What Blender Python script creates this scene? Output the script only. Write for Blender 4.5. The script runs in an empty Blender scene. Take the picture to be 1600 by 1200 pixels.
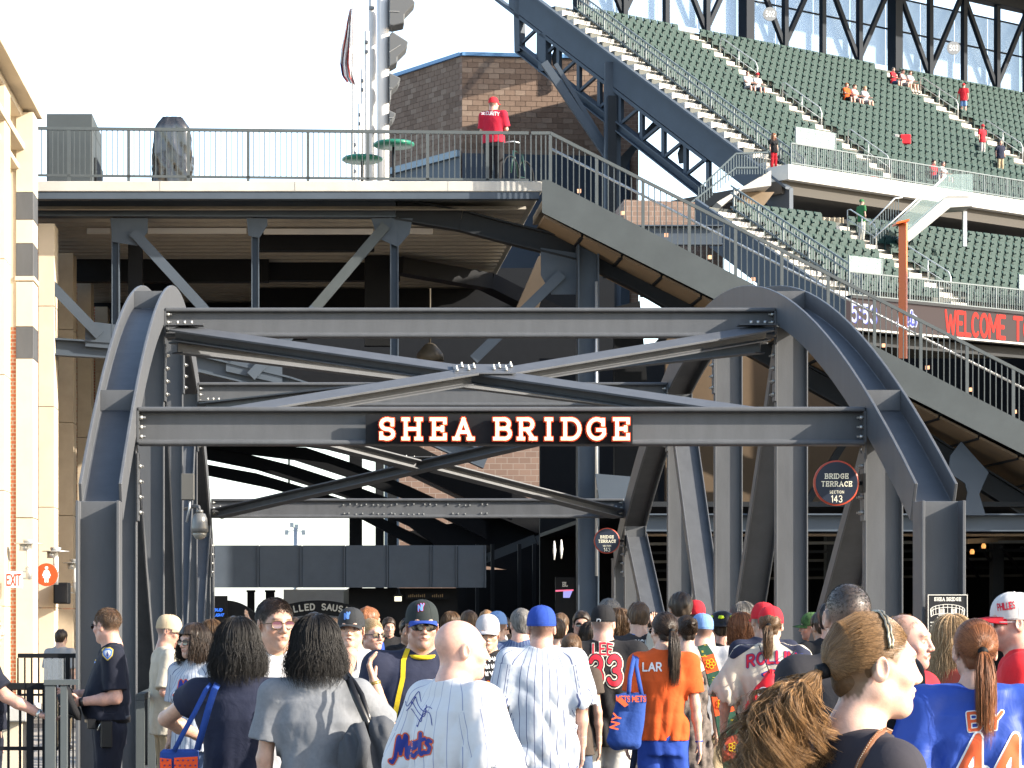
import bpy, bmesh, math, random
import numpy as np
from mathutils import Vector, Matrix, Euler
from mathutils.bvhtree import BVHTree
random.seed(7); np.random.seed(7)
SC = bpy.context.scene; COL = SC.collection
CAMZ = 1.70; FPX = 4000.0; VX, VY = 481.0, 966.0
# ---------- camera, sky, sun, exposure ----------
cd = bpy.data.cameras.new('camera'); cam = bpy.data.objects.new('camera', cd); COL.objects.link(cam)
cam.location = (0, 0, CAMZ); cam.rotation_euler = (math.pi/2, 0, 0)
cd.sensor_width = 36; cd.lens = 90; cd.shift_x = (800-VX)/1600; cd.shift_y = (VY-600)/1600
cd.clip_start = 0.3; cd.clip_end = 3000
SC.camera = cam
SUN_EL, SUN_AZ = 24.0, 67.0      # azimuth measured from straight behind the camera towards the right
W = bpy.data.worlds.new('World'); SC.world = W; W.use_nodes = True
_n = W.node_tree; _bg = _n.nodes['Background']
_sky = _n.nodes.new('ShaderNodeTexSky'); _sky.sky_type = 'NISHITA'; _sky.sun_disc = False
_sky.sun_elevation = math.radians(SUN_EL); _sky.sun_rotation = math.radians(180-SUN_AZ)
_sky.air_density = 1.0; _sky.dust_density = 1.5; _sky.ozone_density = 1.0
_hz = _n.nodes.new('ShaderNodeVectorMath'); _hz.operation = 'ADD'; _hz.inputs[1].default_value = (1.75, 1.88, 1.95)   # bright summer haze
_tc = _n.nodes.new('ShaderNodeTexCoord'); _sx = _n.nodes.new('ShaderNodeSeparateXYZ'); _mr = _n.nodes.new('ShaderNodeMapRange'); _mr.interpolation_type = 'SMOOTHERSTEP'
_mr.inputs[1].default_value = .02; _mr.inputs[2].default_value = .66; _mr.inputs[3].default_value = 1.0; _mr.inputs[4].default_value = .06     # haze thins towards the zenith
_hs = _n.nodes.new('ShaderNodeVectorMath'); _hs.operation = 'SCALE'; _hs.inputs[0].default_value = (1.20, 1.36, 1.52)
_n.links.new(_tc.outputs['Generated'], _sx.inputs[0]); _n.links.new(_sx.outputs[2], _mr.inputs[0]); _n.links.new(_mr.outputs[0], _hs.inputs['Scale']); _n.links.new(_hs.outputs[0], _hz.inputs[1])
_n.links.new(_sky.outputs[0], _hz.inputs[0]); _n.links.new(_hz.outputs[0], _bg.inputs[0]); _bg.inputs[1].default_value = 0.15
sl = bpy.data.lights.new('sun', 'SUN'); sl.energy = 5.0; sl.angle = math.radians(0.5); sl.color = (1, .90, .76)
so = bpy.data.objects.new('sun', sl); COL.objects.link(so)
_a, _e = math.radians(SUN_AZ), math.radians(SUN_EL)
SUND = Vector((math.sin(_a)*math.cos(_e), -math.cos(_a)*math.cos(_e), math.sin(_e)))
so.rotation_euler = SUND.to_track_quat('Z', 'Y').to_euler(); so.location = (30, -30, 30)
SC.view_settings.view_transform = 'Standard'; SC.view_settings.look = 'None'
SC.view_settings.exposure = 1.62; SC.view_settings.gamma = 1; SC.view_settings.use_curve_mapping = False
SC.render.engine = 'CYCLES'; SC.cycles.max_bounces = 7; SC.cycles.diffuse_bounces = 4
SC.cycles.use_denoising = True

# ---------- helpers ----------
def P(px, py, Y):                       # a point of the place seen at px,py (1600x1200) and Y metres away
    return Vector(((px-VX)*Y/FPX, Y, CAMZ+(VY-py)*Y/FPX))
def link(o, parent=None):
    COL.objects.link(o)
    if parent is not None: o.parent = parent
    return o
def tag(o, label=None, cat=None, group=None, kind=None):
    if label: o['label'] = label
    if cat: o['category'] = cat
    if group: o['group'] = group
    if kind: o['kind'] = kind
    return o
def thing(name, label, cat, loc=(0, 0, 0), rotz=0, group=None):
    o = bpy.data.objects.new(name, None); o.location = loc; o.rotation_euler = (0, 0, rotz)
    o.empty_display_size = .1
    link(o); return tag(o, label, cat, group)
class MB:
    def __init__(s): s.v = []; s.f = []; s.m = []; s.sm = []
    def add(s, vs, fs, mi=0, smooth=False):
        b = len(s.v); s.v.extend([tuple(v) for v in vs]); s.f.extend([tuple(b+i for i in f) for f in fs])
        s.m.extend([mi]*len(fs)); s.sm.extend([smooth]*len(fs)); return s
    def box(s, a, b, mi=0):
        x0, y0, z0 = a; x1, y1, z1 = b
        x0, x1 = min(x0, x1), max(x0, x1); y0, y1 = min(y0, y1), max(y0, y1); z0, z1 = min(z0, z1), max(z0, z1)
        return s.add([(x0,y0,z0),(x1,y0,z0),(x1,y1,z0),(x0,y1,z0),(x0,y0,z1),(x1,y0,z1),(x1,y1,z1),(x0,y1,z1)],
              [(0,3,2,1),(4,5,6,7),(0,1,5,4),(1,2,6,5),(2,3,7,6),(3,0,4,7)], mi)
    def prof(s, p0, p1, up, poly, mi=0):   # extrude 2D polygon (u side, v up) from p0 to p1
        p0, p1, up = Vector(p0), Vector(p1), Vector(up)
        d = (p1-p0).normalized(); u = d.cross(up).normalized(); v = u.cross(d)
        n = len(poly); vs = [p+u*a+v*b for p in (p0, p1) for a, b in poly]
        fs = [(i, (i+1) % n, n+(i+1) % n, n+i) for i in range(n)]
        ar = sum(poly[i][0]*poly[(i+1) % n][1]-poly[(i+1) % n][0]*poly[i][1] for i in range(n))
        if ar < 0: fs = [f[::-1] for f in fs]; c0 = tuple(range(n)); c1 = tuple(range(2*n-1, n-1, -1))
        else: c0 = tuple(range(n-1, -1, -1)); c1 = tuple(range(n, 2*n))
        return s.add(vs, fs+[c0, c1], mi)
    def bar(s, p0, p1, w, h, up=(0, 0, 1), mi=0):
        return s.prof(p0, p1, up, [(-w/2,-h/2),(w/2,-h/2),(w/2,h/2),(-w/2,h/2)], mi)
    def ibeam(s, p0, p1, up, h, bf, tf=.02, tw=.014, mi=0):
        a, b, c = bf/2, h/2, tw/2
        return s.prof(p0, p1, up, [(-a,-b),(a,-b),(a,-b+tf),(c,-b+tf),(c,b-tf),(a,b-tf),(a,b),(-a,b),(-a,b-tf),(-c,b-tf),(-c,-b+tf),(-a,-b+tf)], mi)
    def tube(s, pts, r, n=6, mi=0, cap=True):
        pts = [Vector(p) for p in pts]; m = len(pts)
        rr = r if isinstance(r, (list, tuple)) else [r]*m
        vs = []; pu = None
        for i, p in enumerate(pts):
            d = (pts[min(i+1, m-1)]-pts[max(i-1, 0)]).normalized()
            if pu is None: pu = d.orthogonal().normalized()
            u = (pu-d*pu.dot(d)).normalized(); pu = u; w = d.cross(u)
            for k in range(n):
                t = 2*math.pi*k/n; vs.append(p+(u*math.cos(t)+w*math.sin(t))*rr[i])
        fs = [(i*n+k, i*n+(k+1) % n, (i+1)*n+(k+1) % n, (i+1)*n+k) for i in range(m-1) for k in range(n)]
        if cap: fs += [tuple(range(n-1, -1, -1)), tuple(range((m-1)*n, m*n))]
        return s.add(vs, fs, mi, n > 5)
    def poly(s, pts, off, mi=0):           # polygon slab: points (3D) and thickness vector
        n = len(pts); off = Vector(off); vs = [Vector(p) for p in pts]+[Vector(p)+off for p in pts]
        nn = sum(((Vector(pts[i])-Vector(pts[0])).cross(Vector(pts[(i+1) % n])-Vector(pts[0])) for i in range(n)), Vector())
        fl = nn.dot(off) > 0
        fs = [(i, (i+1) % n, n+(i+1) % n, n+i) for i in range(n)]+[tuple(range(n-1, -1, -1)), tuple(range(n, 2*n))]
        if not fl: fs = [f[::-1] for f in fs]
        return s.add(vs, fs, mi)
    def lathe(s, prof, c=(0, 0, 0), n=16, mi=0, axis='z', smooth=True):
        vs = []; c = Vector(c)
        for r, z in prof:
            for k in range(n):
                t = 2*math.pi*k/n; x, y = r*math.cos(t), r*math.sin(t)
                vs.append(c+(Vector((x, y, z)) if axis == 'z' else Vector((x, z, y)) if axis == 'y' else Vector((z, x, y))))
        m = len(prof); fs = [(i*n+k, i*n+(k+1) % n, (i+1)*n+(k+1) % n, (i+1)*n+k) for i in range(m-1) for k in range(n)]
        fs += [tuple(range(n-1, -1, -1)), tuple(range((m-1)*n, m*n))]
        if axis == 'y': fs = [f[::-1] for f in fs]
        return s.add(vs, fs, mi, smooth)
    def mesh(s, name, shift=None):
        me = bpy.data.meshes.new(name)
        vs = s.v if shift is None else [(x-shift[0], y-shift[1], z-shift[2]) for x, y, z in s.v]
        me.from_pydata(vs, [], s.f)
        if any(s.m): me.polygons.foreach_set('material_index', s.m)
        if any(s.sm): me.polygons.foreach_set('use_smooth', s.sm)
        me.update(); return me
    def build(s, name, mat, parent=None, world=True, bevel=0, kind=None):
        sh = None
        if parent is not None and world:
            q = parent; sh = Vector((0, 0, 0))
            while q is not None: sh = sh+Vector(q.location); q = q.parent
        me = s.mesh(name, sh)
        for mm in (mat if isinstance(mat, (list, tuple)) else [mat]): me.materials.append(mm)
        o = bpy.data.objects.new(name, me); link(o, parent)
        if bevel:
            b = o.modifiers.new('bevel', 'BEVEL'); b.width = bevel; b.segments = 1; b.limit_method = 'ANGLE'
        if kind: o['kind'] = kind
        return o
def dup(o, parent=None, loc=None):
    c = o.copy(); COL.objects.link(c); c.parent = parent
    if loc is not None: c.location = loc
    for ch in o.children: dup(ch, c)
    return c
_M = {}
def mat(name, col, rough=.6, metal=0, var=0, vs=3.0, bump=0, bs=40, emit=0, alpha=1, spec=.28, sheen=0, streak=0, sss=0, glow=0):
    if name in _M: return _M[name]
    if not emit and not glow: col = tuple(c*.80 for c in col)
    m = bpy.data.materials.new(name); m.use_nodes = True; nt = m.node_tree; b = nt.nodes['Principled BSDF']
    b.inputs['Base Color'].default_value = (*col, 1); b.inputs['Roughness'].default_value = rough
    b.inputs['Metallic'].default_value = metal; b.inputs['Specular IOR Level'].default_value = spec
    if emit: b.inputs['Emission Color'].default_value = (*col, 1); b.inputs['Emission Strength'].default_value = emit
    if glow:
        b.inputs['Specular IOR Level'].default_value = .05
        b.inputs['Base Color'].default_value = tuple(c*.12+.004 for c in col)+(1,); b.inputs['Emission Color'].default_value = (*col, 1); b.inputs['Emission Strength'].default_value = glow
    if alpha < 1: b.inputs['Alpha'].default_value = alpha
    if sheen: b.inputs['Sheen Weight'].default_value = sheen
    if sss:
        b.inputs['Subsurface Weight'].default_value = sss; b.inputs['Subsurface Radius'].default_value = (.012, .004, .002); b.inputs['Subsurface Scale'].default_value = 1
    if var or bump or streak:
        tc = nt.nodes.new('ShaderNodeTexCoord')
    if var or streak:
        n1 = nt.nodes.new('ShaderNodeTexNoise'); n1.inputs['Scale'].default_value = vs; n1.inputs['Detail'].default_value = 5; n1.inputs['Roughness'].default_value = .65
        if streak:
            mp = nt.nodes.new('ShaderNodeMapping'); mp.inputs['Scale'].default_value = (streak, streak, 1); nt.links.new(tc.outputs['Object'], mp.inputs[0]); nt.links.new(mp.outputs[0], n1.inputs[0])
        else: nt.links.new(tc.outputs['Object'], n1.inputs[0])
        rp = nt.nodes.new('ShaderNodeMapRange'); rp.inputs[1].default_value = .3; rp.inputs[2].default_value = .7; rp.inputs[3].default_value = 1-(var or .15); rp.inputs[4].default_value = 1+(var or .15)
        nt.links.new(n1.outputs[0], rp.inputs[0])
        mx = nt.nodes.new('ShaderNodeVectorMath'); mx.operation = 'SCALE'; mx.inputs[0].default_value = col
        nt.links.new(rp.outputs[0], mx.inputs['Scale']); nt.links.new(mx.outputs[0], b.inputs['Base Color'])
    if bump:
        n2 = nt.nodes.new('ShaderNodeTexNoise'); n2.inputs['Scale'].default_value = bs; n2.inputs['Detail'].default_value = 3
        if name.startswith('cloth'): n2.inputs['Scale'].default_value = 8; n2.inputs['Detail'].default_value = 4.5; n2.inputs['Distortion'].default_value = 1.1; bump = bump*1.5
        nt.links.new(tc.outputs['Object'], n2.inputs[0]); bp = nt.nodes.new('ShaderNodeBump'); bp.inputs['Strength'].default_value = bump; bp.inputs['Distance'].default_value = .01
        nt.links.new(n2.outputs[0], bp.inputs['Height']); nt.links.new(bp.outputs[0], b.inputs['Normal'])
    _M[name] = m; return m
def glassmat(name, col=(.75, .85, .88), alpha=.3, rough=.05):
    m = mat(name, col, rough, alpha=alpha, spec=.8); return m
STEEL = mat('charcoal_steel_paint', (.080, .085, .093), .5, var=.12, vs=1.5, bump=.06, bs=60, spec=.22, streak=4)
STEEL2 = mat('grey_green_steel_paint', (.054, .064, .068), .55, var=.12, vs=1.5, bump=.05, bs=40, spec=.22)
STEELB = mat('blue_grey_steel_paint', (.055, .072, .095), .55, var=.12, vs=.8, spec=.22)
DARK = mat('dark_steel', (.020, .023, .027), .6, var=.15, vs=1, spec=.15)
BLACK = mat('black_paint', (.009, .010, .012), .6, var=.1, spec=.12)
RAIL = mat('railing_grey_paint', (.068, .080, .084), .5, var=.08, vs=4)
GALV = mat('galvanized_steel', (.52, .54, .55), .35, metal=.6, var=.1, vs=8)
BOLTM = mat('zinc_bolt', (.45, .45, .43), .4, metal=.7)
CONC = mat('light_concrete', (.42, .41, .38), .85, var=.12, vs=1.2, bump=.15, bs=30)
CONCD = mat('grey_concrete', (.30, .29, .27), .9, var=.15, vs=.8, bump=.2, bs=20)
TAN = mat('tan_soffit_plaster', (.24, .18, .12), .85, var=.12, vs=1)
CREAM = mat('cream_cast_stone', (.56, .485, .375), .85, var=.07, vs=1.5, bump=.1, bs=50)
WHITE = mat('white_paint', (.8, .8, .78), .5)

# ---------- 2D glyphs from strokes ----------
def arc(cx, cy, rx, ry, a0, a1, n=10):
    return [(cx+rx*math.cos(math.radians(a0+(a1-a0)*i/n)), cy+ry*math.sin(math.radians(a0+(a1-a0)*i/n))) for i in range(n+1)]
GL = {
'A': (.8, [[(0,0),(.4,1),(.8,0)],[(.16,.34),(.64,.34)]], [(0,0),(.8,0)]),
'B': (.62, [[(0,0),(0,1)],[(0,1)]+arc(.33,.76,.24,.24,90,-90)+[(0,.52)],[(0,.52)]+arc(.36,.26,.26,.26,90,-90)+[(0,0)]], [(0,0),(0,1)]),
'C': (.66, [arc(.36,.5,.36,.5,48,312,16)], []),
'D': (.68, [[(0,0),(0,1)],[(0,1)]+arc(.28,.5,.4,.5,90,-90,14)+[(0,0)]], [(0,0),(0,1)]),
'E': (.58, [[(.58,1),(0,1),(0,0),(.58,0)],[(0,.51),(.45,.51)]], [(0,0),(0,1)]),
'F': (.56, [[(.56,1),(0,1),(0,0)],[(0,.52),(.45,.52)]], [(0,0)]),
'G': (.7, [arc(.37,.5,.37,.5,48,330,16)+[(.69,.45),(.42,.45)]], []),
'H': (.68, [[(0,0),(0,1)],[(.68,0),(.68,1)],[(0,.5),(.68,.5)]], [(0,0),(0,1),(.68,0),(.68,1)]),
'I': (.0, [[(0,0),(0,1)]], [(0,0),(0,1)]),
'K': (.64, [[(0,0),(0,1)],[(.62,1),(0,.42)],[(.2,.6),(.64,0)]], [(0,0),(0,1)]),
'L': (.54, [[(0,1),(0,0),(.54,0)]], [(0,1)]),
'M': (.85, [[(0,0),(0,1),(.42,.3),(.85,1),(.85,0)]], [(0,0),(.85,0)]),
'N': (.68, [[(0,0),(0,1),(.68,0),(.68,1)]], [(0,0),(.68,1)]),
'O': (.72, [arc(.36,.5,.36,.5,0,360,20)], []),
'P': (.6, [[(0,0),(0,1)],[(0,1)]+arc(.33,.73,.27,.27,90,-90)+[(0,.46)]], [(0,0),(0,1)]),
'R': (.64, [[(0,0),(0,1)],[(0,1)]+arc(.33,.74,.26,.26,90,-90)+[(0,.48)],[(.3,.48),(.62,0)]], [(0,0),(0,1),(.62,0)]),
'S': (.6, [arc(.31,.745,.28,.255,35,270,12)+arc(.3,.245,.29,.245,90,-145,12)[0:]], []),
'T': (.68, [[(0,1),(.68,1)],[(.34,1),(.34,0)]], [(.34,0)]),
'U': (.66, [[(0,1),(0,.33)]+arc(.33,.33,.33,.33,180,360)+[(.66,1)]], [(0,1),(.66,1)]),
'V': (.76, [[(0,1),(.38,0),(.76,1)]], []),
'W': (1.0, [[(0,1),(.25,0),(.5,.8),(.75,0),(1,1)]], []),
'X': (.66, [[(0,0),(.66,1)],[(0,1),(.66,0)]], []),
'Y': (.7, [[(0,1),(.35,.48),(.7,1)],[(.35,.48),(.35,0)]], [(.35,0)]),
'0': (.6, [arc(.3,.5,.3,.5,0,360,18)], []),
'1': (.2, [[(0,.82),(.2,1),(.2,0)]], []),
'2': (.6, [arc(.3,.72,.29,.28,170,-30,10)+[(0,0),(.62,0)]], []),
'3': (.6, [arc(.3,.75,.27,.25,160,-90,10)+arc(.3,.25,.3,.25,90,-160,10)], []),
'4': (.66, [[(.48,0),(.48,1),(0,.3),(.68,.3)]], []),
'5': (.6, [[(.56,1),(.06,1),(.03,.55)]+arc(.29,.32,.3,.32,110,-150,12)], []),
'8': (.6, [arc(.3,.75,.25,.25,0,360,14), arc(.3,.26,.3,.26,0,360,14)], []),
':': (.0, [[(0,.25),(0,.27)],[(0,.7),(0,.72)]], []),
'-': (.4, [[(0,.45),(.4,.45)]], []),
}
def strokes_of(text, gap=.3, slab=0, xs=1.0, curve=0):
    out = []; x = 0
    for ch in text:
        if ch == ' ': x += .45; continue
        w, st, sf = GL[ch]; w *= xs; yy = 0
        for pl in st: out.append([(x+a*xs, b) for a, b in pl])
        for a, b in (sf if slab else []): out.append([(x+a*xs-slab, b), (x+a*xs+slab, b)])
        if slab and ch in 'EFLT':
            if ch in 'EF': out.append([(x+w, 1), (x+w, .82)]); out.append([(x+w*.78, .6), (x+w*.78, .42)])
            if ch in 'EL': out.append([(x+w, 0), (x+w, .2)])
        if slab and ch in 'SCG': out.append([(x+w*.93, .98), (x+w*.93, .72)])
        if slab and ch == 'S': out.append([(x+w*.04, .02), (x+w*.04, .28)])
        x += w+gap
    W_ = x-gap
    out = [[(a-W_/2, b) for a, b in pl] for pl in out]
    if curve: out = [[(a, b-curve*a*a) for a, b in pl] for pl in out]
    return out, W_
def stroke_mesh(strokes, rad, h, square=False):
    """2D filled mesh round strokes; returns verts (n,2), quads, loops of boundary edges"""
    segs = []
    for pl in strokes:
        for i in range(len(pl)-1): segs.append((*pl[i], *pl[i+1]))
    S = np.array(segs); x0 = min(S[:, 0].min(), S[:, 2].min())-rad-2*h; x1 = max(S[:, 0].max(), S[:, 2].max())+rad+2*h
    y0 = min(S[:, 1].min(), S[:, 3].min())-rad-2*h; y1 = max(S[:, 1].max(), S[:, 3].max())+rad+2*h
    gx = np.arange(x0, x1+h, h); gy = np.arange(y0, y1+h, h); D = np.full((len(gx), len(gy)), 1e3)
    for a, b, c, d in segs:
        m = rad+3*h
        i0, i1 = np.searchsorted(gx, [min(a, c)-m, max(a, c)+m]); j0, j1 = np.searchsorted(gy, [min(b, d)-m, max(b, d)+m])
        X = gx[i0:i1, None]; Y = gy[None, j0:j1]; dx, dy = c-a, d-b; L2 = dx*dx+dy*dy+1e-12; L = math.sqrt(L2)
        if square and L > 1e-3:
            t = ((X-a)*dx+(Y-b)*dy)/L; s = np.abs(-(X-a)*dy+(Y-b)*dx)/L
            e = np.maximum(np.abs(t-L/2)-L/2-rad*.92, s-rad)
        else:
            t = np.clip(((X-a)*dx+(Y-b)*dy)/L2, 0, 1); e = np.hypot(X-a-t*dx, Y-b-t*dy)-rad
        D[i0:i1, j0:j1] = np.minimum(D[i0:i1, j0:j1], e)
    cc = (D[:-1, :-1]+D[1:, :-1]+D[1:, 1:]+D[:-1, 1:])/4 < 0
    ii, jj = np.nonzero(cc); ny = len(gy)
    q = np.stack([ii*ny+jj, (ii+1)*ny+jj, (ii+1)*ny+jj+1, ii*ny+jj+1], 1)
    used, inv = np.unique(q, return_inverse=True); q = inv.reshape(q.shape)
    ui, uj = used//ny, used % ny; vx, vy = gx[ui].copy(), gy[uj].copy()
    gxx = np.gradient(D, h, axis=0); gyy = np.gradient(D, h, axis=1)
    e = np.concatenate([q[:, [0, 1]], q[:, [1, 2]], q[:, [2, 3]], q[:, [3, 0]]]); es = np.sort(e, 1)
    key = es[:, 0].astype(np.int64)*len(used)+es[:, 1]; u, ix, cnt = np.unique(key, return_index=True, return_counts=True)
    be = e[ix[cnt == 1]]; bv = np.unique(be)
    d = D[ui[bv], uj[bv]]; g1, g2 = gxx[ui[bv], uj[bv]], gyy[ui[bv], uj[bv]]; gl = np.maximum(np.hypot(g1, g2), .3)
    st = np.clip(d, -h, h)
    vx[bv] -= st*g1/gl; vy[bv] -= st*g2/gl
    return np.stack([vx, vy], 1), q, be
def sign_text(mb, text, c, right, up, height, stroke=.11, slab=0, gap=.3, xs=1.0, out=0, depth=0, mi=0, res=.05, width=None, square=False, strokes=None, curve=0):
    """raised lettering in the plane (right, up) centred at c; out = extra outline radius, depth towards viewer"""
    st, W_ = strokes if strokes else strokes_of(text, gap, slab, xs, curve)
    v, q, be = stroke_mesh(st, stroke/2+out, res, square)
    c, right, up = Vector(c), Vector(right), Vector(up); nrm = right.cross(up)
    sx = height if width is None else width/W_
    vs = [c+right*(a*sx)+up*((b-.5)*height)+nrm*depth for a, b in v]
    n = len(vs); fs = [tuple(map(int, f)) for f in q]
    if depth > .004:
        vs += [p-nrm*depth for p in vs]; fs = fs+[(int(b), int(a), int(a)+n, int(b)+n) for a, b in be]
    mb.add(vs, fs, mi)
    return mb
# ---------- ground ----------
g = MB(); g.add([(-400,-60,0),(400,-60,0),(400,900,0),(-400,900,0)], [(0,1,2,3)])
rd = MB(); rd.add([(-1.9, -40, .004), (60, -40, .004), (60, 19.4, .004), (-1.9, 19.4, .004)], [(0, 1, 2, 3)]); rd.build('forecourt_bounce_cut', mat('bounce_cut_grey', (.065, .065, .068), .9, var=.2, vs=3, bump=.3, bs=60), kind='structure')  # dark sheet added to cut light bounced up from the pale ground
rd = MB(); rd.add([(-1.75, 19.42, .006), (5.05, 19.42, .006), (5.05, 39.6, .006), (-1.75, 39.6, .006)], [(0, 1, 2, 3)]); rd.build('bridge_floor_bounce_cut', mat('bounce_cut_brown', (.09, .08, .07), .85, var=.25, vs=2, bump=.2), kind='structure')  # bridge floor sheet kept dark to weaken bounced light
rd = MB(); rd.add([(-4.9, 39.62, .004), (60, 39.62, .004), (60, 120, .004), (-4.9, 120, .004)], [(0, 1, 2, 3)]); rd.build('concourse_bounce_cut', _M['bounce_cut_grey'], kind='structure')  # added like the forecourt sheet, to darken the space under the walkway
PAVE = mat('pale_paving', (.30, .28, .25), .9, var=.12, vs=.7, bump=.1, bs=15)
g.build('ground', PAVE, kind='structure')
# ---------- the footbridge ----------
BX0, BX1 = -1.439, 4.69           # clear width between the trusses
RW = .335
Yc, Zt, KK = 29.55, 5.24, .028
def archz(y): return Zt-KK*(y-Yc)**2
BR = thing('truss_footbridge', 'charcoal steel arched truss footbridge with lit name letters on its front cross beam', 'footbridge', (1.6, 29.55, 0))
for sx in (0, 1):
    xa, xb = (BX0-RW, BX0) if sx == 0 else (BX1, BX1+RW)
    xc = (xa+xb)/2
    # arch rib: two curved flanges with the web between them
    ys = np.linspace(19.86, 39.24, 41)
    m = MB(); sec = [(xa,-.17),(xa+.025,-.17),(xa+.025,-.035),(xb-.025,-.035),(xb-.025,-.17),(xb,-.17),(xb,.15),(xb-.025,.15),(xb-.025,-.02),(xa+.025,-.02),(xa+.025,.15),(xa,.15)]
    vs = []
    for y in ys:
        s = -2*KK*(y-Yc); n = Vector((0, -s, 1)).normalized(); base = Vector((0, y, archz(y)))
        for a, b in sec: vs.append(base+n*b+Vector((a, 0, 0)))
    k = 12; fs = [(i*k+j, (i+1)*k+j, (i+1)*k+(j+1) % k, i*k+(j+1) % k) for i in range(len(ys)-1) for j in range(k)]
    fs += [tuple(range(k)), tuple(range((len(ys)-1)*k+k-1, (len(ys)-1)*k-1, -1))]
    m.add(vs, fs); rib = m.build('arch_rib', STEEL, BR, bevel=.004)
    # stiffener plates across the channel
    for y in (21.6, 25.75, 33.4, 37.9):
        q = MB(); s = -2*KK*(y-Yc); q.box((xa+.027, y-.01, archz(y)-.018), (xb-.027, y+.008, archz(y)+.155)); q.build('stiffener', STEEL, rib)
    for yp, dd in ((19.7, .30), (39.4, .30)):
        q = MB(); q.ibeam((xc, yp, 0), (xc, yp, 2.60), (1, 0, 0), RW, dd, .025, .016); p = q.build('end_post', STEEL, BR, bevel=.004)
        q = MB(); q.box((xa-.005, yp-dd/2-.005, 2.602), (xb+.005, yp+dd/2+.005, 2.622)); q.build('cap_plate', STEEL, p) if yp > 30 else None
    # hangers and diagonals
    hx0, hx1 = (BX0-.32, BX0) if sx == 0 else (BX1, BX1+.32); hc = (hx0+hx1)/2
    def bolts(mb, x, y, z, n, dx=0, dz=.07, nrm=(1, 0, 0), r=.017):
        nv = Vector(nrm)
        for i in range(n):
            c = Vector((x+dx*i, y, z+dz*i)); mb.tube([c, c+nv*.022], r, 6); mb.tube([c+nv*.022, c+nv*.04], r*.55, 5)
    for yh in (21.6, 25.7, 29.55, 33.4, 37.95):
        q = MB(); q.ibeam((hc, yh, 0.02), (hc, yh, archz(yh)-.2), (1, 0, 0), .318, .12, .014, .012); h = q.build('hanger', STEEL, BR, bevel=.003)
        xi = BX0 if sx == 0 else BX1; sg = 1 if sx == 0 else -1
        q = MB(); q.box((min(xi+sg*.002, xi+sg*.016), yh-.09, archz(yh)-.95), (max(xi+sg*.002, xi+sg*.016), yh+.07, archz(yh)-.38)); pl = q.build('splice_plate', STEEL, h)
        q = MB()
        for k2 in range(4):
            for yy in (yh-.055, yh+.03): bolts(q, xi+sg*.014, yy, archz(yh)-.88+k2*.13, 1, nrm=(sg, 0, 0))
        q.build('bolt', BOLTM, pl, kind='stuff')
    for (ya, yb) in ((21.6, 25.7), (25.7, 29.55), (33.4, 29.55), (37.95, 33.4)):
        pa, pb = Vector((hc, ya, archz(ya)-.28)), Vector((hc, yb, .15)); dr = (pb-pa).normalized(); pa += dr*.16; pb -= dr*.1
        q = MB(); q.ibeam(pa, pb, (1, 0, 0), .31, .14, .014, .012); d = q.build('diagonal_brace', STEEL, BR, bevel=.003)
    q = MB(); q.ibeam((hc, 19.86, .12), (hc, 39.24, .12), (0, 0, 1), .24, .28, .02, .014); q.build('bottom_chord', STEEL, BR)
    # guard rail on the walkway side
    xr = BX0+.13 if sx == 0 else BX1-.13
    q = MB(); q.box((xr-.03, 20.0, 1.06), (xr+.03, 39, 1.11)); q.build('guard_rail', RAIL, BR)
    q = MB(); q.box((xr-.02, 20.0, .14), (xr+.02, 39, .18)); q.build('bottom_rail', RAIL, BR)
    pm = None
    for y in np.arange(20.02, 39, 1.46):
        if pm is None:
            q = MB(); q.box((-.033, -.033, .02), (.033, .033, 1.058)); pm = q.build('rail_post', RAIL, BR, world=False); pm.location = (xr-1.6, y-29.55, 0)
        else: dup(pm, BR, (xr-1.6, y-29.55, 0))
def crossbeam(y, ztop, h, bf, name='cross_beam'):
    q = MB(); q.ibeam((BX0+.004, y, ztop-h/2), (BX1-.004, y, ztop-h/2), (0, 0, 1), h, bf, .04, .016)
    o = q.build(name, STEEL, BR, bevel=.014)
    o.modifiers['bevel'].segments = 2
    for sx, x in ((1, BX0), (-1, BX1)):
        q = MB(); q.box((min(x+sx*.003, x+sx*.02), y-bf/2-.02, ztop-h+.02), (max(x+sx*.003, x+sx*.02), y-.011, ztop-.035)); pl = q.build('end_plate', STEEL, o)
        q = MB()
        for k in range(3):
            c = Vector((x+sx*.02, y-bf/2+.03, ztop-h+.07+k*.08)); q.tube([c, c+Vector((sx*.03, 0, 0))], .018, 6); q.tube([c+Vector((sx*.03, 0, 0)), c+Vector((sx*.055, 0, 0))], .010, 5)
        q.build('bolt', BOLTM, pl, kind='stuff')
    return o
CB = [crossbeam(21.6, P(0, 637, 21.6).z, .32, .215), crossbeam(25.7, P(0, 482, 25.7).z, .295, .16), crossbeam(33.4, P(0, 598, 33.4).z, .31, .16), crossbeam(38.0, P(0, 779, 38.0).z, .29, .12)]
q = MB()
for i in range(26):
    for zz in (.08, .215):
        if random.random() < .75:
            c = P(538+i*9, 779, 37.99)+Vector((random.uniform(-.02, .02), 0, -zz-random.uniform(0, .02))); q.tube([c, c+Vector((0, -.025, 0))], .012, 5)
q.build('rivet', BOLTM, CB[3], kind='stuff')
def tee(p0, p1, w=.17, h=.11, lip=True, up=(0, 0, 1)):
    w = .24; q = MB(); q.prof(p0, p1, up, [(-w/2, .0), (-w/2, -.02), (-.007, -.02), (-.007, -h), (-w*.3, -h), (-w*.3, -h-.014), (w*.3, -h-.014), (w*.3, -h), (.007, -h), (.007, -.02), (w/2, -.02), (w/2, 0)])
    return q.build('cross_brace', STEEL, BR, bevel=.002)
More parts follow.
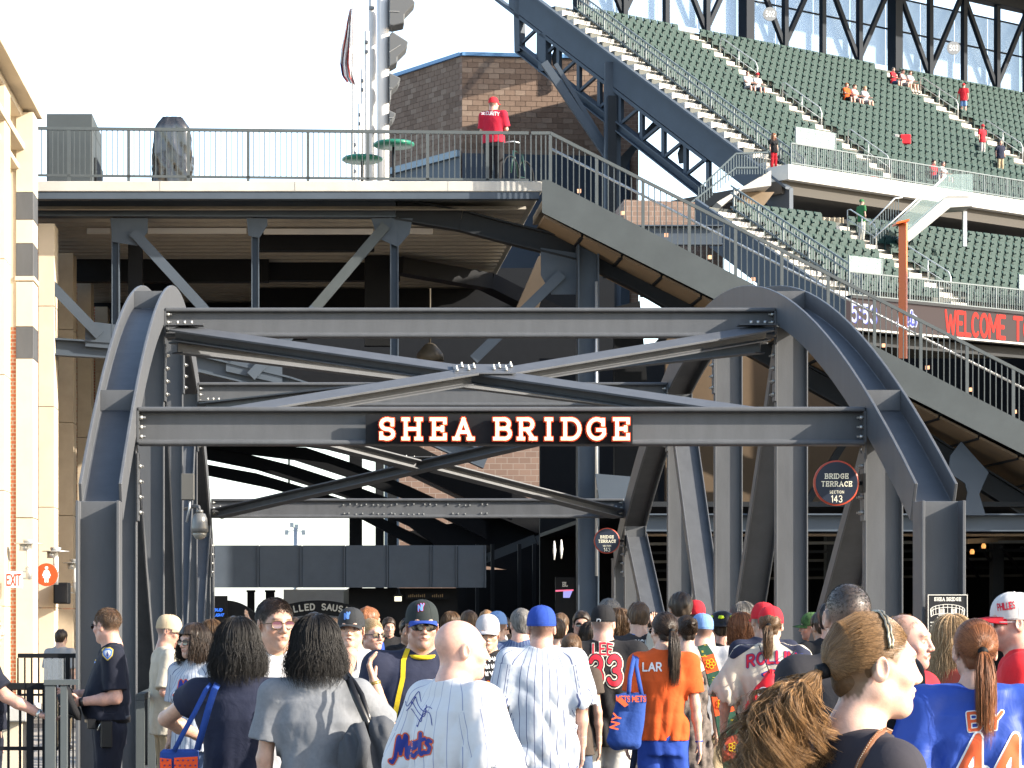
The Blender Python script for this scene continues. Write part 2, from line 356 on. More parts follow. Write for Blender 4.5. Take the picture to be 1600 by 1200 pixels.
def xbrace(ya, za, yb, zb):
    ia, ib = BX0+.12, BX1-.12; sp = (zb-za)/(yb-ya); un = Vector((0, -sp, 1)).normalized()
    tee((ia, ya, za), (ib, yb, zb), up=un); tee((ia, yb, zb-.0), ((ia+ib)/2-.12, (ya+yb)/2+.02*(yb-ya), (za+zb)/2), up=un); tee(((ia+ib)/2+.12, (ya+yb)/2-.02*(yb-ya), (za+zb)/2), (ib, ya, za), up=un)
    ym, zm, xm = (ya+yb)/2, (za+zb)/2, (ia+ib)/2; sl = (zb-za)/(yb-ya)
    q = MB(); pts = [(xm-.28, ym-.17, zm+.016-.17*sl), (xm+.28, ym-.17, zm+.016-.17*sl), (xm+.28, ym+.17, zm+.016+.17*sl), (xm-.28, ym+.17, zm+.016+.17*sl)]
    q.poly(pts, (0, 0, .012)); gp = q.build('gusset_plate', STEEL, BR)
    q = MB()
    for sxx in (-1, 1):
        for k in range(4):
            for w in (-.035, .035):
                x = xm+sxx*(.09+k*.055); y = ym+w+sxx*(.05+k*.03)*(.55 if k % 2 else -.55); z = zm+.028+(y-ym)*sl; q.tube([(x, y, z), (x, y, z+.02)], .016, 6); q.tube([(x, y, z+.02), (x, y, z+.036)], .008, 5)
    q.build('bolt', BOLTM, gp, kind='stuff')
    for x in (ia, ib):
        for y, z in ((ya, za), (yb, zb)):
            s = 1 if x == ia else -1
            q = MB(); q.box((min(x-s*.10, x+s*.28), y-.09, z+.014), (max(x-s*.10, x+s*.28), y+.09, z+.026)); gp = q.build('gusset_plate', STEEL, BR)
            q = MB()
            for k in range(3): q.tube([(x+s*(.02+k*.07), y-.05, z+.026), (x+s*(.02+k*.07), y-.05, z+.06)], .017, 6)
            q.build('bolt', BOLTM, gp, kind='stuff')
xbrace(25.52, 4.60, 21.78, 3.36)
xbrace(33.25, 4.50, 25.86, 4.50)
xbrace(37.86, 3.30, 33.56, 4.45)
# lit letters on the front beam
LETC = mat('cream_lit_letter', (.80, .60, .36), .5, emit=.20)
LETO = mat('orange_letter_edge', (.42, .035, .008), .5, emit=.14)
zc = P(0, 671, 21.46).z; h = .192; ylet = 21.445
LR = thing('tmp', '', ''); bpy.data.objects.remove(LR)
_x = {'S': 614, 'H': 661, 'E': 0}
lx = [(614, 'S'), (661, 'H'), (684, 'E'), (724, 'A')]
spec = [('S', 614, 26), ('H', 643.5, 33), ('E', 684, 26), ('A', 723.5, 34), ('B', 784, 29), ('R', 822.5, 32), ('I', 856.5, 13), ('D', 891, 32), ('G', 930.5, 30), ('E', 969.5, 26)]
spec[0] = ('S', 604.5, 24)
for ch, px, wpx in spec:
    w, st, sf = GL[ch]; W_m = wpx*ylet/FPX
    strokes, WW = strokes_of(ch, 0, .13 if ch not in 'SG' else .001)
    if ch in 'SG': strokes, WW = strokes_of(ch, 0, .12)
    c = P(px, 671, ylet)
    full = (max(a for s in strokes for a, b in s)-min(a for s in strokes for a, b in s))+.17
    sx = W_m/full
    mid = (max(a for s in strokes for a, b in s)+min(a for s in strokes for a, b in s))/2
    strokes = [[((a-mid)*sx/h, b*.84+.08) for a, b in s] for s in strokes]
    q = MB(); sign_text(q, ch, c+Vector((0, 0, 0)), (1, 0, 0), (0, 0, 1), h, stroke=.155, strokes=(strokes, 1), res=.022, out=.040, depth=.045, square=True)
    lo = q.build('letter', LETO, BR)
    q = MB(); sign_text(q, ch, c+Vector((0, -.047, 0)), (1, 0, 0), (0, 0, 1), h, stroke=.150, strokes=(strokes, 1), res=.022, depth=.012, square=True)
    q.build('letter_face', LETC, lo)
q = MB(); a = P(575, 0, 21.5).x; b = P(984, 0, 21.5).x; q.box((a-.02, 21.47, zc-.118), (b+.02, 21.50, zc+.125)); q.build('letter_rail', BLACK, BR)
# camera dome and box on the left side
q = MB(); c = P(312, 806, 25.2)
D = thing('dome_camera', 'grey security camera in a silver hood with clear glass dome on the bridge', 'camera', c)
q = MB(); q.lathe([(.02, .03), (.055, .02), (.075, -.03), (.085, -.12), (.083, -.165)], c, 20); q.lathe([(.02, .06), (.035, .055), (.035, .03), (.02, .03)], c, 12); q.build('hood', mat('silver_paint', (.17, .17, .165), .35, metal=.3), D)
q = MB(); q.lathe([(.072, -.166), (.068, -.19), (.045, -.222), (.01, -.235)], c, 20); q.build('glass_dome', mat('smoked_glass', (.25, .24, .21), .05, spec=.8), D)
q = MB(); q.tube([c+Vector((0, 0, .05)), c+Vector((-.01, 0, .09)), c+Vector((-.06, .1, .10)), c+Vector((-.16, .3, .08))], .018, 8); q.build('bracket', STEEL, D)
c = P(292, 761, 25.3)
D = thing('junction_box', 'grey electrical box with a bent conduit above the dome camera', 'electrical box', c)
q = MB(); q.box(c+Vector((-.055, -.08, -.13)), c+Vector((.075, .04, .13))); q.build('housing', mat('box_grey', (.085, .085, .08), .5), D, bevel=.006)
q = MB(); q.tube([c+Vector((.03, -.05, -.13)), c+Vector((.03, -.05, -.2)), c+Vector((.0, -.05, -.35))], .012, 6); q.build('conduit', GALV, D)
# round terrace signs
NAVY = mat('sign_navy', (.012, .018, .035), .4); RING = mat('sign_red_ring', (.42, .06, .03), .4); SCREAM = mat('sign_cream_glow', (.50, .48, .38), .5, emit=.08); RED_R = mat('sign_red', (.6, .05, .02), .5)  # lettering cream carries a faint glow of its own; the sign is no lamp
def round_sign(px, py, Y, R, label, arm):
    c = P(px, py, Y); T = thing('hanging_sign', label, 'sign', c, group='round BRIDGE TERRACE signs')
    q = MB(); q.lathe([(R-.01, .012), (R, .008), (R, -.028), (R-.012, -.033)], c, 40, axis='y', smooth=False); rg = q.build('rim', RING, T)
    q = MB(); q.lathe([(R*.93, -.030), (R*.93, -.037)], c, 40, axis='y', smooth=False); fc = q.build('face', NAVY, T)
    q = MB(); y = Vector((0, -.0372, 0)); rt, up = (1, 0, 0), (0, 0, 1)
    sign_text(q, 'BRIDGE', c+y+Vector((0, 0, R*.30)), rt, up, R*.20, stroke=.19, slab=.1, gap=.42, width=R*1.0, depth=.0015, square=True)
    sign_text(q, 'TERRACE', c+y+Vector((0, 0, -R*.04)), rt, up, R*.20, stroke=.19, slab=.1, gap=.42, width=R*1.32, depth=.0015, square=True)
    sign_text(q, 'SECTION', c+y+Vector((0, 0, -R*.40)), rt, up, R*.115, stroke=.17, gap=.42, width=R*.62, depth=.0015, res=.07)
    sign_text(q, '143', c+y+Vector((0, 0, -R*.70)), rt, up, R*.28, stroke=.14, gap=.3, width=R*.46, depth=.0015)
    q.build('lettering', SCREAM, fc)
    q = MB(); e = c+Vector(arm)
    q.bar(c+Vector((0, .02, 0)), c+Vector((arm[0]*.98, .02, 0)), .03, .03); q.box((min(e.x, e.x+.02), c.y-.05, c.z-.08), (max(e.x, e.x+.02), c.y+.08, c.z+.08)); q.build('bracket', BLACK, T)
round_sign(1306, 755, 21.45, .19, 'larger round navy BRIDGE TERRACE sign with red rim on the nearer right hanger', (.22, 0, 0))
round_sign(948, 845, 37.8, .19, 'smaller round navy BRIDGE TERRACE sign at the far end of the bridge', (.26, 0, 0))
# plaque on the right end post
c = P(1480, 990, 19.45); T = thing('information_plaque', 'black upright SHEA BRIDGE plaque with a stadium drawing on the right post', 'plaque', (c.x, c.y, 0))
x0, x1, z1 = P(1449, 0, 19.45).x, P(1511, 0, 19.45).x, P(0, 929, 19.45).z
q = MB(); q.box((x0, 19.44, .75), (x1, 19.47, z1)); q.build('board', mat('plaque_black', (.012, .012, .014), .35), T)
q = MB()
for a, b in (((x0, 19.432, z1-.006), (x1, 19.442, z1)), ((x0, 19.432, .75), (x0+.005, 19.442, z1-.006)), ((x1-.005, 19.432, .75), (x1, 19.442, z1-.006))): q.box(a, b)
PLG = mat('plaque_silver', (.62, .60, .54), .5)
q.build('edge', PLG, T)
q = MB(); cx = (x0+x1)/2; yy = 19.4385
sign_text(q, 'SHEA BRIDGE', (cx, yy, z1-.035), (1,0,0), (0,0,1), .024, stroke=.24, slab=.12, gap=.45, width=.2, depth=.001, square=True)
st = []
for k in range(13):
    t = math.pi*(k/12); st.append([(math.cos(t)*1.0, math.sin(t)*.32+.45), (math.cos(t)*.96, math.sin(t)*.2+.05)])
st += [[(math.cos(math.pi*k/16)*1.0, math.sin(math.pi*k/16)*.32+.45) for k in range(17)], [(math.cos(math.pi*k/16)*.9, math.sin(math.pi*k/16)*.22+.38) for k in range(17)], [(math.cos(math.pi*k/16)*.96, math.sin(math.pi*k/16)*.2+.05) for k in range(17)]]
st += [[(-.5+k*.06, .1), (-.5+k*.06, .5)] for k in range(6)]+[[(.22+k*.06, .1), (.22+k*.06, .5)] for k in range(6)]
sign_text(q, '', (cx, yy, z1-.11), (1,0,0), (0,0,1), .13, stroke=.035, strokes=(st, 1), width=.13, res=.02, depth=.001)
sign_text(q, 'SHEA STADIUM 1964-2008', (cx, yy, z1-.175), (1,0,0), (0,0,1), .009, stroke=.2, gap=.5, width=.16, depth=.001, res=.08) if '6' in GL and '9' in GL else None
sign_text(q, 'SHEA STADIUM', (cx, yy, z1-.175), (1,0,0), (0,0,1), .009, stroke=.2, gap=.5, width=.16, depth=.001, res=.08)
for r in range(11):
    z = z1-.215-r*.026; x = x0+.02
    e = x0+(.20 if r % 4 else .12)
    q.box((x, yy-.001, z), (min(x+.07+.05*random.random(), e), yy, z+.008)); 
    q.box((x+.13, yy-.001, z), (x+.13+.10*random.random()+.02, yy, z+.008))
q.build('engraving', PLG, T)
def brickmat(name, c1, c2, mortar, sw, sh, axis='xz', msize=.012, rough=.9):
    m = bpy.data.materials.new(name); m.use_nodes = True; nt = m.node_tree; b = nt.nodes['Principled BSDF']
    tc = nt.nodes.new('ShaderNodeTexCoord'); sp = nt.nodes.new('ShaderNodeSeparateXYZ'); cb = nt.nodes.new('ShaderNodeCombineXYZ')
    nt.links.new(tc.outputs['Object'], sp.inputs[0]); ad = nt.nodes.new('ShaderNodeMath'); ad.operation = 'ADD'
    nt.links.new(sp.outputs[0], ad.inputs[0]); nt.links.new(sp.outputs[1], ad.inputs[1]); nt.links.new(ad.outputs[0], cb.inputs[0]); nt.links.new(sp.outputs[2], cb.inputs[1])
    br = nt.nodes.new('ShaderNodeTexBrick'); br.inputs['Color1'].default_value = (*c1, 1); br.inputs['Color2'].default_value = (*c2, 1); br.inputs['Mortar'].default_value = (*mortar, 1)
    br.inputs['Scale'].default_value = 1; br.inputs['Brick Width'].default_value = sw; br.inputs['Row Height'].default_value = sh; br.inputs['Mortar Size'].default_value = msize; br.inputs['Bias'].default_value = -.1
    nt.links.new(cb.outputs[0], br.inputs['Vector']); nt.links.new(br.outputs[0], b.inputs['Base Color']); b.inputs['Roughness'].default_value = rough
    bp = nt.nodes.new('ShaderNodeBump'); bp.inputs['Strength'].default_value = .6; bp.inputs['Distance'].default_value = .01; bp.invert = True
    nt.links.new(br.outputs[1], bp.inputs['Height']); nt.links.new(bp.outputs[0], b.inputs['Normal']); return m
BRICK = brickmat('orange_red_brick', (.42, .13, .06), (.30, .085, .045), (.40, .30, .22), .22, .072)
BRICKG = brickmat('brown_block_far', (.19, .125, .095), (.15, .098, .075), (.24, .20, .17), .42, .21)
# ---------- left brick and stone building ----------
LB = thing('stone_brick_building', 'cream stone and orange brick building with deep cornice and tall pilasters on the left', 'building', (-7.5, 50, 0))
q = MB(); q.box((-12, 40, 0), (-5.62, 47.2, 10.9)); q.build('wall', CREAM, LB)
q = MB(); q.box((-12, 47.3, 0), (-6.1, 78, 9.6)); q.build('rear_wall', TAN, LB)
# cornice with stepped mouldings
for z0, z1, xo, ye in ((11.05, 11.25, -4.97, 48.0), (10.92, 11.05, -5.25, 47.7), (10.3, 10.42, -5.20, 47.6), (9.95, 10.05, -5.3, 47.5)):
    q = MB(); q.box((-12, 40, z0), (xo, ye, z1)); q.build('cornice', CREAM, LB, bevel=.01)
for i, (yp, xr) in enumerate(((44.2, -5.23), (47.0, -5.04), (50.9, -5.04), (55.0, -5.04), (59.5, -5.04), (64.5, -5.04), (70, -5.04))):
    zt = 11 if i < 2 else 9.55
    if i == 0: zt = 10.9
    q = MB(); 
    zs = [0, .5, 2.2, 4.1, 6.05, 7.05, 8.2, 9.3, zt]
    if i == 1:
        zz = [P(0, y, 47).z for y in (300, 343, 380, 431, 510, 560)]
        st = None
        for a, b, mm in ((zz[0], zt, CREAM), (zz[1], zz[0], STEELB), (zz[2], zz[1], CREAM), (zz[3], zz[2], STEELB), (zz[3]-.09, zz[3], CREAM), (zz[4], zz[3]-.10, CREAM), (zz[5], zz[4], STEELB), (3.55, zz[5], CREAM), (0, 3.54, CREAM)):
            q = MB(); e = .02 if abs(b-a-.09) < .001 else 0; q.box((xr-.32-e, yp-e, a), (xr+e, yp+.8, b-.006)); q.build('stone_block', STEEL if mm is STEELB else mm, LB, bevel=.006)
    else:
        for a, b in ((0, 1.9), (1.91, 3.9), (3.91, 5.9), (5.91, 7.9), (7.91, zt)):
            q = MB(); q.box((xr-.32, yp, a), (xr, yp+.8, b)); q.build('stone_block', CREAM if i < 3 else mat('painted_shade_stone', (.44, .36, .26), .9, var=.1), LB, bevel=.006)  # rear pilasters: same stone, with their shade put into the colour
    q = MB(); q.box((-6.2, yp+.04, 0), (xr-.323, yp+.8, min(zt, 7.05) if i == 1 else zt)); q.build('brick_panel', BRICK, LB)
    if i == 1: q = MB(); q.box((-5.9, yp+.03, 7.05), (xr-.323, yp+.8, zt-.01)); q.build('stone_block', CREAM, LB)
q = MB(); q.box((-6.08, 47.9, 0), (-5.42, 74, .9)); q.build('plinth', CREAM, LB)
# wall lamps
LAMPC = mat('lamp_tube_white', (.85, .85, .82), .3)
for px, py, Y in ((45, 850, 44.6), (87, 862, 48.2), (118, 880, 52.2)):
    c = P(px, py, Y); L = thing('wall_lantern', {45: 'nearest disc-topped wall lantern on the first brick pilaster', 87: 'second disc-topped wall lantern above the restroom sign', 118: 'farthest wall lantern half hidden by the bridge post'}[px], 'lamp', c, group='disc-topped wall lanterns')
    q = MB(); q.lathe([(.26, 0), (.25, .015), (.02, .02)], c, 24); q.lathe([(.09, .02), (.11, .07), (.09, .085)], c, 12); q.build('shade', GALV, L)
    q = MB(); q.lathe([(.045, -.40), (.05, -.38), (.05, -.001)], c, 12); q.build('glass_tube', LAMPC, L)
    q = MB(); q.lathe([(.075, -.12), (.075, -.0)], c+Vector((-.09, 0, -.0)), 10); q.build('cage', GALV, L)
    q = MB(); q.lathe([(.05, -.62), (.06, -.41), (.03, -.40)], c, 10)
    q.bar(c+Vector((-.6, 0, -.48)), c+Vector((0, 0, -.48)), .025, .025); q.bar(c+Vector((-.6, 0, -.60)), c+Vector((0, 0, -.60)), .025, .025); q.box(c+Vector((-.66, -.08, -.72)), c+Vector((-.6, .08, -.36))); q.build('bracket', GALV, L, kind='stuff')
# exit sign, restroom sign
c = P(22, 906, 44.0); T = thing('exit_sign', 'white EXIT sign with red letters on the nearest pilaster', 'sign', c)
q = MB(); q.box(c+Vector((-.155, -.0, -.14)), c+Vector((.145, .04, .14))); q.build('panel', WHITE, T, bevel=.005)
q = MB(); sign_text(q, 'EXIT', c+Vector((-.005, -.002, 0)), (1,0,0), (0,0,1), .18, stroke=.17, gap=.22, width=.24, depth=.003); q.build('lettering', RED_R, T)
c = P(73, 898, 47.9); T = thing('restroom_sign', "round orange-red women's restroom sign with a white figure", 'sign', c)
q = MB(); q.lathe([(.215, .0), (.215, -.04), (.205, -.045)], c, 40, axis='y', smooth=False); q.build('disc', mat('sign_orange', (.60, .06, .012), .45), T)
q = MB(); q.lathe([(.032, -.046), (.030, -.052)], c+Vector((0, 0, .125)), 16, axis='y', smooth=False)
q.poly([c+Vector((a, -.0455, b)) for a, b in [(-.035,.082),(.035,.082),(.052,.06),(.082,-.02),(.066,-.028),(.046,.03),(.066,-.062),(.036,-.062),(.036,-.145),(.006,-.145),(.006,-.062),(-.006,-.062),(-.006,-.145),(-.036,-.145),(-.036,-.062),(-.066,-.062),(-.046,.03),(-.066,-.028),(-.082,-.02),(-.052,.06)]], (0, -.004, 0))
q.build('figure', WHITE, T, kind='stuff')
q = MB(); q.bar(c+Vector((-.5, .0, .02)), c+Vector((-.2, .0, .02)), .03, .03); q.build('bracket', BLACK, T)
c = P(96, 918, 50.5); T = thing('wall_television', 'flat black television hanging beside the brick pilasters', 'television', c)
q = MB(); q.box(c+Vector((-.16, 0, -.32)), c+Vector((.13, .6, .1))); q.build('case', BLACK, T, bevel=.02); q = MB(); q.box(c+Vector((-.13, -.006, -.29)), c+Vector((.10, -.001, .07))); q.build('screen', mat('screen_off', (.01, .012, .016), .12), T)
# ---------- upper walkway ----------
YD = 50.0; ZD = P(0, 283, YD).z; XA, XE = P(20, 0, YD).x, P(847, 0, YD).x
UD = thing('upper_walkway', 'raised concrete walkway carried by a dark steel truss behind the bridge', 'walkway', (0, 55, 0))
q = MB(); q.box((XA, YD, ZD-.20), (XE, 74, ZD)); q.build('deck_slab', CONC, UD, bevel=.01)
for px in (461, 700, 250):
    q = MB(); x = P(px, 0, YD).x; q.box((x-.006, YD-.004, ZD-.198), (x+.006, YD-.001, ZD-.002)); q.build('joint', CONCD, UD)
q = MB(); q.box((XA, YD+.03, ZD-.34), (XE-.05, YD+.25, ZD-.202)); q.build('fascia_strip', STEELB, UD)
yT = 51.15
def G(px, py, Y=yT): return P(px, py, Y)
def chord(pts, h, name='chord', bf=.3, mat_=STEELB, Y=yT, par=None):
    for a, b in zip(pts[:-1], pts[1:]):
        q = MB(); q.ibeam(G(*a, Y), G(*b, Y), (0, 0, 1), h, bf, .035, .02); q.build(name, mat_, par or UD)
chord([(48, 325), (618, 327)], .36)
chord([(619, 328), (720, 345), (800, 366), (905, 392), (1000, 440), (1100, 498), (1230, 572), (1400, 665), (1600, 790), (1700, 850)], .42, 'sloping_chord', mat_=DARK)
chord([(50, 540), (180, 548), (300, 566), (450, 602), (600, 650), (760, 720)], .34, 'lower_chord')
for px, w, y0, y1 in ((181, 12, 341, 540), (399, 12, 341, 590), (616, 13, 341, 650)):
    q = MB(); q.ibeam(G(px, y0), G(px, y1), (1, 0, 0), w*yT/4000, .25, .02, .015); q.build('truss_post', STEELB, UD)
for pts in (((172,341),(231,341),(231,362),(214,384),(176,378)), ((385,341),(418,341),(418,352),(405,372),(388,368)), ((580,341),(645,341),(640,365),(622,386),(590,372)), ((133,541),(133,512),(148,503),(188,508),(188,546)), ((353,580),(353,540),(380,530),(441,545),(441,600)), ((845,387),(905,396),(935,404),(935,460),(862,460),(845,430))):
    q = MB(); q.poly([G(a, b, yT-.12) for a, b in pts], (0, .03, 0)); q.build('gusset_plate', STEELB, UD)
for a, b in (((46, 410), (156, 524)), ((208, 362), (318, 482)), ((318, 482), (378, 555)), ((603, 352), (492, 482)), ((492, 482), (392, 588)), ((878, 428), (740, 562))):
    q = MB(); q.ibeam(G(*a, yT-.18), G(*b, yT-.18), (0, 1, 0), .10, .2, .02, .015); q.build('diagonal_strut', STEELB if a[0] != 603 else STEEL2, UD)
q = MB(); q.ibeam(P(918, 372, 50.9), P(918, 1380, 50.9), (1, 0, 0), .42, .4, .03, .02); q.build('column', STEELB, UD)
q = MB(); q.tube([P(932, 440, 50.55), P(932, 900, 50.55)], .03, 8); q.build('drain_pipe', GALV, UD)
# corrugated ceiling
zc_ = ZD-.42; q = MB(); ys = np.arange(50.8, 73.6, .27); vs = []; 
for i, y in enumerate(ys):
    z = zc_+(.10 if i % 2 else 0)
    vs += [(XA+.2, y, z), (4.35, y, z), (XA+.2, y+.15, z), (4.35, y+.15, z)]
fs = []
for i in range(len(ys)):
    b = i*4; fs.append((b, b+2, b+3, b+1))
    if i < len(ys)-1: fs.append((b+2, b+4, b+5, b+3))
q.add(vs, fs); q.build('corrugated_ceiling', mat('corrugated_sheet', (.34, .32, .28), .6, var=.1), UD, kind='stuff')
def XB(x0p, x1p, y0p, y1p, Y, m, name='ceiling_girder'):
    q = MB(); a, b = P(x0p, y1p, Y), P(x1p, y0p, Y); q.box((a.x, Y, a.z), (b.x, Y+.35, b.z)); return q.build(name, m, UD)
def XG(x0p, x1p, ytop, ybot, m, name='ceiling_girder'):
    Y = 4000*(zc_-CAMZ-.02)/(VY-ytop); a, b = P(x0p, ybot, Y), P(x1p, ytop, Y); q = MB(); q.box((a.x, Y, a.z), (b.x, Y+.3, zc_-.005)); return q.build(name, m, UD)
XG(92, 420, 406, 440, BLACK); XG(400, 585, 366, 391, BLACK); XG(400, 625, 411, 438, BLACK); XG(90, 480, 474, 530, BLACK); XG(400, 640, 452, 510, BLACK); XG(640, 900, 452, 480, BLACK)
XG(225, 268, 430, 520, BLACK, 'hanging_duct'); XG(570, 622, 400, 540, BLACK, 'hanging_duct'); XG(200, 222, 345, 470, BLACK, 'hanging_duct')
for i, (a, b) in enumerate((((136, 361), (172, 361)), ((231, 361), (385, 361)), ((412, 362), (583, 362)), ((637, 361), (676, 362)))):
    q = MB(); q.bar(P(*a, 53.4), P(*b, 53.4), .1, .11); q.build('strip_light', WHITE, UD)
for x, y, w, h, Y in ((361, 345, 20, 13, 54), (371, 396, 20, 19, 60), (378, 447, 18, 16, 65)):
    q = MB(); a, b = P(x-w/2, y+h/2, Y), P(x+w/2, y-h/2, Y); q.box((a.x, Y, a.z), (b.x, Y+.3, b.z+.15)); q.build('ceiling_box', BLACK, UD)
q = MB(); pts = [P(620, 415, 57), P(760, 440, 59), P(820, 470, 60), P(930, 520, 61)]
for a, b in zip(pts[:-1], pts[1:]): q.bar(a, b, .4, .36)
q.build('sloping_girder', BLACK, UD)
q = MB(); q.poly([P(790, 520, 58), P(842, 400, 58), (P(846, 400, 58)), P(846, 380, 58), P(870, 390, 58), P(830, 520, 58)], (0, .4, 0)); q.build('raking_prop', TAN, UD)
q = MB(); c = P(672, 552, 55); q.lathe([(.30, -.17), (.27, .0), (.12, .18), (.05, .22)], c, 20); q.tube([c+Vector((0, 0, .2)), c+Vector((0, 0, 1.4))], .02, 6); q.build('high_bay_lamp', mat('lamp_amber', (.07, .06, .045), .5), UD)
# dark space under: back wall, columns, underside of the far stand
HB = thing('rear_grandstand_frame', 'black raking steel frame of the grandstand seen through the bridge against white sky', 'frame', (0, 80, 0))
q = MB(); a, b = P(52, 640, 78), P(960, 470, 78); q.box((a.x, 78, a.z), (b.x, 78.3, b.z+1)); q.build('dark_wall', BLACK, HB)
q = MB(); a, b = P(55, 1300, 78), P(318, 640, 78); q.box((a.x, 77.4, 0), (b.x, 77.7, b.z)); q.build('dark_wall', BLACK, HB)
def rake(pts, th, Y, name='raking_beam', m=BLACK, w=.5):
    q = MB()
    for a, b in zip(pts[:-1], pts[1:]):
        A, B = P(*a, Y), P(*b, Y); q.poly([A, B, B-Vector((0, 0, th)), A-Vector((0, 0, th))], (0, w, 0))
    return q.build(name, m, HB)
def rk(top, bot, Y, name='raking_beam'):
    q = MB(); q.poly([P(*p, Y) for p in top]+[P(*p, Y) for p in bot[::-1]], (0, .5, 0)); return q.build(name, BLACK, HB)
rk([(300, 650), (375, 640), (478, 640), (546, 640), (640, 690), (800, 770)], [(300, 690), (375, 697), (478, 697), (546, 706), (640, 738), (800, 812)], 82.2)
rk([(318, 697), (388, 697), (478, 699), (546, 722), (640, 760), (760, 815)], [(330, 699), (388, 709), (460, 718), (546, 746), (640, 782), (760, 842)], 82.5)
rk([(300, 694), (316, 697), (385, 709), (456, 727), (546, 756), (640, 790), (760, 850)], [(300, 713), (316, 716), (400, 733), (478, 757), (546, 779), (640, 822), (725, 885)], 82.8)
rk([(300, 721), (316, 724), (400, 739), (478, 762), (530, 778), (640, 830), (719, 870)], [(300, 738), (317, 741), (416, 761), (482, 778), (560, 808), (640, 850), (719, 888)], 83.1)
rk([(440, 700), (466, 700), (462, 735), (446, 732)], [(441, 701), (465, 701), (458, 760), (446, 758)], 82.0, 'joint_plate') if 0 else None
rk([(625, 700), (700, 720), (1000, 860)], [(625, 735), (760, 800), (1000, 900)], 84.5)
rk([(640, 830), (800, 800), (1010, 870)], [(640, 850), (760, 884), (1010, 930)], 85)
for x0, x1, y0 in ((546, 566, 650), (587, 600, 700), (606, 620, 640), (450, 453, 710)):
    q = MB(); a, b = P(x0, 858, 84), P(x1, y0, 84); q.box((a.x, 84, 0 if x0 > 500 else a.z+1.7), (b.x, 84.5, b.z)); q.build('column', BLACK if x0 == 546 else DARK, HB)
for p0, p1 in (((722, 885), (760, 868)), ((748, 877), (836, 842)), ((838, 845), (905, 818))):
    q = MB(); q.bar(P(*p0, 81), P(*p1, 81), .3, .28); q.build('grey_purlin', STEEL2, HB)
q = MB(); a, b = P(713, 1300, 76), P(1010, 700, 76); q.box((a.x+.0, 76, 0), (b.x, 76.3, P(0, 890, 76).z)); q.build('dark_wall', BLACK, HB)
for x in (746, 770, 812, 835, 866, 884):
    q = MB(); a = P(x, 890, 75); q.box((a.x-.05, 75, 0), (a.x+.05, 75.15, P(0, 850, 75).z)); q.build('column', DARK, HB)
q = MB(); a, b = P(624, 858, 90), P(718, 690, 90); q.box((a.x, 90, 0), (b.x+3.5, 91, b.z)); q.build('brick_wall', BRICKG, HB)
# panelled girder across the far end
GP = thing('panelled_parapet', 'dark blue grey panelled girder crossing beyond the far end of the bridge', 'parapet', (0, 58.5, 0))
xs = [325, 335, 405, 472, 540, 607, 675, 715, 760]
za, zb = P(0, 918, 58.5).z, P(0, 852, 58.5).z
PP = mat('parapet_blue_grey', (.075, .095, .125), .5, var=.1)
for a, b in zip(xs[:-1], xs[1:]):
    q = MB(); q.box((P(a, 0, 58.5).x+.006, 58.5, za), (P(b, 0, 58.5).x-.006, 58.7, zb)); q.build('panel', PP, GP)
    q = MB(); q.box((P(b, 0, 58.5).x-.04, 58.44, za), (P(b, 0, 58.5).x-.01, 58.497, zb)); q.build('rib', PP, GP)
q = MB(); q.box((P(326, 0, 58.5).x, 58.55, za+.01), (P(760, 0, 58.5).x, 58.8, zb-.02)); q.build('backing', BLACK, GP)
q = MB(); q.box((P(545, 0, 59.5).x, 59.5, 0), (P(715, 0, 59.5).x, 68, za)); q.build('bay_shade_block', BLACK, GP)  # solid black block stands in for the shade inside the passage
# lit concession things beyond
q = MB(); c = P(495, 942, 56.5); T = thing('sausage_sign', 'black arched metal sign lettered GRILLED SAUSAGE above the far stall', 'sign', (c.x, 56.5, 0))
sg = []
for i, ch in enumerate('GRILLED SAUSAGE'):
    if ch == ' ': continue
    t = (i-7)/7.5; cc = P(497+t*66, 948+t*t*12, 56.5); rt = Vector((math.cos(t*.35), 0, -math.sin(t*.35))); up = Vector((-rt.z, 0, rt.x)) if 0 else Vector((math.sin(t*.35), 0, math.cos(t*.35)))
    sign_text(q, ch, cc, rt, up, .125, stroke=.24, depth=.015)
q.build('lettering', mat('sign_silver', (.42, .42, .38), .4), T)
q = MB(); pts = [P(497+t*72, 938+t*t*14, 56.53) for t in np.linspace(-1, 1, 17)]; low = [P(497+t*72, 961+t*t*12, 56.53) for t in np.linspace(-1, 1, 17)]
q.poly(pts+low[::-1], (0, .04, 0)); q.build('arch_board', BLACK, T)
q = MB()
for s in (428, 566): q.box((P(s, 0, 56.55).x-.04, 56.54, 0), (P(s, 0, 56.55).x+.04, 56.62, P(0, 950, 56.5).z))
q.build('leg', BLACK, T, kind='stuff')
c = P(341, 946, 54.5); T = thing('beer_sign', 'black kiosk board with glowing blue BUD LIGHT neon', 'neon sign', (c.x, 54.5, 0))
q = MB(); a, b = P(327, 975, 54.5), P(355, 931, 54.5); q.box((a.x, 54.5, 0), (b.x, 54.8, b.z)); q.build('cabinet', BLACK, T)
q = MB(); NEON = mat('blue_neon', (.05, .22, 1), .4, glow=.6)
sign_text(q, 'BUD', P(341, 953, 54.48), (1,0,0), (.25,0,1), .055, stroke=.2, width=.17, depth=.01); sign_text(q, 'LIGHT', P(342, 961, 54.48), (1,0,0), (.25,0,1), .055, stroke=.2, width=.21, depth=.01); q.build('neon_lettering', NEON, T)
c = P(375, 950, 55.5); T = thing('kiosk', 'dark curved kiosk roof beside the blue beer neon', 'kiosk', (c.x, 55.5, 0))
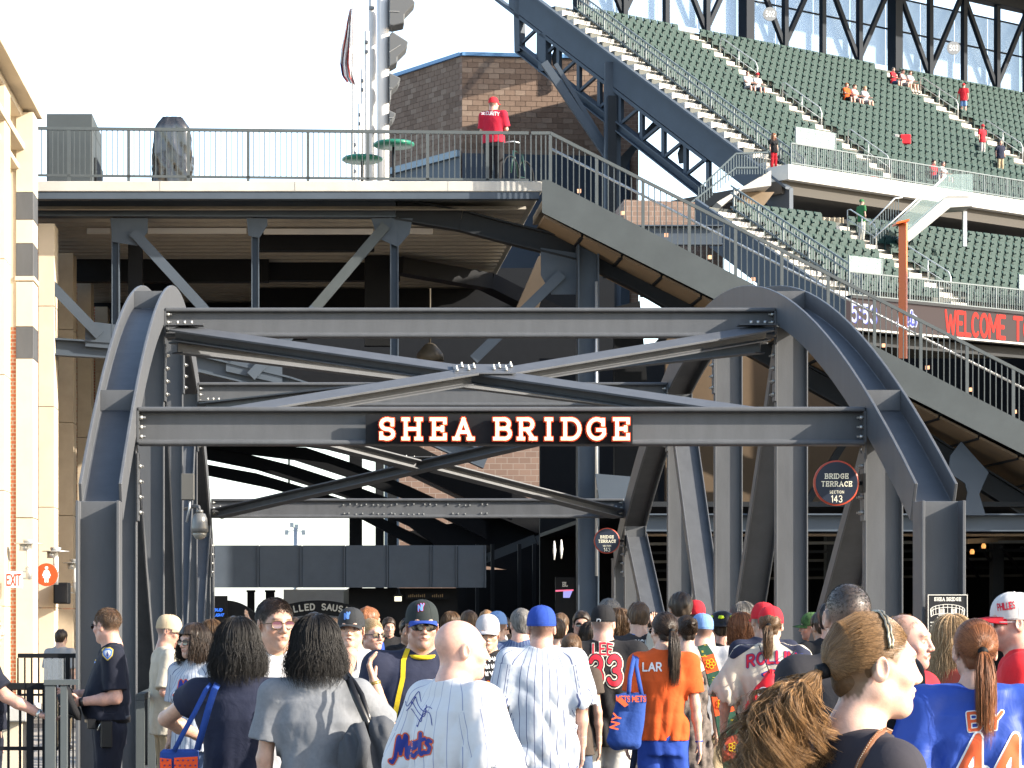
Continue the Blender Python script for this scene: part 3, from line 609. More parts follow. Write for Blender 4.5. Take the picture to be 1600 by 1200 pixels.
q = MB(); pts = [P(354+i*6, 938+ (i/9)**2*30, 55.5) for i in range(10)]; q.poly(pts+[P(408, 1010, 55.5), P(354, 1010, 55.5)], (0, 1.4, 0)); q.build('roof', BLACK, T); q = MB(); q.box((P(356, 0, 55.5).x, 55.55, 0), (P(406, 0, 55.5).x, 56.8, P(0, 1008, 55.5).z)); q.build('counter', DARK, T)
for px, lab in ((392, 'black square post top beyond the kiosk'), (422, 'black post with a wider cap left of the sausage sign')):
    c = P(px, 940, 62.5); T = thing('dark_post', lab, 'post', (c.x, 62.5, 0)); q = MB(); w = .09 if px < 400 else .11
    q.box((c.x-w, 62.5, 0), (c.x+w, 62.7, P(0, 924, 62.5).z)); q.build('shaft', BLACK, T); q = MB(); q.box((c.x-w-.02, 62.48, P(0, 925, 62.5).z), (c.x+w+.02, 62.72, P(0, 922, 62.5).z)); q.build('cap', BLACK, T)
q = MB(); q.box((P(443, 0, 72.5).x, 72.5, 0), (P(546, 0, 72.5).x, 72.8, P(0, 921, 72.5).z)); tag(q.build('grey_screen_wall', CONC), 'plain grey wall standing behind the arched sausage sign', 'wall')
# lantern and shop sign in the dark bay
c = P(622, 936, 59); T = thing('hanging_lantern', 'pale lit lantern hanging in the dark passage', 'lamp', c)
q = MB(); q.box(c+Vector((-.08, -.08, -.05)), c+Vector((.08, .08, .06))); q.build('glass', mat('lantern_glow', (.9, .85, .65), .5, emit=.5), T); q = MB(); q.lathe([(.13, .06), (.05, .13), (.02, .25)], c, 8); q.build('cap', DARK, T)
c = P(668, 931, 59.1); T = thing('stall_fascia_sign', 'dim gold lettered fascia sign over a food stall', 'sign', c)
q = MB(); q.box(c+Vector((-.5, .02, -.08)), c+Vector((.5, .06, .08))); q.build('board', BLACK, T)
q = MB(); [q.box(c+Vector((x-.012, .010, -.03)), c+Vector((x+.012, .018, .03+.012*((i*7)%3-1)))) for i, x in enumerate([-.43+.045*k for k in range(9)]+[.12+.045*k for k in range(6)])]; q.build('lettering', mat('dim_gold', (.25, .17, .08), .5), T)
c = P(882, 920, 56.5); T = thing('hotel_board', 'dark board ending in EL with a pink and violet panel', 'sign', (c.x, 56.5, 0))
q = MB(); a, b = P(868, 936, 56.5), P(898, 902, 56.5); q.box((a.x, 56.5, 0), (b.x, 56.6, b.z)); q.build('board', BLACK, T)
q = MB(); sign_text(q, 'EL', P(883, 913, 56.49), (1,0,0), (0,0,1), .085, stroke=.22, slab=.1, width=.10, depth=.004); q.build('lettering', PLG, T)
q = MB(); q.poly([P(880, 924, 56.49), P(895, 922, 56.49), P(890, 934, 56.49), P(880, 934, 56.49)], (0, -.01, 0)); q.build('violet_panel', mat('violet_screen', (.20, .20, .48), .4, emit=.5), T)
q = MB(); q.poly([P(868, 922, 56.48), P(896, 921, 56.48), P(896, 923, 56.48), P(868, 924.5, 56.48)], (0, -.01, 0)); q.build('pink_line', mat('pink_line', (.7, .12, .22), .4, emit=.4), T)
# ---------- railing on the walkway ----------
def picket_rail(T, pts_top, height, Y, step, postevery, first_off=0, gap=.1, rw=.05, n0=None, skip=None, posts=None):
    A, B = pts_top; A, B = Vector(A), Vector(B); d = B-A; L = d.length; dz = Vector((0, 0, height))
    q = MB(); q.bar(A, B, .05, .06); q.build('top_rail', RAIL, T)
    q = MB(); q.bar(A-dz+Vector((0, 0, gap)), B-dz+Vector((0, 0, gap)), .04, .045); q.build('bottom_rail', RAIL, T)
    n = int(d.x/step); bal = None; post = None
    for i in range(n+1):
        c = A+d*(i*step/d.x)
        if i % postevery == 0:
            if post is None:
                q = MB(); q.box((-.03, -.02, -height-.02), (.03, .02, -.03)); post = q.build('post', RAIL, T, world=False); post.location = c-T.location
            else: dup(post, T, c-T.location)
        else:
            if bal is None:
                q = MB(); q.box((-.009, -.009, -height+gap+.02), (.009, .009, -.03)); bal = q.build('baluster', RAIL, T, world=False); bal.location = c-T.location
            else: dup(bal, T, c-T.location)
RL = thing('walkway_railing', 'long grey picket railing along the edge of the upper walkway', 'railing', (0, YD+.1, ZD))
picket_rail(RL, (P(14, 200, YD+.1), P(826, 208, YD+.1)), 1.02, YD, .1064, 11)
# ---------- stairs ----------
YS = 49.5; ST = thing('outdoor_staircase', 'long grey green steel staircase descending to the right behind the bridge', 'staircase', (10, 51, 0))
def stl(px): return (283 if px < 857 else 283+(px-857)*.507)
a0, a1 = (847, 283), (1720, 283+863*.507)
q = MB(); q.poly([P(847, 332, YS), P(847, 281, YS), P(857, 281, YS), P(1720, a1[1], YS), P(1720, a1[1]+50, YS)], (0, .04, 0)); q.build('stringer', STEEL2, ST)
q = MB(); q.poly([P(847, 332, YS+3.5), P(847, 281, YS+3.5), P(857, 281, YS+3.5), P(1720, a1[1], YS+3.5), P(1720, a1[1]+50, YS+3.5)], (0, .04, 0)); q.build('stringer', STEEL2, ST)
p0, p1 = P(857, 283, YS), P(1720, a1[1], YS); run, drop = p1.x-p0.x, p0.z-p1.z; ns = int(drop/.165); tr = run/ns; rs = drop/ns; stp = None
for i in range(ns):
    x = p0.x+i*tr; z = p0.z-(i+1)*rs
    if stp is None:
        q = MB(); q.box((0, 0, -.05), (tr+.03, 3.4, 0)); q.box((0, 0.001, -.0), (.03, 3.399, rs-.052)); stp = q.build('step', CONCD, ST, world=False); stp.location = (x-10, YS+.05-51, z-.10)
    else: dup(stp, ST, (x-10, YS+.05-51, z-.10))
# sloped soffit panels under the stairs in two angles with cross brackets
for i in range(14):
    xa = 850+i*62; xb = xa+58; ya = 336+(xa-850)*.507; yb = ya+58*.507
    q = MB(); q.poly([P(xa, ya+4, YS+.4), P(xb, yb+4, YS+.4), P(xb, yb+4, YS+.4)+Vector((0, 3, 0)), P(xa, ya+4, YS+.4)+Vector((0, 3, 0))], (0, 0, .05)); q.build('soffit_panel', TAN, ST)
    q = MB(); q.bar(P(xa+60, ya+28, YS+.5), P(xa+60, ya+28, YS+.5)+Vector((0, 2.9, 0)), .1, .22); q.build('cross_bracket', DARK, ST)
SR = thing('staircase_railing', 'grey picket handrail following the staircase down to the right', 'railing', (10, YS, 5))
def srail(pa, pb, hgt, Y):
    A, B = P(*pa, Y), P(*pb, Y); d = B-A
    q = MB(); q.bar(A, B, .05, .06); q.build('top_rail', RAIL, SR); 
    q = MB(); q.tube([A+Vector((0, .08, -.28)), B+Vector((0, .08, -.28))], .025, 8); q.build('handrail', GALV, SR)
    n = int(d.x/.112); bal = post = None
    for i in range(n+1):
        c = A+d*(i*.112/d.x)
        if i % 8 == 0:
            if post is None: q = MB(); q.box((-.03, -.02, -hgt), (.03, .02, -.02)); post = q.build('post', RAIL, SR, world=False); post.location = c-SR.location
            else: dup(post, SR, c-SR.location)
        else:
            if bal is None: q = MB(); q.box((-.009, -.009, -hgt), (.009, .009, -.02)); bal = q.build('baluster', RAIL, SR, world=False); bal.location = c-SR.location
            else: dup(bal, SR, c-SR.location)
srail((860, 208), (1720, 208+860*.507), .96, YS+.05)
q = MB(); q.bar(P(830, 208, YS+.05), P(860, 208, YS+.05), .05, .06)
for x in (830, 838, 846, 853): q.box((P(x, 0, YS).x-.012, YS+.04, P(0, 283, YS).z), (P(x, 0, YS).x+.012, YS+.07, P(0, 209, YS).z))
q.build('landing_rail', RAIL, SR)
# small tread lights
tl = None
for i in range(14):
    c = P(905+i*68, 283+48*.507+i*68*.507-6, YS+.12)
    if tl is None:
        q = MB(); q.box((-.035, -.03, 0), (.035, .03, .07)); tl = q.build('tread_light', mat('tread_light', (.7, .35, .2), .3, emit=.3), ST, world=False); tl.location = c-ST.location
    else: dup(tl, ST, c-ST.location)
# ---------- dark concourse to the right, under the stairs ----------
CQ = thing('concourse_frame', 'blue grey steel frame and dark ceiling under the staircase at the right', 'frame', (12, 53, 0))
q = MB(); q.ibeam(P(975, 817, 50.6), P(1640, 817, 50.6), (0, 0, 1), .35, .5, .03, .02); q.build('edge_beam', STEELB, CQ)
q = MB(); q.bar(P(970, 836, 51.5), P(1650, 836, 51.5), .05, .05); q.build('pipe', TAN, CQ)
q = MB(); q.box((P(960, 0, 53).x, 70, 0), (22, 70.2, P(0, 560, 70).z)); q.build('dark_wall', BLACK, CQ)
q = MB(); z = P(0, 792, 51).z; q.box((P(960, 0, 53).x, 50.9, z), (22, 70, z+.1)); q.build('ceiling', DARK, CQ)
WB = mat('wall_tan_brown', (.12, .085, .055), .9, var=.15, vs=.5)
for i in range(3):
    q = MB(); q.poly([P(1040+i*190, 440+i*110, 54.5), P(1225+i*190, 545+i*110, 54.5), P(1225+i*190, 800, 54.5), P(1040+i*190, 800, 54.5)], (0, .2, 0)); q.build('wall_panel', WB, CQ)
q = MB(); q.poly([P(960, 480, 53.8), P(1000, 470, 53.8), P(1030, 800, 53.8), P(960, 800, 53.8)], (0, .2, 0)); q.build('wall_panel', BLACK, CQ)
for pts in (((1485,712),(1502,690),(1545,738),(1535,760),(1530,772),(1540,805),(1505,805),(1512,770),(1508,755),(1482,738)), ((1180,752),(1225,770),(1228,806),(1170,806)), ((930,740),(990,745),(1000,800),(940,805))):
    q = MB(); q.poly([P(a, b, 50.25) for a, b in pts], (0, .05, 0)); q.build('gusset_plate', STEELB, CQ)
for a, b in (((1480, 712), (1400, 770)), ((1258, 790), (1400, 560)), ((1200, 760), (1290, 640)), ((1060, 500), (1010, 560))):
    q = MB(); q.bar(P(*a, 52.3), P(*b, 52.3), .14, .14); q.build('brace', DARK, CQ)
for x in (1300, 1384, 1560, 1150): q = MB(); q.box((P(x, 0, 56).x-.12, 56, 0), (P(x, 0, 56).x+.12, 56.3, 4.5)); q.build('column', DARK, CQ)
for k in range(5):
    q = MB(); q.bar(P(1000, 850+k*14, 54+k*2), P(1700, 846+k*13, 54+k*2), .06, .06); q.build('pipe', DARK if k % 2 else mat('pipe_grey', (.12, .12, .11), .5), CQ)
for k in range(4):
    q = MB(); q.bar(P(1500+k*32, 855, 53), P(1530+k*38, 905, 62), .05, .05); q.build('hanger_rod', BLACK, CQ)
q = MB(); q.bar(P(1508, 846, 52), P(1640, 838, 58), .12, .1); q.build('tan_duct', TAN, CQ)
for x, y in ((1537, 853), (1519, 862), (1546, 827)):
    q = MB(); c = P(x, y, 52); q.lathe([(.03, .05), (.05, 0), (.04, -.05)], c, 8); q.build('ceiling_light', mat('warm_spot', (.8, .35, .1), .5, emit=.4) if y != 827 else LAMPC, CQ)
for x, y, l in ((866, 860, 30), (877, 858, 30)):
    q = MB(); c = P(x, y, 49); q.tube([c+Vector((0, 0, -.18)), c+Vector((.006, 0, 0)), c+Vector((0, 0, .18))], [.012, .03, .012], 8); tag(q.build('pendant_tube', LAMPC), 'slim white pendant tube on the %s' % ('left of the pair' if x == 866 else 'right of the pair'), 'lamp', group='slim pendant tubes')

RBD = thing('added_shade_block', 'tall plain unseen block added beyond the right end of the stairs to shade the concourse', 'building', (30, 60, 0))  # unseen block added right of view to shade the area under the walkway
q = MB(); q.poly([(15.8, 51.8, 0), (22.6, 75, 0), (48, 75, 0), (48, 51.8, 0)], (0, 0, 15.5)); q.build('wall', BRICKG, RBD)
# ---------- brown block building behind ----------
YB = 135.0; c = P(722, 83, YB); BBX = thing('block_building', 'tall brown masonry block building with blue coping behind the walkway', 'building', (c.x, YB, 0))
zt = c.z; z0 = P(0, 284, YB).z-1.5
d2 = Vector((.994, .11, 0)); d1 = Vector((-.62, 1.0, 0)).normalized()
q = MB(); A = Vector((c.x, YB, 0)); 
far2 = A+d2*9.5; far1 = A+d1*7.2
q.poly([(A.x, A.y+.02, 0), (far2.x, far2.y+.02, 0), (far2.x, far2.y+8, 0), (far1.x+.03, far1.y+.02, 0)], (0, 0, zt-.05)); q.build('wall', BRICKG, BBX)
BLK = [mat('brown_block_%s' % n, c_, .9, var=.12, vs=4, bump=.4, bs=12) for n, c_ in (('mid', (.175, .122, .092)), ('dark', (.14, .096, .072)), ('light', (.21, .155, .12)))]
bw, bh = .57, .285; shared = {}; nb = 0; stuff = MB(); ang = math.atan2(d2.y, d2.x)
zz = zt-.17-bh; r = 0
cells = []
while zz > z0:
    x = -.28 if r % 2 else 0
    while x < 8.2:
        xa = max(x, .0); cells.append((xa, min(x+bw, 9)-xa, zz)); x += bw
    zz -= bh; r += 1
for x, w, z in cells:
    if w < .05: continue
    mi = random.choices([0, 1, 2], [.6, .25, .15])[0]
    px = VX+FPX*(A.x+d2.x*x)/YB; py = VY-(z-CAMZ)*FPX/YB
    if nb < 300 and abs(w-bw) < .01 and px < 965:
        if mi not in shared:
            q = MB(); q.box((0, -.012, 0), (bw-.022, .02, bh-.022)); o = q.build('block', BLK[mi], BBX, world=False); shared[mi] = o
        else: o = dup(shared[mi], BBX)
        o.location = (d2.x*x, d2.y*x, z); o.rotation_euler = (0, 0, ang); nb += 1
    else:
        p = A+d2*x; e = A+d2*(x+w-.022); stuff.poly([(p.x, p.y-.012, z), (e.x, e.y-.012, z), (e.x, e.y+.02, z), (p.x, p.y+.02, z)], (0, 0, bh-.022), mi)
zz = zt-.17-bh; r = 0
while zz > z0:
    x = .28 if r % 2 else 0
    while x < 6.8:
        p = A+d1*x; e = A+d1*(x+bw-.022); n = Vector((-d1.y, d1.x, 0)).normalized(); n = -n if n.y > 0 else n
        n = Vector((-.85, -.53, 0))
        stuff.poly([p+Vector((0, 0, zz))+n*.012, e+Vector((0, 0, zz))+n*.012, e+Vector((0, 0, zz))-n*.02, p+Vector((0, 0, zz))-n*.02], (0, 0, bh-.022), random.choices([0, 1, 2], [.6, .25, .15])[0]); x += bw
    zz -= bh; r += 1
stuff.build('small_block', BLK, BBX, kind='stuff')
COP = mat('blue_coping', (.12, .26, .46), .4)
q = MB(); q.bar(A+Vector((-.02, -.06, zt-.05)), far2+Vector((0, -.06, zt-.05)), .2, .19); q.build('coping', COP, BBX)
q = MB(); q.bar(A+Vector((-.06, -.04, zt-.05)), far1+Vector((-.06, 0, zt-.05)), .2, .19); q.build('coping', COP, BBX)
q = MB(); n = Vector((-.85, -.53, 0))*.15
zb = P(0, 240, YB).z
q.poly([A+n+Vector((0, 0, zb)), far1+n+Vector((0, 0, zb)), far1+n+Vector((0, 0, 5)), A+n+Vector((0, 0, 5))], (.05, .05, 0)); q.build('metal_cladding', STEELB, BBX)
q = MB(); q.bar(A+n*1.6+Vector((0, 0, zb)), far1+n*1.6+Vector((0, 0, zb)), .2, .35); q.build('gutter', mat('gutter_blue', (.20, .27, .33), .5), BBX)
q = MB(); q.poly([A+Vector((0, -.15, zb)), A+d2*9+Vector((0, -.15, zb)), A+d2*9+Vector((0, -.15, 5)), A+Vector((0, -.15, 5))], (0, .05, 0)); q.build('metal_cladding', mat('deep_blue_cladding', (.03, .045, .07), .5), BBX)
# ---------- white masts with speakers ----------
YM = 62.0
POLEM = mat('white_mast_paint', (.62, .60, .58), .45, var=.04)
def mast(x0, x1, ytop, Y, label, clips=()):
    c = P((x0+x1)/2, 300, Y); r = (x1-x0)/2*Y/FPX; zt_ = P(0, ytop, Y).z
    T = thing('mast', label, 'mast', (c.x, Y, 0), group='white masts behind the walkway')
    q = MB(); q.lathe([(r, ZD), (r, zt_-.02), (r*.8, zt_)], (c.x, Y, 0), 16); q.build('shaft', POLEM, T)
    for yy in clips:
        q = MB(); z = P(0, yy, Y).z; q.box((c.x-r*.9, Y-r-.05, z-.035), (c.x+r*.5, Y-r+.02, z+.035)); q.build('clamp', STEELB, T)
mast(589, 608, -60, YM, 'thickest white mast, carrying the grey loudspeakers')
mast(576, 588, -60, YM+.6, 'white mast just left of the thickest one', (14,))
mast(569.5, 577, 48, YM-.4, 'white mast with a pair of clamps near its top, tallest of the stepped row', (67, 82))
mast(563.5, 570, 108, YM-.8, 'white mast of the stepped row with its top level with the brown wall', (127, 141))
mast(559.5, 564.5, 162, YM-1.2, 'thin white mast of the stepped row, second lowest', (180, 194))
mast(552.5, 557.5, 209, YM-1.6, 'thin white mast of the stepped row, lowest of all', (227, 240, 268))
mast(549.8, 553, -60, YM+1.2, 'slim flagpole from which the limp flag hangs')
for (x0, pts) in ((608, [(608, -8), (640, -8), (649, 4), (632, 22), (632, 36), (614, 40), (608, 39)]), (608, [(608, 55), (613, 49), (638, 65), (636, 74), (621, 89), (621, 97), (608, 104)]), (608, [(608, 113), (626, 122), (622, 132), (611, 142), (611, 156), (608, 158)]), (608, [(608, 172), (619, 177), (613, 188), (608, 192)])):
    cc = P(pts[0][0], pts[0][1], YM); k = pts[0][1]
    T = thing('loudspeaker', {-8: 'topmost grey loudspeaker cluster on the thick mast', 55: 'second grey loudspeaker cluster down the mast', 113: 'third grey loudspeaker cluster down the mast', 172: 'lowest and smallest grey loudspeaker on the mast'}[k], 'loudspeaker', cc, group='loudspeakers on the mast')
    q = MB(); q.poly([P(a, b, YM-.35) for a, b in pts], (0, .7, 0)); q.build('cabinet', mat('speaker_grey', (.10, .105, .11), .6), T, bevel=.02)
    q = MB(); a, b = pts[len(pts)//2], pts[0]; q.bar(P(608, (pts[0][1]+pts[-1][1])/2+2, YM-.36), P((a[0]+608)/2+4, a[1]-4, YM-.36), .02, .012); q.build('joint_plate', mat('speaker_edge', (.3, .3, .3), .5), T)
# limp flag
q = MB(); FLG = [mat('flag_white', (.75, .74, .74), .8), mat('flag_red', (.55, .10, .08), .8), mat('flag_blue', (.10, .12, .30), .8)]
rows = [(15, 546.5, 549.5), (40, 541, 549), (60, 537, 549), (80, 533, 550), (100, 531, 549), (118, 534, 553), (127, 541, 556)]
vs = []; nC = 9
for y, a, b in rows:
    for k in range(nC): t = k/(nC-1); p = P(a+(b-a)*t, y+(6*t if y > 100 else 0), YM+1.0); vs.append(p+Vector((0, .12*math.sin(k*2.1+y*.05), 0)))
fs = [(i*nC+k, i*nC+k+1, (i+1)*nC+k+1, (i+1)*nC+k) for i in range(len(rows)-1) for k in range(nC-1)]
for i, f in enumerate(fs): q.add([vs[j] for j in f], [(0, 1, 2, 3)], 1 if (i % 4 == 1) else (2 if (i % 8) < 2 and i > 24 else 0))
fl = q.build('flag', FLG); tag(fl, 'limp red, white and blue flag hanging down beside the masts', 'flag')
md = fl.modifiers.new('cloth', 'SOLIDIFY'); md.thickness = .01
# far floodlight pole through the gap
c = P(461, 850, 160); T = thing('floodlight_pole', 'pale distant floodlight pole seen between the beams', 'light pole', (c.x, 160, 0))
q = MB(); q.tube([(c.x, 160, 0), P(462, 824, 160)], .12, 8); q.build('pole', GALV, T)
for x, y in ((448, 832), (474, 832), (456, 820), (463, 823)): q = MB(); cc = P(x, y, 160); q.box(cc-Vector((.12, .1, .15)), cc+Vector((.12, .1, .15))); q.bar(cc, P(461, 828, 160), .05, .05); q.build('lamp', GALV, T)
# ---------- things standing on the walkway ----------
def dk(px, Y): return P(px, 0, Y).x
T = thing('steel_cabinet', 'tall dark grey metal double door cabinet at the left of the walkway', 'cabinet', (dk(107, 51.5), 51.5, ZD))
a, b = dk(73, 51.2), dk(144.5, 51.2); zt2 = P(0, 178, 51.2).z
q = MB(); q.box((a, 51.2, ZD+.02), (b, 53.5, zt2-.30)); q.build('body', STEEL2, T, bevel=.01)
q = MB(); q.box((a, 51.18, zt2-.295), (b, 53.5, zt2)); q.build('hood', STEEL2, T, bevel=.01)
for s in (0, 1): q = MB(); m_ = (a+b)/2; q.box((a+.03 if s == 0 else m_+.006, 51.165, ZD+.08), (m_-.006 if s == 0 else b-.03, 51.198, zt2-.33)); q.build('door', STEEL2, T, bevel=.005)
q = MB(); q.box((b+.003, 51.6, ZD+.1), (b+.05, 53.2, ZD+.75)); q.build('side_panel', BLACK, T)
T = thing('covered_grill', 'tall equipment wrapped in a shiny crumpled black plastic cover', 'covered equipment', (dk(269, 51.5), 51.5, ZD))
prof = []
vs = []; nz, nt_ = 26, 40; zt2 = P(0, 184, 51.5).z
for i in range(nz):
    t = i/(nz-1); z = ZD+.02+(zt2-ZD-.02)*t; hw = .36+.06*math.sin(t*3.0+.4)-.14*max(0, t-.86)/.14; hd = .32-.08*max(0, t-.9)/.1
    for k in range(nt_):
        a = 2*math.pi*k/nt_; ca, sa = math.cos(a), math.sin(a); s = 1/max(abs(ca), abs(sa))**.8
        w = .028*math.sin(k*2.4+t*5)+.02*math.sin(k*5.1-t*11)+.012*math.sin(k*1.7+t*31)
        w *= (1-t*.5)
        vs.append((dk(269, 51.5)+ca*s*(hw+w)*.93, 51.6+sa*s*(hd+w), z))
fs = [(i*nt_+k, i*nt_+(k+1) % nt_, (i+1)*nt_+(k+1) % nt_, (i+1)*nt_+k) for i in range(nz-1) for k in range(nt_)]+[tuple(range((nz-1)*nt_, nz*nt_))]
q = MB(); q.add(vs, fs, 0, True); q.build('plastic_cover', mat('black_plastic_film', (.022, .02, .018), .16, spec=1), T)
GRN = mat('green_table_top', (.02, .16, .10), .3)
for px, py, Y, lab in ((566, 249, 51.6, 'lower round green standing table on the walkway'), (615, 226, 51.0, 'higher round green standing table nearer the block wall')):
    c = P(px, py, Y); T = thing('standing_table', lab, 'table', (c.x, Y, ZD), group='green standing tables')
    q = MB(); q.lathe([(.36, -.05), (.41, -.02), (.41, .02), (.36, .05)], c, 32); q.build('table_top', GRN, T)
    q = MB(); q.lathe([(.03, ZD-c.z+.03), (.03, -.05)], c, 10); q.build('pedestal', DARK, T)
    q = MB(); q.lathe([(.22, ZD-c.z), (.2, ZD-c.z+.03), (.04, ZD-c.z+.05)], c, 20); q.build('base', DARK, T)
T = thing('weight_bag', 'low dark rounded sandbag at the foot of the masts', 'sandbag', (dk(592, 51.8), 51.8, ZD)); q = MB(); q.lathe([(.24, 0), (.26, .05), (.2, .13), (.05, .17)], (dk(592, 51.8), 51.8, ZD), 16); q.build('bag', mat('grey_canvas', (.10, .10, .10), .9, bump=.5), T)
# bicycle / cart next to the guard
T = thing('parked_bicycle', 'dark bicycle leaning by the guard behind the railing', 'bicycle', (dk(803, 51), 51, ZD))
def ring(c, R, r, n=28):
    q = MB(); pts = [Vector(c)+Vector((R*math.sin(2*math.pi*i/n)*.55, R*math.sin(2*math.pi*i/n)*.8, R*math.cos(2*math.pi*i/n))) for i in range(n+1)]; q.tube(pts, r, 6); return q
bx = dk(803, 51)
ring((bx-.06, 51, ZD+.34), .33, .02).build('wheel', BLACK, T); ring((bx+.42*.55+.05, 51.6, ZD+.34), .33, .02).build('wheel', BLACK, T)
q = MB(); q.tube([(bx-.06, 51, ZD+.34), (bx, 51.1, ZD+.8), (bx+.2, 51.4, ZD+.78), (bx+.1, 51.25, ZD+.3), (bx, 51.1, ZD+.8)], .018, 6); q.tube([(bx+.1, 51.25, ZD+.3), (bx+.28, 51.6, ZD+.34), (bx+.2, 51.4, ZD+.78)], .014, 6); q.build('frame', mat('bike_green', (.02, .06, .05), .3), T)
q = MB(); q.tube([(bx-.2, 51.05, ZD+.95), (bx, 51.1, ZD+.98), (bx+.12, 51.1, ZD+.95)], .014, 6); q.build('handlebar', GALV, T)
# ---------- orange foul pole ----------
c = P(1411, 350, 78); T = thing('foul_pole', 'bright orange square steel pole with a flat top bracket before the lower seats', 'pole', (c.x, 78, 0))
ORG = mat('orange_pole_paint', (.80, .16, .03), .45)
q = MB(); w = 7*78/4000; q.poly([(c.x-w, 78, 0), (c.x+w*.25, 77.75, 0), (c.x+w, 78, 0), (c.x+w*.2, 78.3, 0)], (0, 0, c.z)); q.build('shaft', ORG, T)
q = MB(); a = P(1401, 350, 77.7); b = P(1421, 345, 77.7); q.poly([a, b, b+Vector((0, .6, .0)), a+Vector((0, .6, 0))], (0, 0, .06)); q.build('top_bracket', ORG, T)
# ---------- grandstands ----------
SEAT = mat('green_seat_plastic', (.009, .036, .031), .55, spec=.15)
SEATF = mat('seat_frame_green', (.03, .065, .058), .4)
TREAD = mat('stand_concrete', (.11, .115, .105), .9, var=.1)
STEPW = mat('aisle_step_concrete', (.60, .56, .50), .9, var=.06)
def seat_mesh():
    m = MB()
    # curved back, folded seat pan, arm standards; faces -y, width .5
    for i in range(3):
        xs = (-.21, -.09, .09, .21); dy = (-.03, .0, .0, -.03)
        m.add([(xs[i], dy[i]+.10, .42), (xs[i+1], dy[i+1]+.10, .42), (xs[i+1], dy[i+1]+.17, .80), (xs[i], dy[i]+.17, .80),
               (xs[i], dy[i]+.13, .42), (xs[i+1], dy[i+1]+.13, .42), (xs[i+1], dy[i+1]+.20, .81), (xs[i], dy[i]+.20, .81)],
              [(0, 1, 2, 3), (5, 4, 7, 6), (3, 2, 6, 7), (0, 4, 5, 1)], 0)
    m.add([(-.19, .02, .40), (.19, .02, .40), (.19, .07, .74), (-.19, .07, .74), (-.19, .09, .40), (.19, .09, .40), (.19, .10, .73), (-.19, .10, .73)],
          [(0, 1, 2, 3), (5, 4, 7, 6), (3, 2, 6, 7), (0, 4, 5, 1), (1, 5, 6, 2), (4, 0, 3, 7)], 0)
    for x in (-.25,):
        m.box((x-.022, -.16, .58), (x+.022, .16, .62), 1); m.box((x-.02, .02, 0), (x+.02, .10, .58), 1)
    return m
_sm = seat_mesh().mesh('seat'); _sm.materials.append(SEAT); _sm.materials.append(SEATF)
class Stand:
    def __init__(s, O, th, slope, depth=.84):
        s.O = Vector(O); s.r = Vector((math.sin(math.radians(th)), math.cos(math.radians(th)), 0)); s.u = Vector((-s.r.y, s.r.x, 0)); s.th = th
        s.d = depth; s.h = slope*depth; s.ang = math.atan2(s.r.y, s.r.x)
    def p(s, a, b, z=0): return s.O+s.r*a+s.u*b+Vector((0, 0, z))       # a along row, b horizontal uphill
    def row(s, a, k, z=0): return s.p(a, k*s.d, k*s.h+z)
def proj(p): return (VX+FPX*p.x/p.y, VY-FPX*(p.z-CAMZ)/p.y)
def sbox(q, S, a0, a1, b0, b1, z0, z1, mi=0):
    vs = [S.p(a, b, z) for z in (z0, z1) for a, b in ((a0, b0), (a1, b0), (a1, b1), (a0, b1))]
    q.add(vs, [(0,3,2,1),(4,5,6,7),(0,1,5,4),(1,2,6,5),(2,3,7,6),(3,0,4,7)], mi)
U = Stand(P(1205, 262, 115), 53, .70); 
NR = 1
while proj(U.row(2, NR))[1] > -60 and NR < 60: NR += 1
# number of rows so that the back edge passes the right height at px 1200
def back_y(n, px=1400):
    best = None
    for a in np.arange(0, 60, .25):
        x, y = proj(U.row(a, n, .9))
        if best is None or abs(x-px) < best[0]: best = (abs(x-px), y)
    return best[1]
NR = min(range(10, 45), key=lambda n: abs(back_y(n)-84))
LEN = 62.0
US = thing('upper_grandstand', 'upper deck of the stadium with stepped concrete rows, steel side truss and dark roof frame', 'grandstand', U.p(20, 10, 0))
AIS = []            # aisle centres along the row direction
# find aisle positions from the photograph
def a_at(S, px, k):
    return min(np.arange(-5, 90, .1), key=lambda a: abs(proj(S.row(a, k))[0]-px))
def k_at(S, px, py):
    best = min(((a, k) for a in np.arange(-2, 70, .5) for k in range(0, NR+1)), key=lambda t: (proj(S.row(t[0], t[1]))[0]-px)**2+(proj(S.row(t[0], t[1]))[1]-py)**2)
    return best
aisles = [0.6, k_at(U, 1240, 168)[0], k_at(U, 1500, 185)[0]]
aisles.append(aisles[2]+(aisles[2]-aisles[1])); aisles.append(aisles[3]+(aisles[2]-aisles[1]))
m = MB()
for k in range(NR+1):
    sbox(m, U, 0, LEN, k*U.d, (k+1)*U.d+.05, (k-1)*U.h-.02, k*U.h)
m.build('stepped_row', TREAD, US, kind='stuff')
m = MB()
for ac in aisles:
    for k in range(NR):
        for j in (0, 1): sbox(m, U, ac-.55, ac+.55, (k+j*.5)*U.d-.03, (k+.5+j*.5)*U.d, k*U.h-.03, k*U.h+.012+(j)*U.h*.5)
m.build('aisle_step', STEPW, US, kind='stuff')
_ORD = 'front second third fourth fifth sixth seventh eighth ninth tenth eleventh twelfth thirteenth fourteenth fifteenth sixteenth'.split()
_CARD = 'one two three four five six seven eight nine ten eleven twelve thirteen fourteen fifteen sixteen seventeen eighteen nineteen twenty'.split()
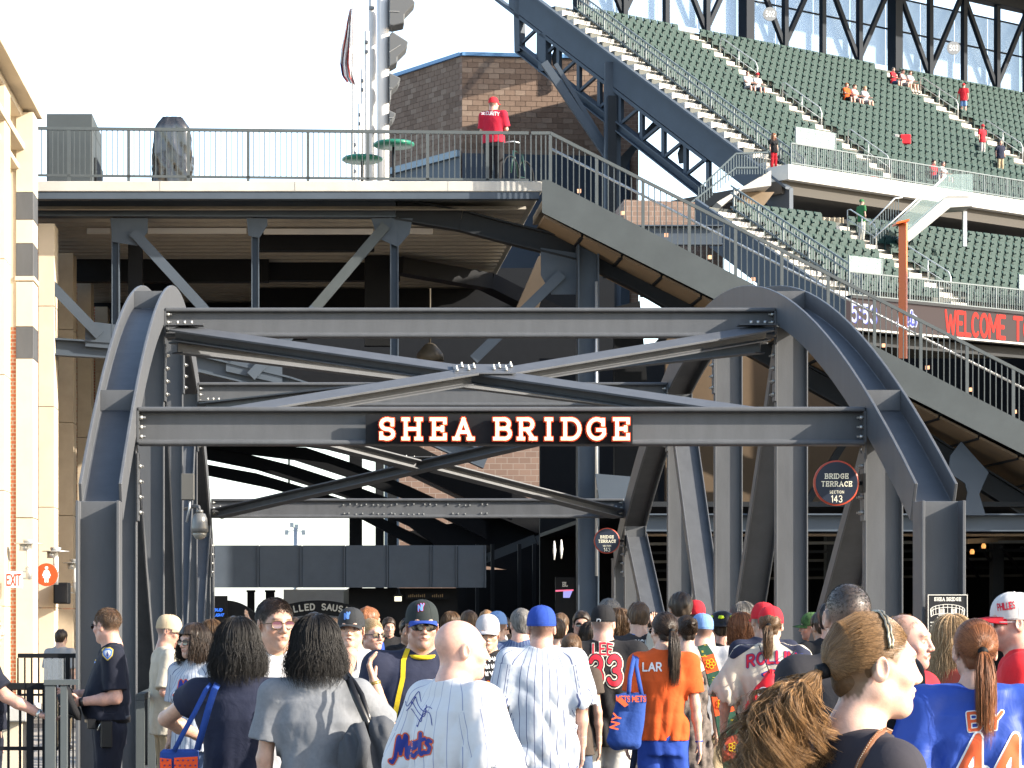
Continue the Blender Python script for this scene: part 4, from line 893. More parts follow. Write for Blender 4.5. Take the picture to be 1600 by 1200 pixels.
def seat_name(S, k, a, ais):
    c = min(ais, key=lambda q: abs(q-a)); n = int(abs(a-c)/.505-.6); tier = 'upper' if S is U else 'lower'
    c0 = sorted(ais).index(c); w = ['first', 'second', 'third', 'fourth', 'fifth', 'sixth'][c0]
    row = _ORD[k] if k < 16 else 'high'; num = _CARD[n-1] if 0 < n <= 20 else (str(n) if n > 20 else 'zero')
    return 'green seat, %s stand, %s row, %s seats %s of the %s aisle' % (tier, row, num, 'left' if a < c else 'right', w)
def place_seats(S, rows, a0, a1, ais, pool, w=.505, hide=None):
    for k in rows:
        a = a0
        while a < a1:
            if all(abs(a-c) > .85 for c in ais):
                p = S.row(a, k) + S.u*(.5); px, py = proj(p)
                if -40 < px < 1640 and -50 < py < 700 and not (hide and hide(px, py)): pool.append((p.y, p, S.ang, seat_name(S, k, a, ais)))
            a += w
pool = []
place_seats(U, range(0, NR), 1.5, LEN, aisles, pool)
# lower tier
Lw = Stand(P(1318, 462, 100), 56, .60, .82)
LR_ = 9
laisle = [k_at(Lw, 1400, 400)[0] if 0 else 0]
def a_for(S, px, py, kr):
    return min(((a, k) for a in np.arange(-12, 50, .25) for k in range(kr)), key=lambda t: (proj(S.row(t[0], t[1]))[0]-px)**2+(proj(S.row(t[0], t[1]))[1]-py)**2)
la = a_for(Lw, 1395, 400, 14); la2 = a_for(Lw, 1440, 440, 14)
laisle = [(la[0]+la2[0])/2, (la[0]+la2[0])/2+17]
LS = thing('lower_grandstand', 'lower stand with green seats behind a brown electronic ribbon board', 'grandstand', Lw.p(10, 4, 0))
m = MB(); LRN = 9; LA0 = -.2
for k in range(LRN+1): sbox(m, Lw, LA0, 46, k*Lw.d, (k+1)*Lw.d+.05, (k-1)*Lw.h-.02, k*Lw.h)
m.build('stepped_row', TREAD, LS, kind='stuff')
m = MB()
for ac in laisle+[LA0+.6]:
    for k in range(LRN):
        for j in (0, 1): sbox(m, Lw, ac-.5, ac+.5, (k+j*.5)*Lw.d-.03, (k+.5+j*.5)*Lw.d, k*Lw.h-.03, k*Lw.h+.012+j*Lw.h*.5)
m.build('aisle_step', STEPW, LS, kind='stuff')
pool2 = []
place_seats(Lw, range(0, LRN), LA0+1.5, 46, laisle, pool2)
allp = sorted(pool+pool2, key=lambda t: t[0]); SEATN = len(allp)
def seatlabel(px, py, low):
    return 'green folding seat in the %s, near %s' % ('lower stand' if low else 'front rows of the upper stand', '')
first = True
for i, (yy, p, an, nm_) in enumerate(allp[:300]):
    o = bpy.data.objects.new('stadium_chair', _sm); link(o); o.location = p; o.rotation_euler = (0, 0, an)
    tag(o, nm_, 'seat', 'empty green stadium seats')
bv = [v.co.copy() for v in _sm.vertices]; bf = [tuple(f.vertices) for f in _sm.polygons]; bm_ = [f.material_index for f in _sm.polygons]
bva = np.array([tuple(v) for v in bv]); rest = allp[300:]
allv = []; 
for yy, p, an, nm_ in rest:
    c_, s_ = math.cos(an), math.sin(an); X = bva[:, 0]*c_-bva[:, 1]*s_+p.x; Y = bva[:, 0]*s_+bva[:, 1]*c_+p.y; allv.append(np.stack([X, Y, bva[:, 2]+p.z], 1))
if allv:
    nv = len(bva); V = np.concatenate(allv); me = bpy.data.meshes.new('stadium_seats_far'); 
    F = [tuple(i+j*nv for i in f) for j in range(len(rest)) for f in bf]
    me.from_pydata(V.tolist(), [], F); me.materials.append(SEAT); me.materials.append(SEATF); me.polygons.foreach_set('material_index', bm_*len(rest)); me.update()
    o = link(bpy.data.objects.new('distant_chairs', me)); tag(o, 'mass of distant dark green stadium seats rising to the top of the stand', 'seats', kind='stuff')
# front lip of upper stand, glass screens, side girder and truss
WHT = mat('pale_lip_concrete', (.50, .49, .46), .8, var=.05)
q = MB(); sbox(q, U, -.3, LEN, -1.3, -.05, -.72, -.05); q.build('front_lip', WHT, US)
q = MB(); sbox(q, U, -.3, LEN, -.05, NR*U.d, -1.4, -1.0) if 0 else None
GRAIL = mat('stand_rail_grey', (.12, .15, .16), .4)
def fence_line(S, a0, a1, b, z, h, step, name, par, pe=12, thick=.012):
    m = MB(); n = int((a1-a0)/step)
    for i in range(n+1):
        a = a0+i*step; t = thick*(2.2 if i % pe == 0 else 1); sbox(m, S, a-t, a+t, b-t, b+t, z, z+h)
    m.build('picket', GRAIL, par, kind='stuff')
    m = MB(); sbox(m, S, a0, a1, b-.03, b+.03, z+h-.05, z+h); m.build(name, GRAIL, par)
    m = MB(); sbox(m, S, a0, a1, b-.02, b+.02, z+.08, z+.12); m.build(name, GRAIL, par)
fence_line(U, 0, LEN, -1.2, -.05, 1.0, .14, 'front_rail', US)
fence_line(Lw, LA0, 46, -.5, -.1, 1.0, .14, 'front_rail', LS)
# stair-side pickets of both stands
def side_fence(S, a, k0, k1, par, h=1.0, step=.16):
    m = MB(); n = int((k1-k0)*S.d/step); t = .013
    for i in range(n):
        b = k0*S.d+i*step; z = b/S.d*S.h; tt = t*(2.5 if i % 9 == 0 else 1); sbox(m, S, a-tt, a+tt, b-tt, b+tt, z, z+h)
    m.build('picket', GRAIL, par, kind='stuff')
    for off in (h, .12, h-.3):
        q = MB(); q.bar(S.row(a, k0, off), S.row(a, k1, off), .06, .06); q.build('side_rail', GRAIL, par)
side_fence(U, 1.25, -1, NR, US); side_fence(Lw, LA0+1.2, 0, LRN, LS)
# aisle handrails: hooped tubes
RLG = mat('bright_handrail', (.60, .62, .60), .35, metal=.4)
for S, par, als, kr in ((U, US, aisles[1:], NR), (Lw, LS, laisle, LRN)):
    for ac in als:
        for k in range(1, kr-1, 5):
            a = ac+.0; k2 = min(k+3, kr-1)
            q = MB(); q.tube([S.row(a, k, 0), S.row(a, k, .82), S.row(a, k+.15, 1.0), S.row(a, k+.4, 1.0), S.row(a, k2-.2, 1.0), S.row(a, k2, .9), S.row(a, k2, 0)], .028, 6)
            q.tube([S.row(a, (k+k2)/2, 0), S.row(a, (k+k2)/2, 1.0)], .024, 6); q.tube([S.row(a, k, .5), S.row(a, k2, .5)], .018, 6); q.build('handrail', RLG, par)
# side girder
q = MB(); vs = [U.row(-.1, -1.4, -.25), U.row(-.1, NR+4, -.25), U.row(-.1, NR+4, -1.75), U.row(-.1, -1.4, -1.75)]; q.poly(vs, U.r*.25); q.build('side_girder', STEELB, US)
q = MB(); vs = [U.row(-.35, -1.4, -.20), U.row(-.35, NR+4, -.20), U.row(-.35, NR+4, -.32), U.row(-.35, -1.4, -.32)]; q.poly(vs, U.r*.3); q.build('girder_flange', STEELB, US)
TK = 15.6
def kk(px, off): return min(np.arange(-6, NR+6, .05), key=lambda k: abs(proj(U.row(.1, k, off))[0]-px))
kT0, kT1 = kk(1108, -3.4), kk(812, -3.4)
q = MB(); q.ibeam(U.row(.1, kT0, -3.55), U.row(.1, kT1, -3.55), (0, 0, 1), .42, .5, .06, .05); q.build('truss_chord', STEELB, US)
q = MB(); q.bar(U.row(.1, kT0, -1.9), U.row(.1, kT1+2, -1.9), .4, .16); q.build('truss_chord', STEELB, US)
n = 9
for i in range(n+1):
    k = kT0+(kT1-kT0)*i/n
    q = MB(); q.bar(U.row(.1, k, -3.4), U.row(.1, k, -1.95), .2, .2, up=U.r) ; q.build('truss_post', STEELB, US)
    if i < n:
        k2 = kT0+(kT1-kT0)*(i+1)/n; q = MB(); q.bar(U.row(.1, k, -2.4), U.row(.1, k2, -4.8), .2, .2) if 0 else q.bar(U.row(.1, k2, -3.35), U.row(.1, k2-1.4, -2.0), .14, .16, up=U.r)
        q.build('truss_diagonal', STEELB, US)
        if i % 3 != 1: continue
        q = MB(); c0 = U.row(.28, (k+k2)/2-.2, -2.7); q.poly([c0+U.u*a+Vector((0, 0, b)) for a, b in ((-.5, .2), (-.1, .6), (.2, .1), (.1, -.4), (-.3, -.4))], U.r*.1); q.build('dark_bracket', DARK, US)
# front small bracket at the end of the truss and the upright end at the left top
q = MB(); q.bar(U.row(.1, kT1, -3.7), U.row(.1, kT1+.2, 2.5), .4, .4, up=U.r); q.build('truss_post', STEELB, US)
q = MB(); q.bar(U.row(.1, kT1-2.2, -3.7), U.row(.1, kT1-2.2, -1.8), .55, .4, up=U.r); q.build('truss_post', STEELB, US)
# props below the truss
for a, b, w in (((850, 98), (950, 245), .36), ((868, 100), (960, 250), .2), ((1028, 190), (962, 262), .34), ((1005, 205), (972, 262), .3)):
    q = MB(); q.bar(P(*a, 124), P(*b, 124), w, w, up=(0, 1, 0)); q.build('raking_prop', STEELB, US)
q = MB(); a, b = P(944, 330, 123.5), P(968, 100, 123.5); q.box((a.x, 123, 0), (b.x, 123.7, b.z)); q.build('main_column', STEELB, US)
q = MB(); a, b = P(950, 330, 122.9), P(963, 150, 122.9); q.box((a.x, 122.8, 0), (b.x, 123, b.z)); q.build('column_plate', DARK, US)
# end of upper lip: solid corner and soffit below
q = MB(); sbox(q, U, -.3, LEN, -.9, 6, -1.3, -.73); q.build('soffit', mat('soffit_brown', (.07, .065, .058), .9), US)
q = MB(); sbox(q, U, 9, LEN, 6.0, 7, -6, -1.5); q.build('under_wall', BLACK, US)
for a in np.arange(2, LEN, 7.5):
    q = MB(); sbox(q, U, a, a+.5, 1.4, 1.9, -9, -1.51); q.build('under_column', STEELB, US)
# round section signs and screens on the lip
def disc_sign(px, py, Y, R, txt, label, col=(.35, .25, .2)):
    c = P(px, py, Y); T = thing('section_sign', label, 'sign', c, group='round section number signs')
    q = MB(); q.lathe([(R, .03), (R, -.03)], c, 32, axis='y', smooth=False); q.build('disc', mat('disc_'+txt, col, .5), T)
    q = MB(); sign_text(q, txt, c+Vector((0, -.033, 0)), (1,0,0), (0,0,1), R*.75, stroke=.17, width=R*1.2, depth=.01); q.build('numeral', WHITE, T)
disc_sign(1203, 22, 133, .36, '502', 'left round grey number sign hanging before the roof frame', (.22, .23, .24)); disc_sign(1490, 75, 138, .36, '503', 'right round grey number sign hanging before the roof frame', (.22, .23, .24)); disc_sign(1366, 285, 118, .30, '503 '.strip()+'' if 0 else '318' if all(ch in GL for ch in '318') else '508', 'round maroon sign on the pale front lip of the upper stand', (.42, .2, .18))
GLS = mat('pale_glass_screen', (.40, .52, .50), .2, alpha=.3)
def screen(S, a0, a1, b, z, h, lab):
    T = thing('glass_screen', lab, 'screen', S.p((a0+a1)/2, b, z)); q = MB(); sbox(q, S, a0, a1, b-.02, b+.02, z, z+h); q.build('pane', GLS, T)
    q = MB(); sbox(q, S, a0-.04, a0, b-.03, b+.03, z-.6, z+h); sbox(q, S, a1, a1+.04, b-.03, b+.03, z-.6, z+h); q.build('support', GRAIL, T, kind='stuff')
screen(U, .3, 2.9, -1.2, .9, .8, 'pale glass screen at the near corner of the upper stand')
screen(Lw, LA0, 1.6, -.5, .9, .6, 'pale glass screen at the near corner above the ribbon board'); screen(Lw, 9.6, 12.6, -.5, .9, .6, 'pale glass screen on the lower stand front rail beyond the aisle')
# white external stair joining the tiers
ST2 = thing('white_access_stair', 'short white glazed stair rising from the lower stand to the upper lip', 'staircase', P(1450, 330, 108))
q = MB(); q.poly([P(1412, 366, 108), P(1480, 306, 108), P(1520, 306, 108), P(1520, 322, 108), P(1485, 324, 108), P(1420, 378, 108)], (0, 1.5, 0)); q.build('stringer', WHT, ST2)
q = MB(); q.poly([P(1400, 345, 107.9), P(1478, 272, 107.9), P(1520, 272, 107.9), P(1520, 305, 107.9), P(1480, 305, 107.9), P(1412, 365, 107.9)], (0, .03, 0)); q.build('glass_panel', GLS, ST2)
for pts in (((1358, 352), (1398, 310), (1410, 308)), ((1365, 372), (1440, 305)), ((1400, 348), (1478, 275))):
    q = MB(); q.tube([P(*p, 107.6) for p in pts], .035, 6); q.build('handrail', WHITE, ST2)
m = MB()
for i in range(12): x = 1360+i*4; y = 350-i*3.6; a = P(x, y, 107.8); m.box((a.x-.015, 107.8, a.z-1.0), (a.x+.015, 107.83, a.z))
m.build('picket', GRAIL, ST2, kind='stuff')
for x in (1508,):
    q = MB(); a = P(x, 330, 109); q.box((a.x-.08, 109, a.z-1.5), (a.x+.08, 109.2, a.z)); q.build('post', GALV, ST2)
q = MB(); a, b = P(1314, 372, 108.5), P(1352, 314, 108.5); m = MB(); n = 14; vs = []
for i in range(n):
    t = i/(n-1); x = a.x+(b.x-a.x)*t; y = 113+.12*math.sin(i*2.2); vs += [(x, y, a.z-.5), (x, y, b.z)]
m.add(vs, [(2*i, 2*i+2, 2*i+3, 2*i+1) for i in range(n-1)]); o = m.build('tarpaulin', mat('tan_tarp', (.42, .36, .27), .8)); tag(o, 'beige tarpaulin curtain hanging behind the man in green', 'tarpaulin'); sm_ = o.modifiers.new('s', 'SOLIDIFY'); sm_.thickness = .02
# ribbon board
RB = thing('ribbon_board', 'brown electronic ribbon board reading 5:53 and WELCOME TO in red', 'scoreboard', Lw.p(6, -.8, -1.5))
q = MB(); sbox(q, Lw, LA0-.3, 46, -.85, -.6, -1.36, -.22); q.build('screen', mat('led_brown', (.085, .062, .060), .6, glow=.45), RB)
q = MB(); sbox(q, Lw, LA0-.3, 46, -.95, -.6, -.215, -.10); q.build('top_edge', DARK, RB); q = MB(); sbox(q, Lw, LA0-.3, 46, -.95, -.6, -1.44, -1.365); q.build('bottom_edge', WHT, RB)
LEDR = mat('led_red', (1, .045, .03), .5, glow=.30); LEDW = mat('led_white', (.75, .78, 1), .5, glow=.33); LEDB = mat('led_blue', (.12, .14, .6), .5, glow=.3)
def a_on(px): return min(np.arange(-2, 40, .02), key=lambda a: abs(proj(Lw.p(a, -.87, -1.1))[0]-px))
def ltxt(mm, txt, x0, x1, zc_, h, strokes=None, stroke=.2, out=0, dp=.01, name='lettering', gap=.3):
    a0, a1 = a_on(x0), a_on(x1); q = MB(); sign_text(q, txt, Lw.p((a0+a1)/2, -.86, zc_), Lw.r, (0, 0, 1), h, stroke=stroke, width=(a1-a0)*.96 if strokes is None else None, depth=dp, strokes=strokes, out=out, gap=gap); q.build(name, mm, RB)
ltxt(LEDW, '5:53', 1330, 1369, -.77, .66, stroke=.16, gap=.32); ltxt(LEDB, '5:53', 1331.5, 1371, -.80, .66, stroke=.16, gap=.32, dp=.005)
ltxt(LEDR, 'WELCOME', 1476, 1572, -.80, .86, gap=.22); ltxt(LEDR, 'TO', 1584, 1614, -.80, .86, gap=.22)
METS = [[(.0,.1),(.08,.02),(.2,.2),(.32,.9),(.36,.98),(.4,.86),(.42,.28)],[(.42,.3),(.62,.98),(.68,.9),(.66,.2),(.72,.08),(.82,.14)],
        [(.84,.36),(1.03,.40),(1.05,.54),(.94,.62),(.83,.46),(.84,.2),(.97,.07),(1.1,.2)],[(1.24,.9),(1.2,.2),(1.28,.08),(1.38,.16)],[(1.08,.6),(1.4,.66)],[(1.66,.5),(1.56,.58),(1.48,.48),(1.62,.28),(1.56,.1),(1.42,.12)]]
def mets(cx=0, sc=1.0): return ([[(a-.83+cx, b) for a, b in s] for s in METS], 1)
a = (a_on(1399)+a_on(1434))/2
ltxt(LEDW, '', 1400, 1434, -.78, .66, strokes=mets(), stroke=.16, out=.05, name='script'); ltxt(LEDB, '', 1400, 1434, -.78, .66, strokes=mets(), stroke=.12, dp=.02, name='script')
# under the lower stand
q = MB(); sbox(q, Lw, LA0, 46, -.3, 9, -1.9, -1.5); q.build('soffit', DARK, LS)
q = MB(); sbox(q, Lw, LA0+.5, 46, 5, 5.3, -14, -1.9); q.build('back_wall', mat('dark_olive_wall', (.06, .055, .035), .9), LS)  # back wall in one even dark olive
q = MB(); sbox(q, Lw, 1.5, 3.0, 4.6, 4.9, -9, -1.95); sbox(q, Lw, 7, 9, 4.6, 4.9, -14, -1.95); q.build('opening_shade_block', BLACK, LS)  # solid black blocks stand for the unlit depth of openings
# side girder of the lower stand
q = MB(); vs = [Lw.row(LA0-.05, -.5, -.05), Lw.row(LA0-.05, LRN+1, -.05), Lw.row(LA0-.05, LRN+1, -1.6), Lw.row(LA0-.05, -.5, -2.0)]; q.poly(vs, Lw.r*.2); q.build('side_girder', STEELB, LS)
AW = min(np.arange(-5, 40, .1), key=lambda a: abs(proj(Lw.p(a, LRN*Lw.d+5, LRN*Lw.h+2))[0]-1190))
# concourse wall behind lower stand
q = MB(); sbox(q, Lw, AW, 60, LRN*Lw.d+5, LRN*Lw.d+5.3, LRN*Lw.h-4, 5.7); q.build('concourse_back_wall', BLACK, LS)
q = MB(); sbox(q, Lw, AW-2, 60, LRN*Lw.d+.8, LRN*Lw.d+6.3, LRN*Lw.h-.3, LRN*Lw.h); q.build('concourse_floor', CONCD, LS)
# roof frame and mesh at the top of the upper stand
NSTEEL = mat('navy_black_steel', (.010, .015, .023), .6, spec=.12)
RF = thing('roof_frame', 'dark steel roof frame with blue mesh screens above the last seat row', 'roof frame', U.row(20, NR+1, 0))
zb = 0
for i, a in enumerate(np.arange(3, LEN+8, 3.0)):
    q = MB(); q.bar(U.row(a, NR+1.6, -.5), U.row(a, NR+1.6, 5.2), .26 if i % 4 else .6, .3 if i % 4 else .6, up=U.r); q.build('mullion_post' if i % 4 else 'column', NSTEEL, RF)
    q = MB(); s = 1 if i % 2 else -1
    q.bar(U.row(a+(0 if s > 0 else 3.0), NR+1.7, -.3), U.row(a+(2.9 if s > 0 else .1), NR+1.7, 4.6), .22, .25); q.build('diagonal', NSTEEL, RF)
q = MB(); q.bar(U.row(2, NR+1.6, 5.0), U.row(LEN+10, NR+1.6, 5.0), .7, 1.0); q.build('eaves_beam', NSTEEL, RF)
MESH = mat('blue_mesh_screen', (.20, .30, .45), .6, alpha=.5)
for i, a in enumerate(np.arange(3, LEN+8, 3.0)):
    q = MB(); q.poly([U.row(a+.05, NR+2.4, -.5), U.row(a+2.95, NR+2.4, -.5), U.row(a+2.95, NR+2.4, 3.4), U.row(a+.05, NR+2.4, 3.4)], U.u*.03); q.build('screen_panel', MESH, RF)
for z in (1.6, 3.45): q = MB(); q.bar(U.row(3, NR+2.35, z), U.row(LEN+10, NR+2.35, z), .08, .08); q.build('screen_rail', NSTEEL, RF)
q = MB(); vs = [U.row(12, NR-6, 7.9), U.row(LEN+10, NR-6, 7.9), U.row(LEN+10, NR+3, 7.9), U.row(12, NR+3, 7.9)]; 
q = MB(); q.poly([U.p(22, (NR-10)*U.d, NR*U.h+7.2), U.p(LEN+10, (NR-10)*U.d, NR*U.h+7.2), U.p(LEN+10, (NR+3)*U.d, NR*U.h+6.6), U.p(22, (NR+3)*U.d, NR*U.h+6.6)], (0, 0, .5)); q.build('roof_deck', BLACK, RF)
for a in (24, 36, 48, 60): q = MB(); q.bar(U.p(a, (NR+1.6)*U.d, NR*U.h+6.2), U.p(a, (NR-10)*U.d, NR*U.h+6.9), .5, .7); q.build('rafter', BLACK, RF)
# landing at the near corner of the upper stand
LD = thing('corner_landing', 'railed steel landing and short stair at the near corner of the upper stand', 'landing', P(1150, 285, 112))
q = MB(); q.poly([P(1120, 316, 112), P(1205, 266, 112), P(1205, 290, 112), P(1160, 296, 112), P(1128, 322, 112)], (0, 3, 0)); q.build('landing_slab', WHT, LD)
for a, b in (((1095, 292), (1150, 240)), ((1150, 240), (1200, 238)), ((1078, 318), (1150, 262)), ((1150, 262), (1185, 262))):
    q = MB(); q.bar(P(*a, 111.9), P(*b, 111.9), .07, .07); q.build('rail', GRAIL, LD)
m = MB()
for i in range(26):
    x = 1092+i*4.2; yt = 292-(x-1092)*.9 if x < 1150 else 240; a = P(x, yt, 111.9); m.box((a.x-.02, 111.9, a.z-.9), (a.x+.02, 111.94, a.z))
m.build('picket', GRAIL, LD, kind='stuff')
q = MB(); q.poly([P(1130, 345, 113), P(1165, 300, 113), P(1210, 300, 113), P(1175, 345, 113)], (0, 1.5, 0)); q.build('raking_prop', TAN, LD)
# blue girder down behind the stairs, dark bay behind landing
q = MB(); q.ibeam(P(985, 368, 104), P(1128, 368, 104), (0, 0, 1), .8, .5, .05, .03); q.build('blue_girder', STEELB, LD)
q = MB(); q.poly([P(975, 312, 108), P(1092, 316, 108), P(1130, 345, 108), P(1130, 420, 108), P(975, 420, 108)], (0, 3, 0)); q.build('brick_wall', BRICKG, LD)
# ---------- figure builder: smooth distance fields turned into one continuous skin ----------
def nets(D, xs, ys, zs):
    s = D < 0
    c = np.zeros(tuple(n-1 for n in D.shape), np.int8)
    for a in (0, 1):
        for b in (0, 1):
            for e in (0, 1): c += s[a:D.shape[0]-1+a, b:D.shape[1]-1+b, e:D.shape[2]-1+e]
    act = (c > 0) & (c < 8); I, J, K = np.nonzero(act); n = len(I)
    if n == 0: return np.zeros((0, 3)), np.zeros((0, 4), int)
    cid = np.full(act.shape, -1, np.int32); cid[I, J, K] = np.arange(n)
    acc = np.zeros((n, 3)); cnt = np.zeros(n)
    V = {(a, b, e): D[I+a, J+b, K+e] for a in (0, 1) for b in (0, 1) for e in (0, 1)}
    for p in V:
        for ax in range(3):
            if p[ax] == 0:
                q = list(p); q[ax] = 1; v0, v1 = V[p], V[tuple(q)]; m = (v0 < 0) != (v1 < 0)
                t = np.where(m, v0/np.where(m, v0-v1, 1), 0)
                for d in range(3): acc[:, d] += np.where(m, (t if d == ax else p[d]), 0)
                cnt += m
    acc /= cnt[:, None]
    vx = xs[I]+acc[:, 0]*(xs[I+1]-xs[I]); vy = ys[J]+acc[:, 1]*(ys[J+1]-ys[J]); vz = zs[K]+acc[:, 2]*(zs[K+1]-zs[K])
    F = []
    def quads(m, offs, flip):
        a, b, e = np.nonzero(m); a, b, e = a+offs[3][0], b+offs[3][1], e+offs[3][2]
        return a, b, e
    for ax in range(3):
        sl0 = [slice(1, -1)]*3; sl1 = [slice(1, -1)]*3; sl0[ax] = slice(0, -1); sl1[ax] = slice(1, None)
        A, B = s[tuple(sl0)], s[tuple(sl1)]; m = A != B; idx = np.nonzero(m); base = [idx[d]+(0 if d == ax else 1) for d in range(3)]
        u, w = [(1, 2), (2, 0), (0, 1)][ax]
        def cell(du, dw):
            q = [base[0].copy(), base[1].copy(), base[2].copy()]; q[u] = q[u]+du; q[w] = q[w]+dw; return cid[q[0], q[1], q[2]]
        f = np.stack([cell(-1, -1), cell(0, -1), cell(0, 0), cell(-1, 0)], 1); ins = A[idx]
        f[~ins] = f[~ins][:, ::-1]; F.append(f)
    F = np.concatenate(F); F = F[(F >= 0).all(1)]
    return np.stack([vx, vy, vz], 1), F
def smin(a, b, k):
    if k <= 0: return np.minimum(a, b)
    h = np.maximum(k-np.abs(a-b), 0)/k; return np.minimum(a, b)-h*h*k*.25
class Prims:
    def __init__(s): s.L = []
    def ell(s, c, r, R=None, k=.02, op=1):
        c = np.array(c, float); r = np.array(r, float); mr = max(r); Rt = None if R is None else np.array(R.transposed())
        def f(X, Y, Z):
            x, y, z = X-c[0], Y-c[1], Z-c[2]
            if Rt is not None: x, y, z = Rt[0, 0]*x+Rt[0, 1]*y+Rt[0, 2]*z, Rt[1, 0]*x+Rt[1, 1]*y+Rt[1, 2]*z, Rt[2, 0]*x+Rt[2, 1]*y+Rt[2, 2]*z
            k0 = np.sqrt((x/r[0])**2+(y/r[1])**2+(z/r[2])**2); k1 = np.sqrt((x/r[0]**2)**2+(y/r[1]**2)**2+(z/r[2]**2)**2)+1e-9
            return k0*(k0-1)/k1
        s.L.append((f, c-mr, c+mr, k, op)); return s
    def cone(s, a, b, ra, rb, k=.02, op=1, ys=1.0):
        a = np.array(a, float); b = np.array(b, float); d = b-a; L2 = float(d@d)+1e-12; m = max(ra, rb)
        def f(X, Y, Z):
            t = np.clip(((X-a[0])*d[0]+(Y-a[1])*d[1]+(Z-a[2])*d[2])/L2, 0, 1)
            return np.sqrt((X-a[0]-t*d[0])**2+((Y-a[1]-t*d[1])*ys)**2+(Z-a[2]-t*d[2])**2)-(ra+(rb-ra)*t)
        s.L.append((f, np.minimum(a, b)-m, np.maximum(a, b)+m, k, op)); return s
    def stack(s, tab, k=.02, op=1, pw=2.3):
        T = np.array(tab, float); z = T[:, 0]; o = np.argsort(z); T = T[o]; z = T[:, 0]
        def f(X, Y, Z):
            zz = np.clip(Z, z[0], z[-1]); rx = np.interp(zz.ravel(), z, T[:, 1]).reshape(zz.shape); ry = np.interp(zz.ravel(), z, T[:, 2]).reshape(zz.shape); cy = np.interp(zz.ravel(), z, T[:, 3]).reshape(zz.shape)
            q = (np.abs(X/rx)**pw+np.abs((Y-cy)/ry)**pw)**(1/pw); d = (q-1)*np.minimum(rx, ry)*(.55+.45)
            return np.maximum(d, np.maximum(z[0]-Z, Z-z[-1]))
        mx, my = T[:, 1].max(), T[:, 2].max()+abs(T[:, 3]).max()
        s.L.append((f, np.array([-mx, -my, z[0]]), np.array([mx, my, z[-1]]), k, op)); return s
    def bounds(s):
        A = np.min([l[1] for l in s.L if l[4] > 0], 0); B = np.max([l[2] for l in s.L if l[4] > 0], 0); return A, B
    def mesh(s, h, lo=None, hi=None, warp=None, cuts=(), off=0):
        A, B = s.bounds(); pad = h*2.5+off; A = A-pad; B = B+pad
        if lo is not None: A = np.maximum(A, lo)
        if hi is not None: B = np.minimum(B, hi)
        xs, ys, zs = [np.arange(A[d], B[d]+h, h) for d in range(3)]
        D = np.full((len(xs), len(ys), len(zs)), .2, np.float32)
        for f, a, b, k, op in s.L:
            m = k+h*3+off
            i0, i1 = np.searchsorted(xs, [a[0]-m, b[0]+m]); j0, j1 = np.searchsorted(ys, [a[1]-m, b[1]+m]); k0, k1 = np.searchsorted(zs, [a[2]-m, b[2]+m])
            if i1 <= i0 or j1 <= j0 or k1 <= k0: continue
            X = xs[i0:i1, None, None]; Y = ys[None, j0:j1, None]; Z = zs[None, None, k0:k1]
            d = f(X, Y, Z); S = D[i0:i1, j0:j1, k0:k1]
            if op > 0: D[i0:i1, j0:j1, k0:k1] = smin(S, d, k)
            else: D[i0:i1, j0:j1, k0:k1] = -smin(-S, d, k)
        if off: D -= off
        X, Y, Z = xs[:, None, None], ys[None, :, None], zs[None, None, :]
        if warp is not None: D += warp(X, Y, Z)
        for c in cuts: D = np.maximum(D, c(X, Y, Z))
        return nets(D, xs, ys, zs)
def mk(name, parts, mats, parent, attr=None, smooth=True, col=None):
    V = np.concatenate([p[0] for p in parts]); o = 0; F = []
    for v, f in parts: F.append(f+o); o += len(v)
    F = np.concatenate(F) if F else np.zeros((0, 4), int)
    me = bpy.data.meshes.new(name); me.vertices.add(len(V)); me.vertices.foreach_set('co', V.astype(np.float32).ravel())
    me.loops.add(F.size); me.loops.foreach_set('vertex_index', F.astype(np.int32).ravel()); me.polygons.add(len(F))
    me.polygons.foreach_set('loop_start', np.arange(0, F.size, 4, dtype=np.int32)); me.polygons.foreach_set('use_smooth', np.ones(len(F), bool) if smooth else np.zeros(len(F), bool))
    me.update(calc_edges=True)
    for m in mats: me.materials.append(m)
    if attr is not None: a = me.attributes.new('su', 'FLOAT', 'POINT'); a.data.foreach_set('value', attr.astype(np.float32))
    if col is not None: a = me.color_attributes.new('tint', 'FLOAT_COLOR', 'POINT'); a.data.foreach_set('color', np.concatenate([col, np.ones((len(col), 1))], 1).astype(np.float32).ravel())
    ob = bpy.data.objects.new(name, me); link(ob, parent); return ob
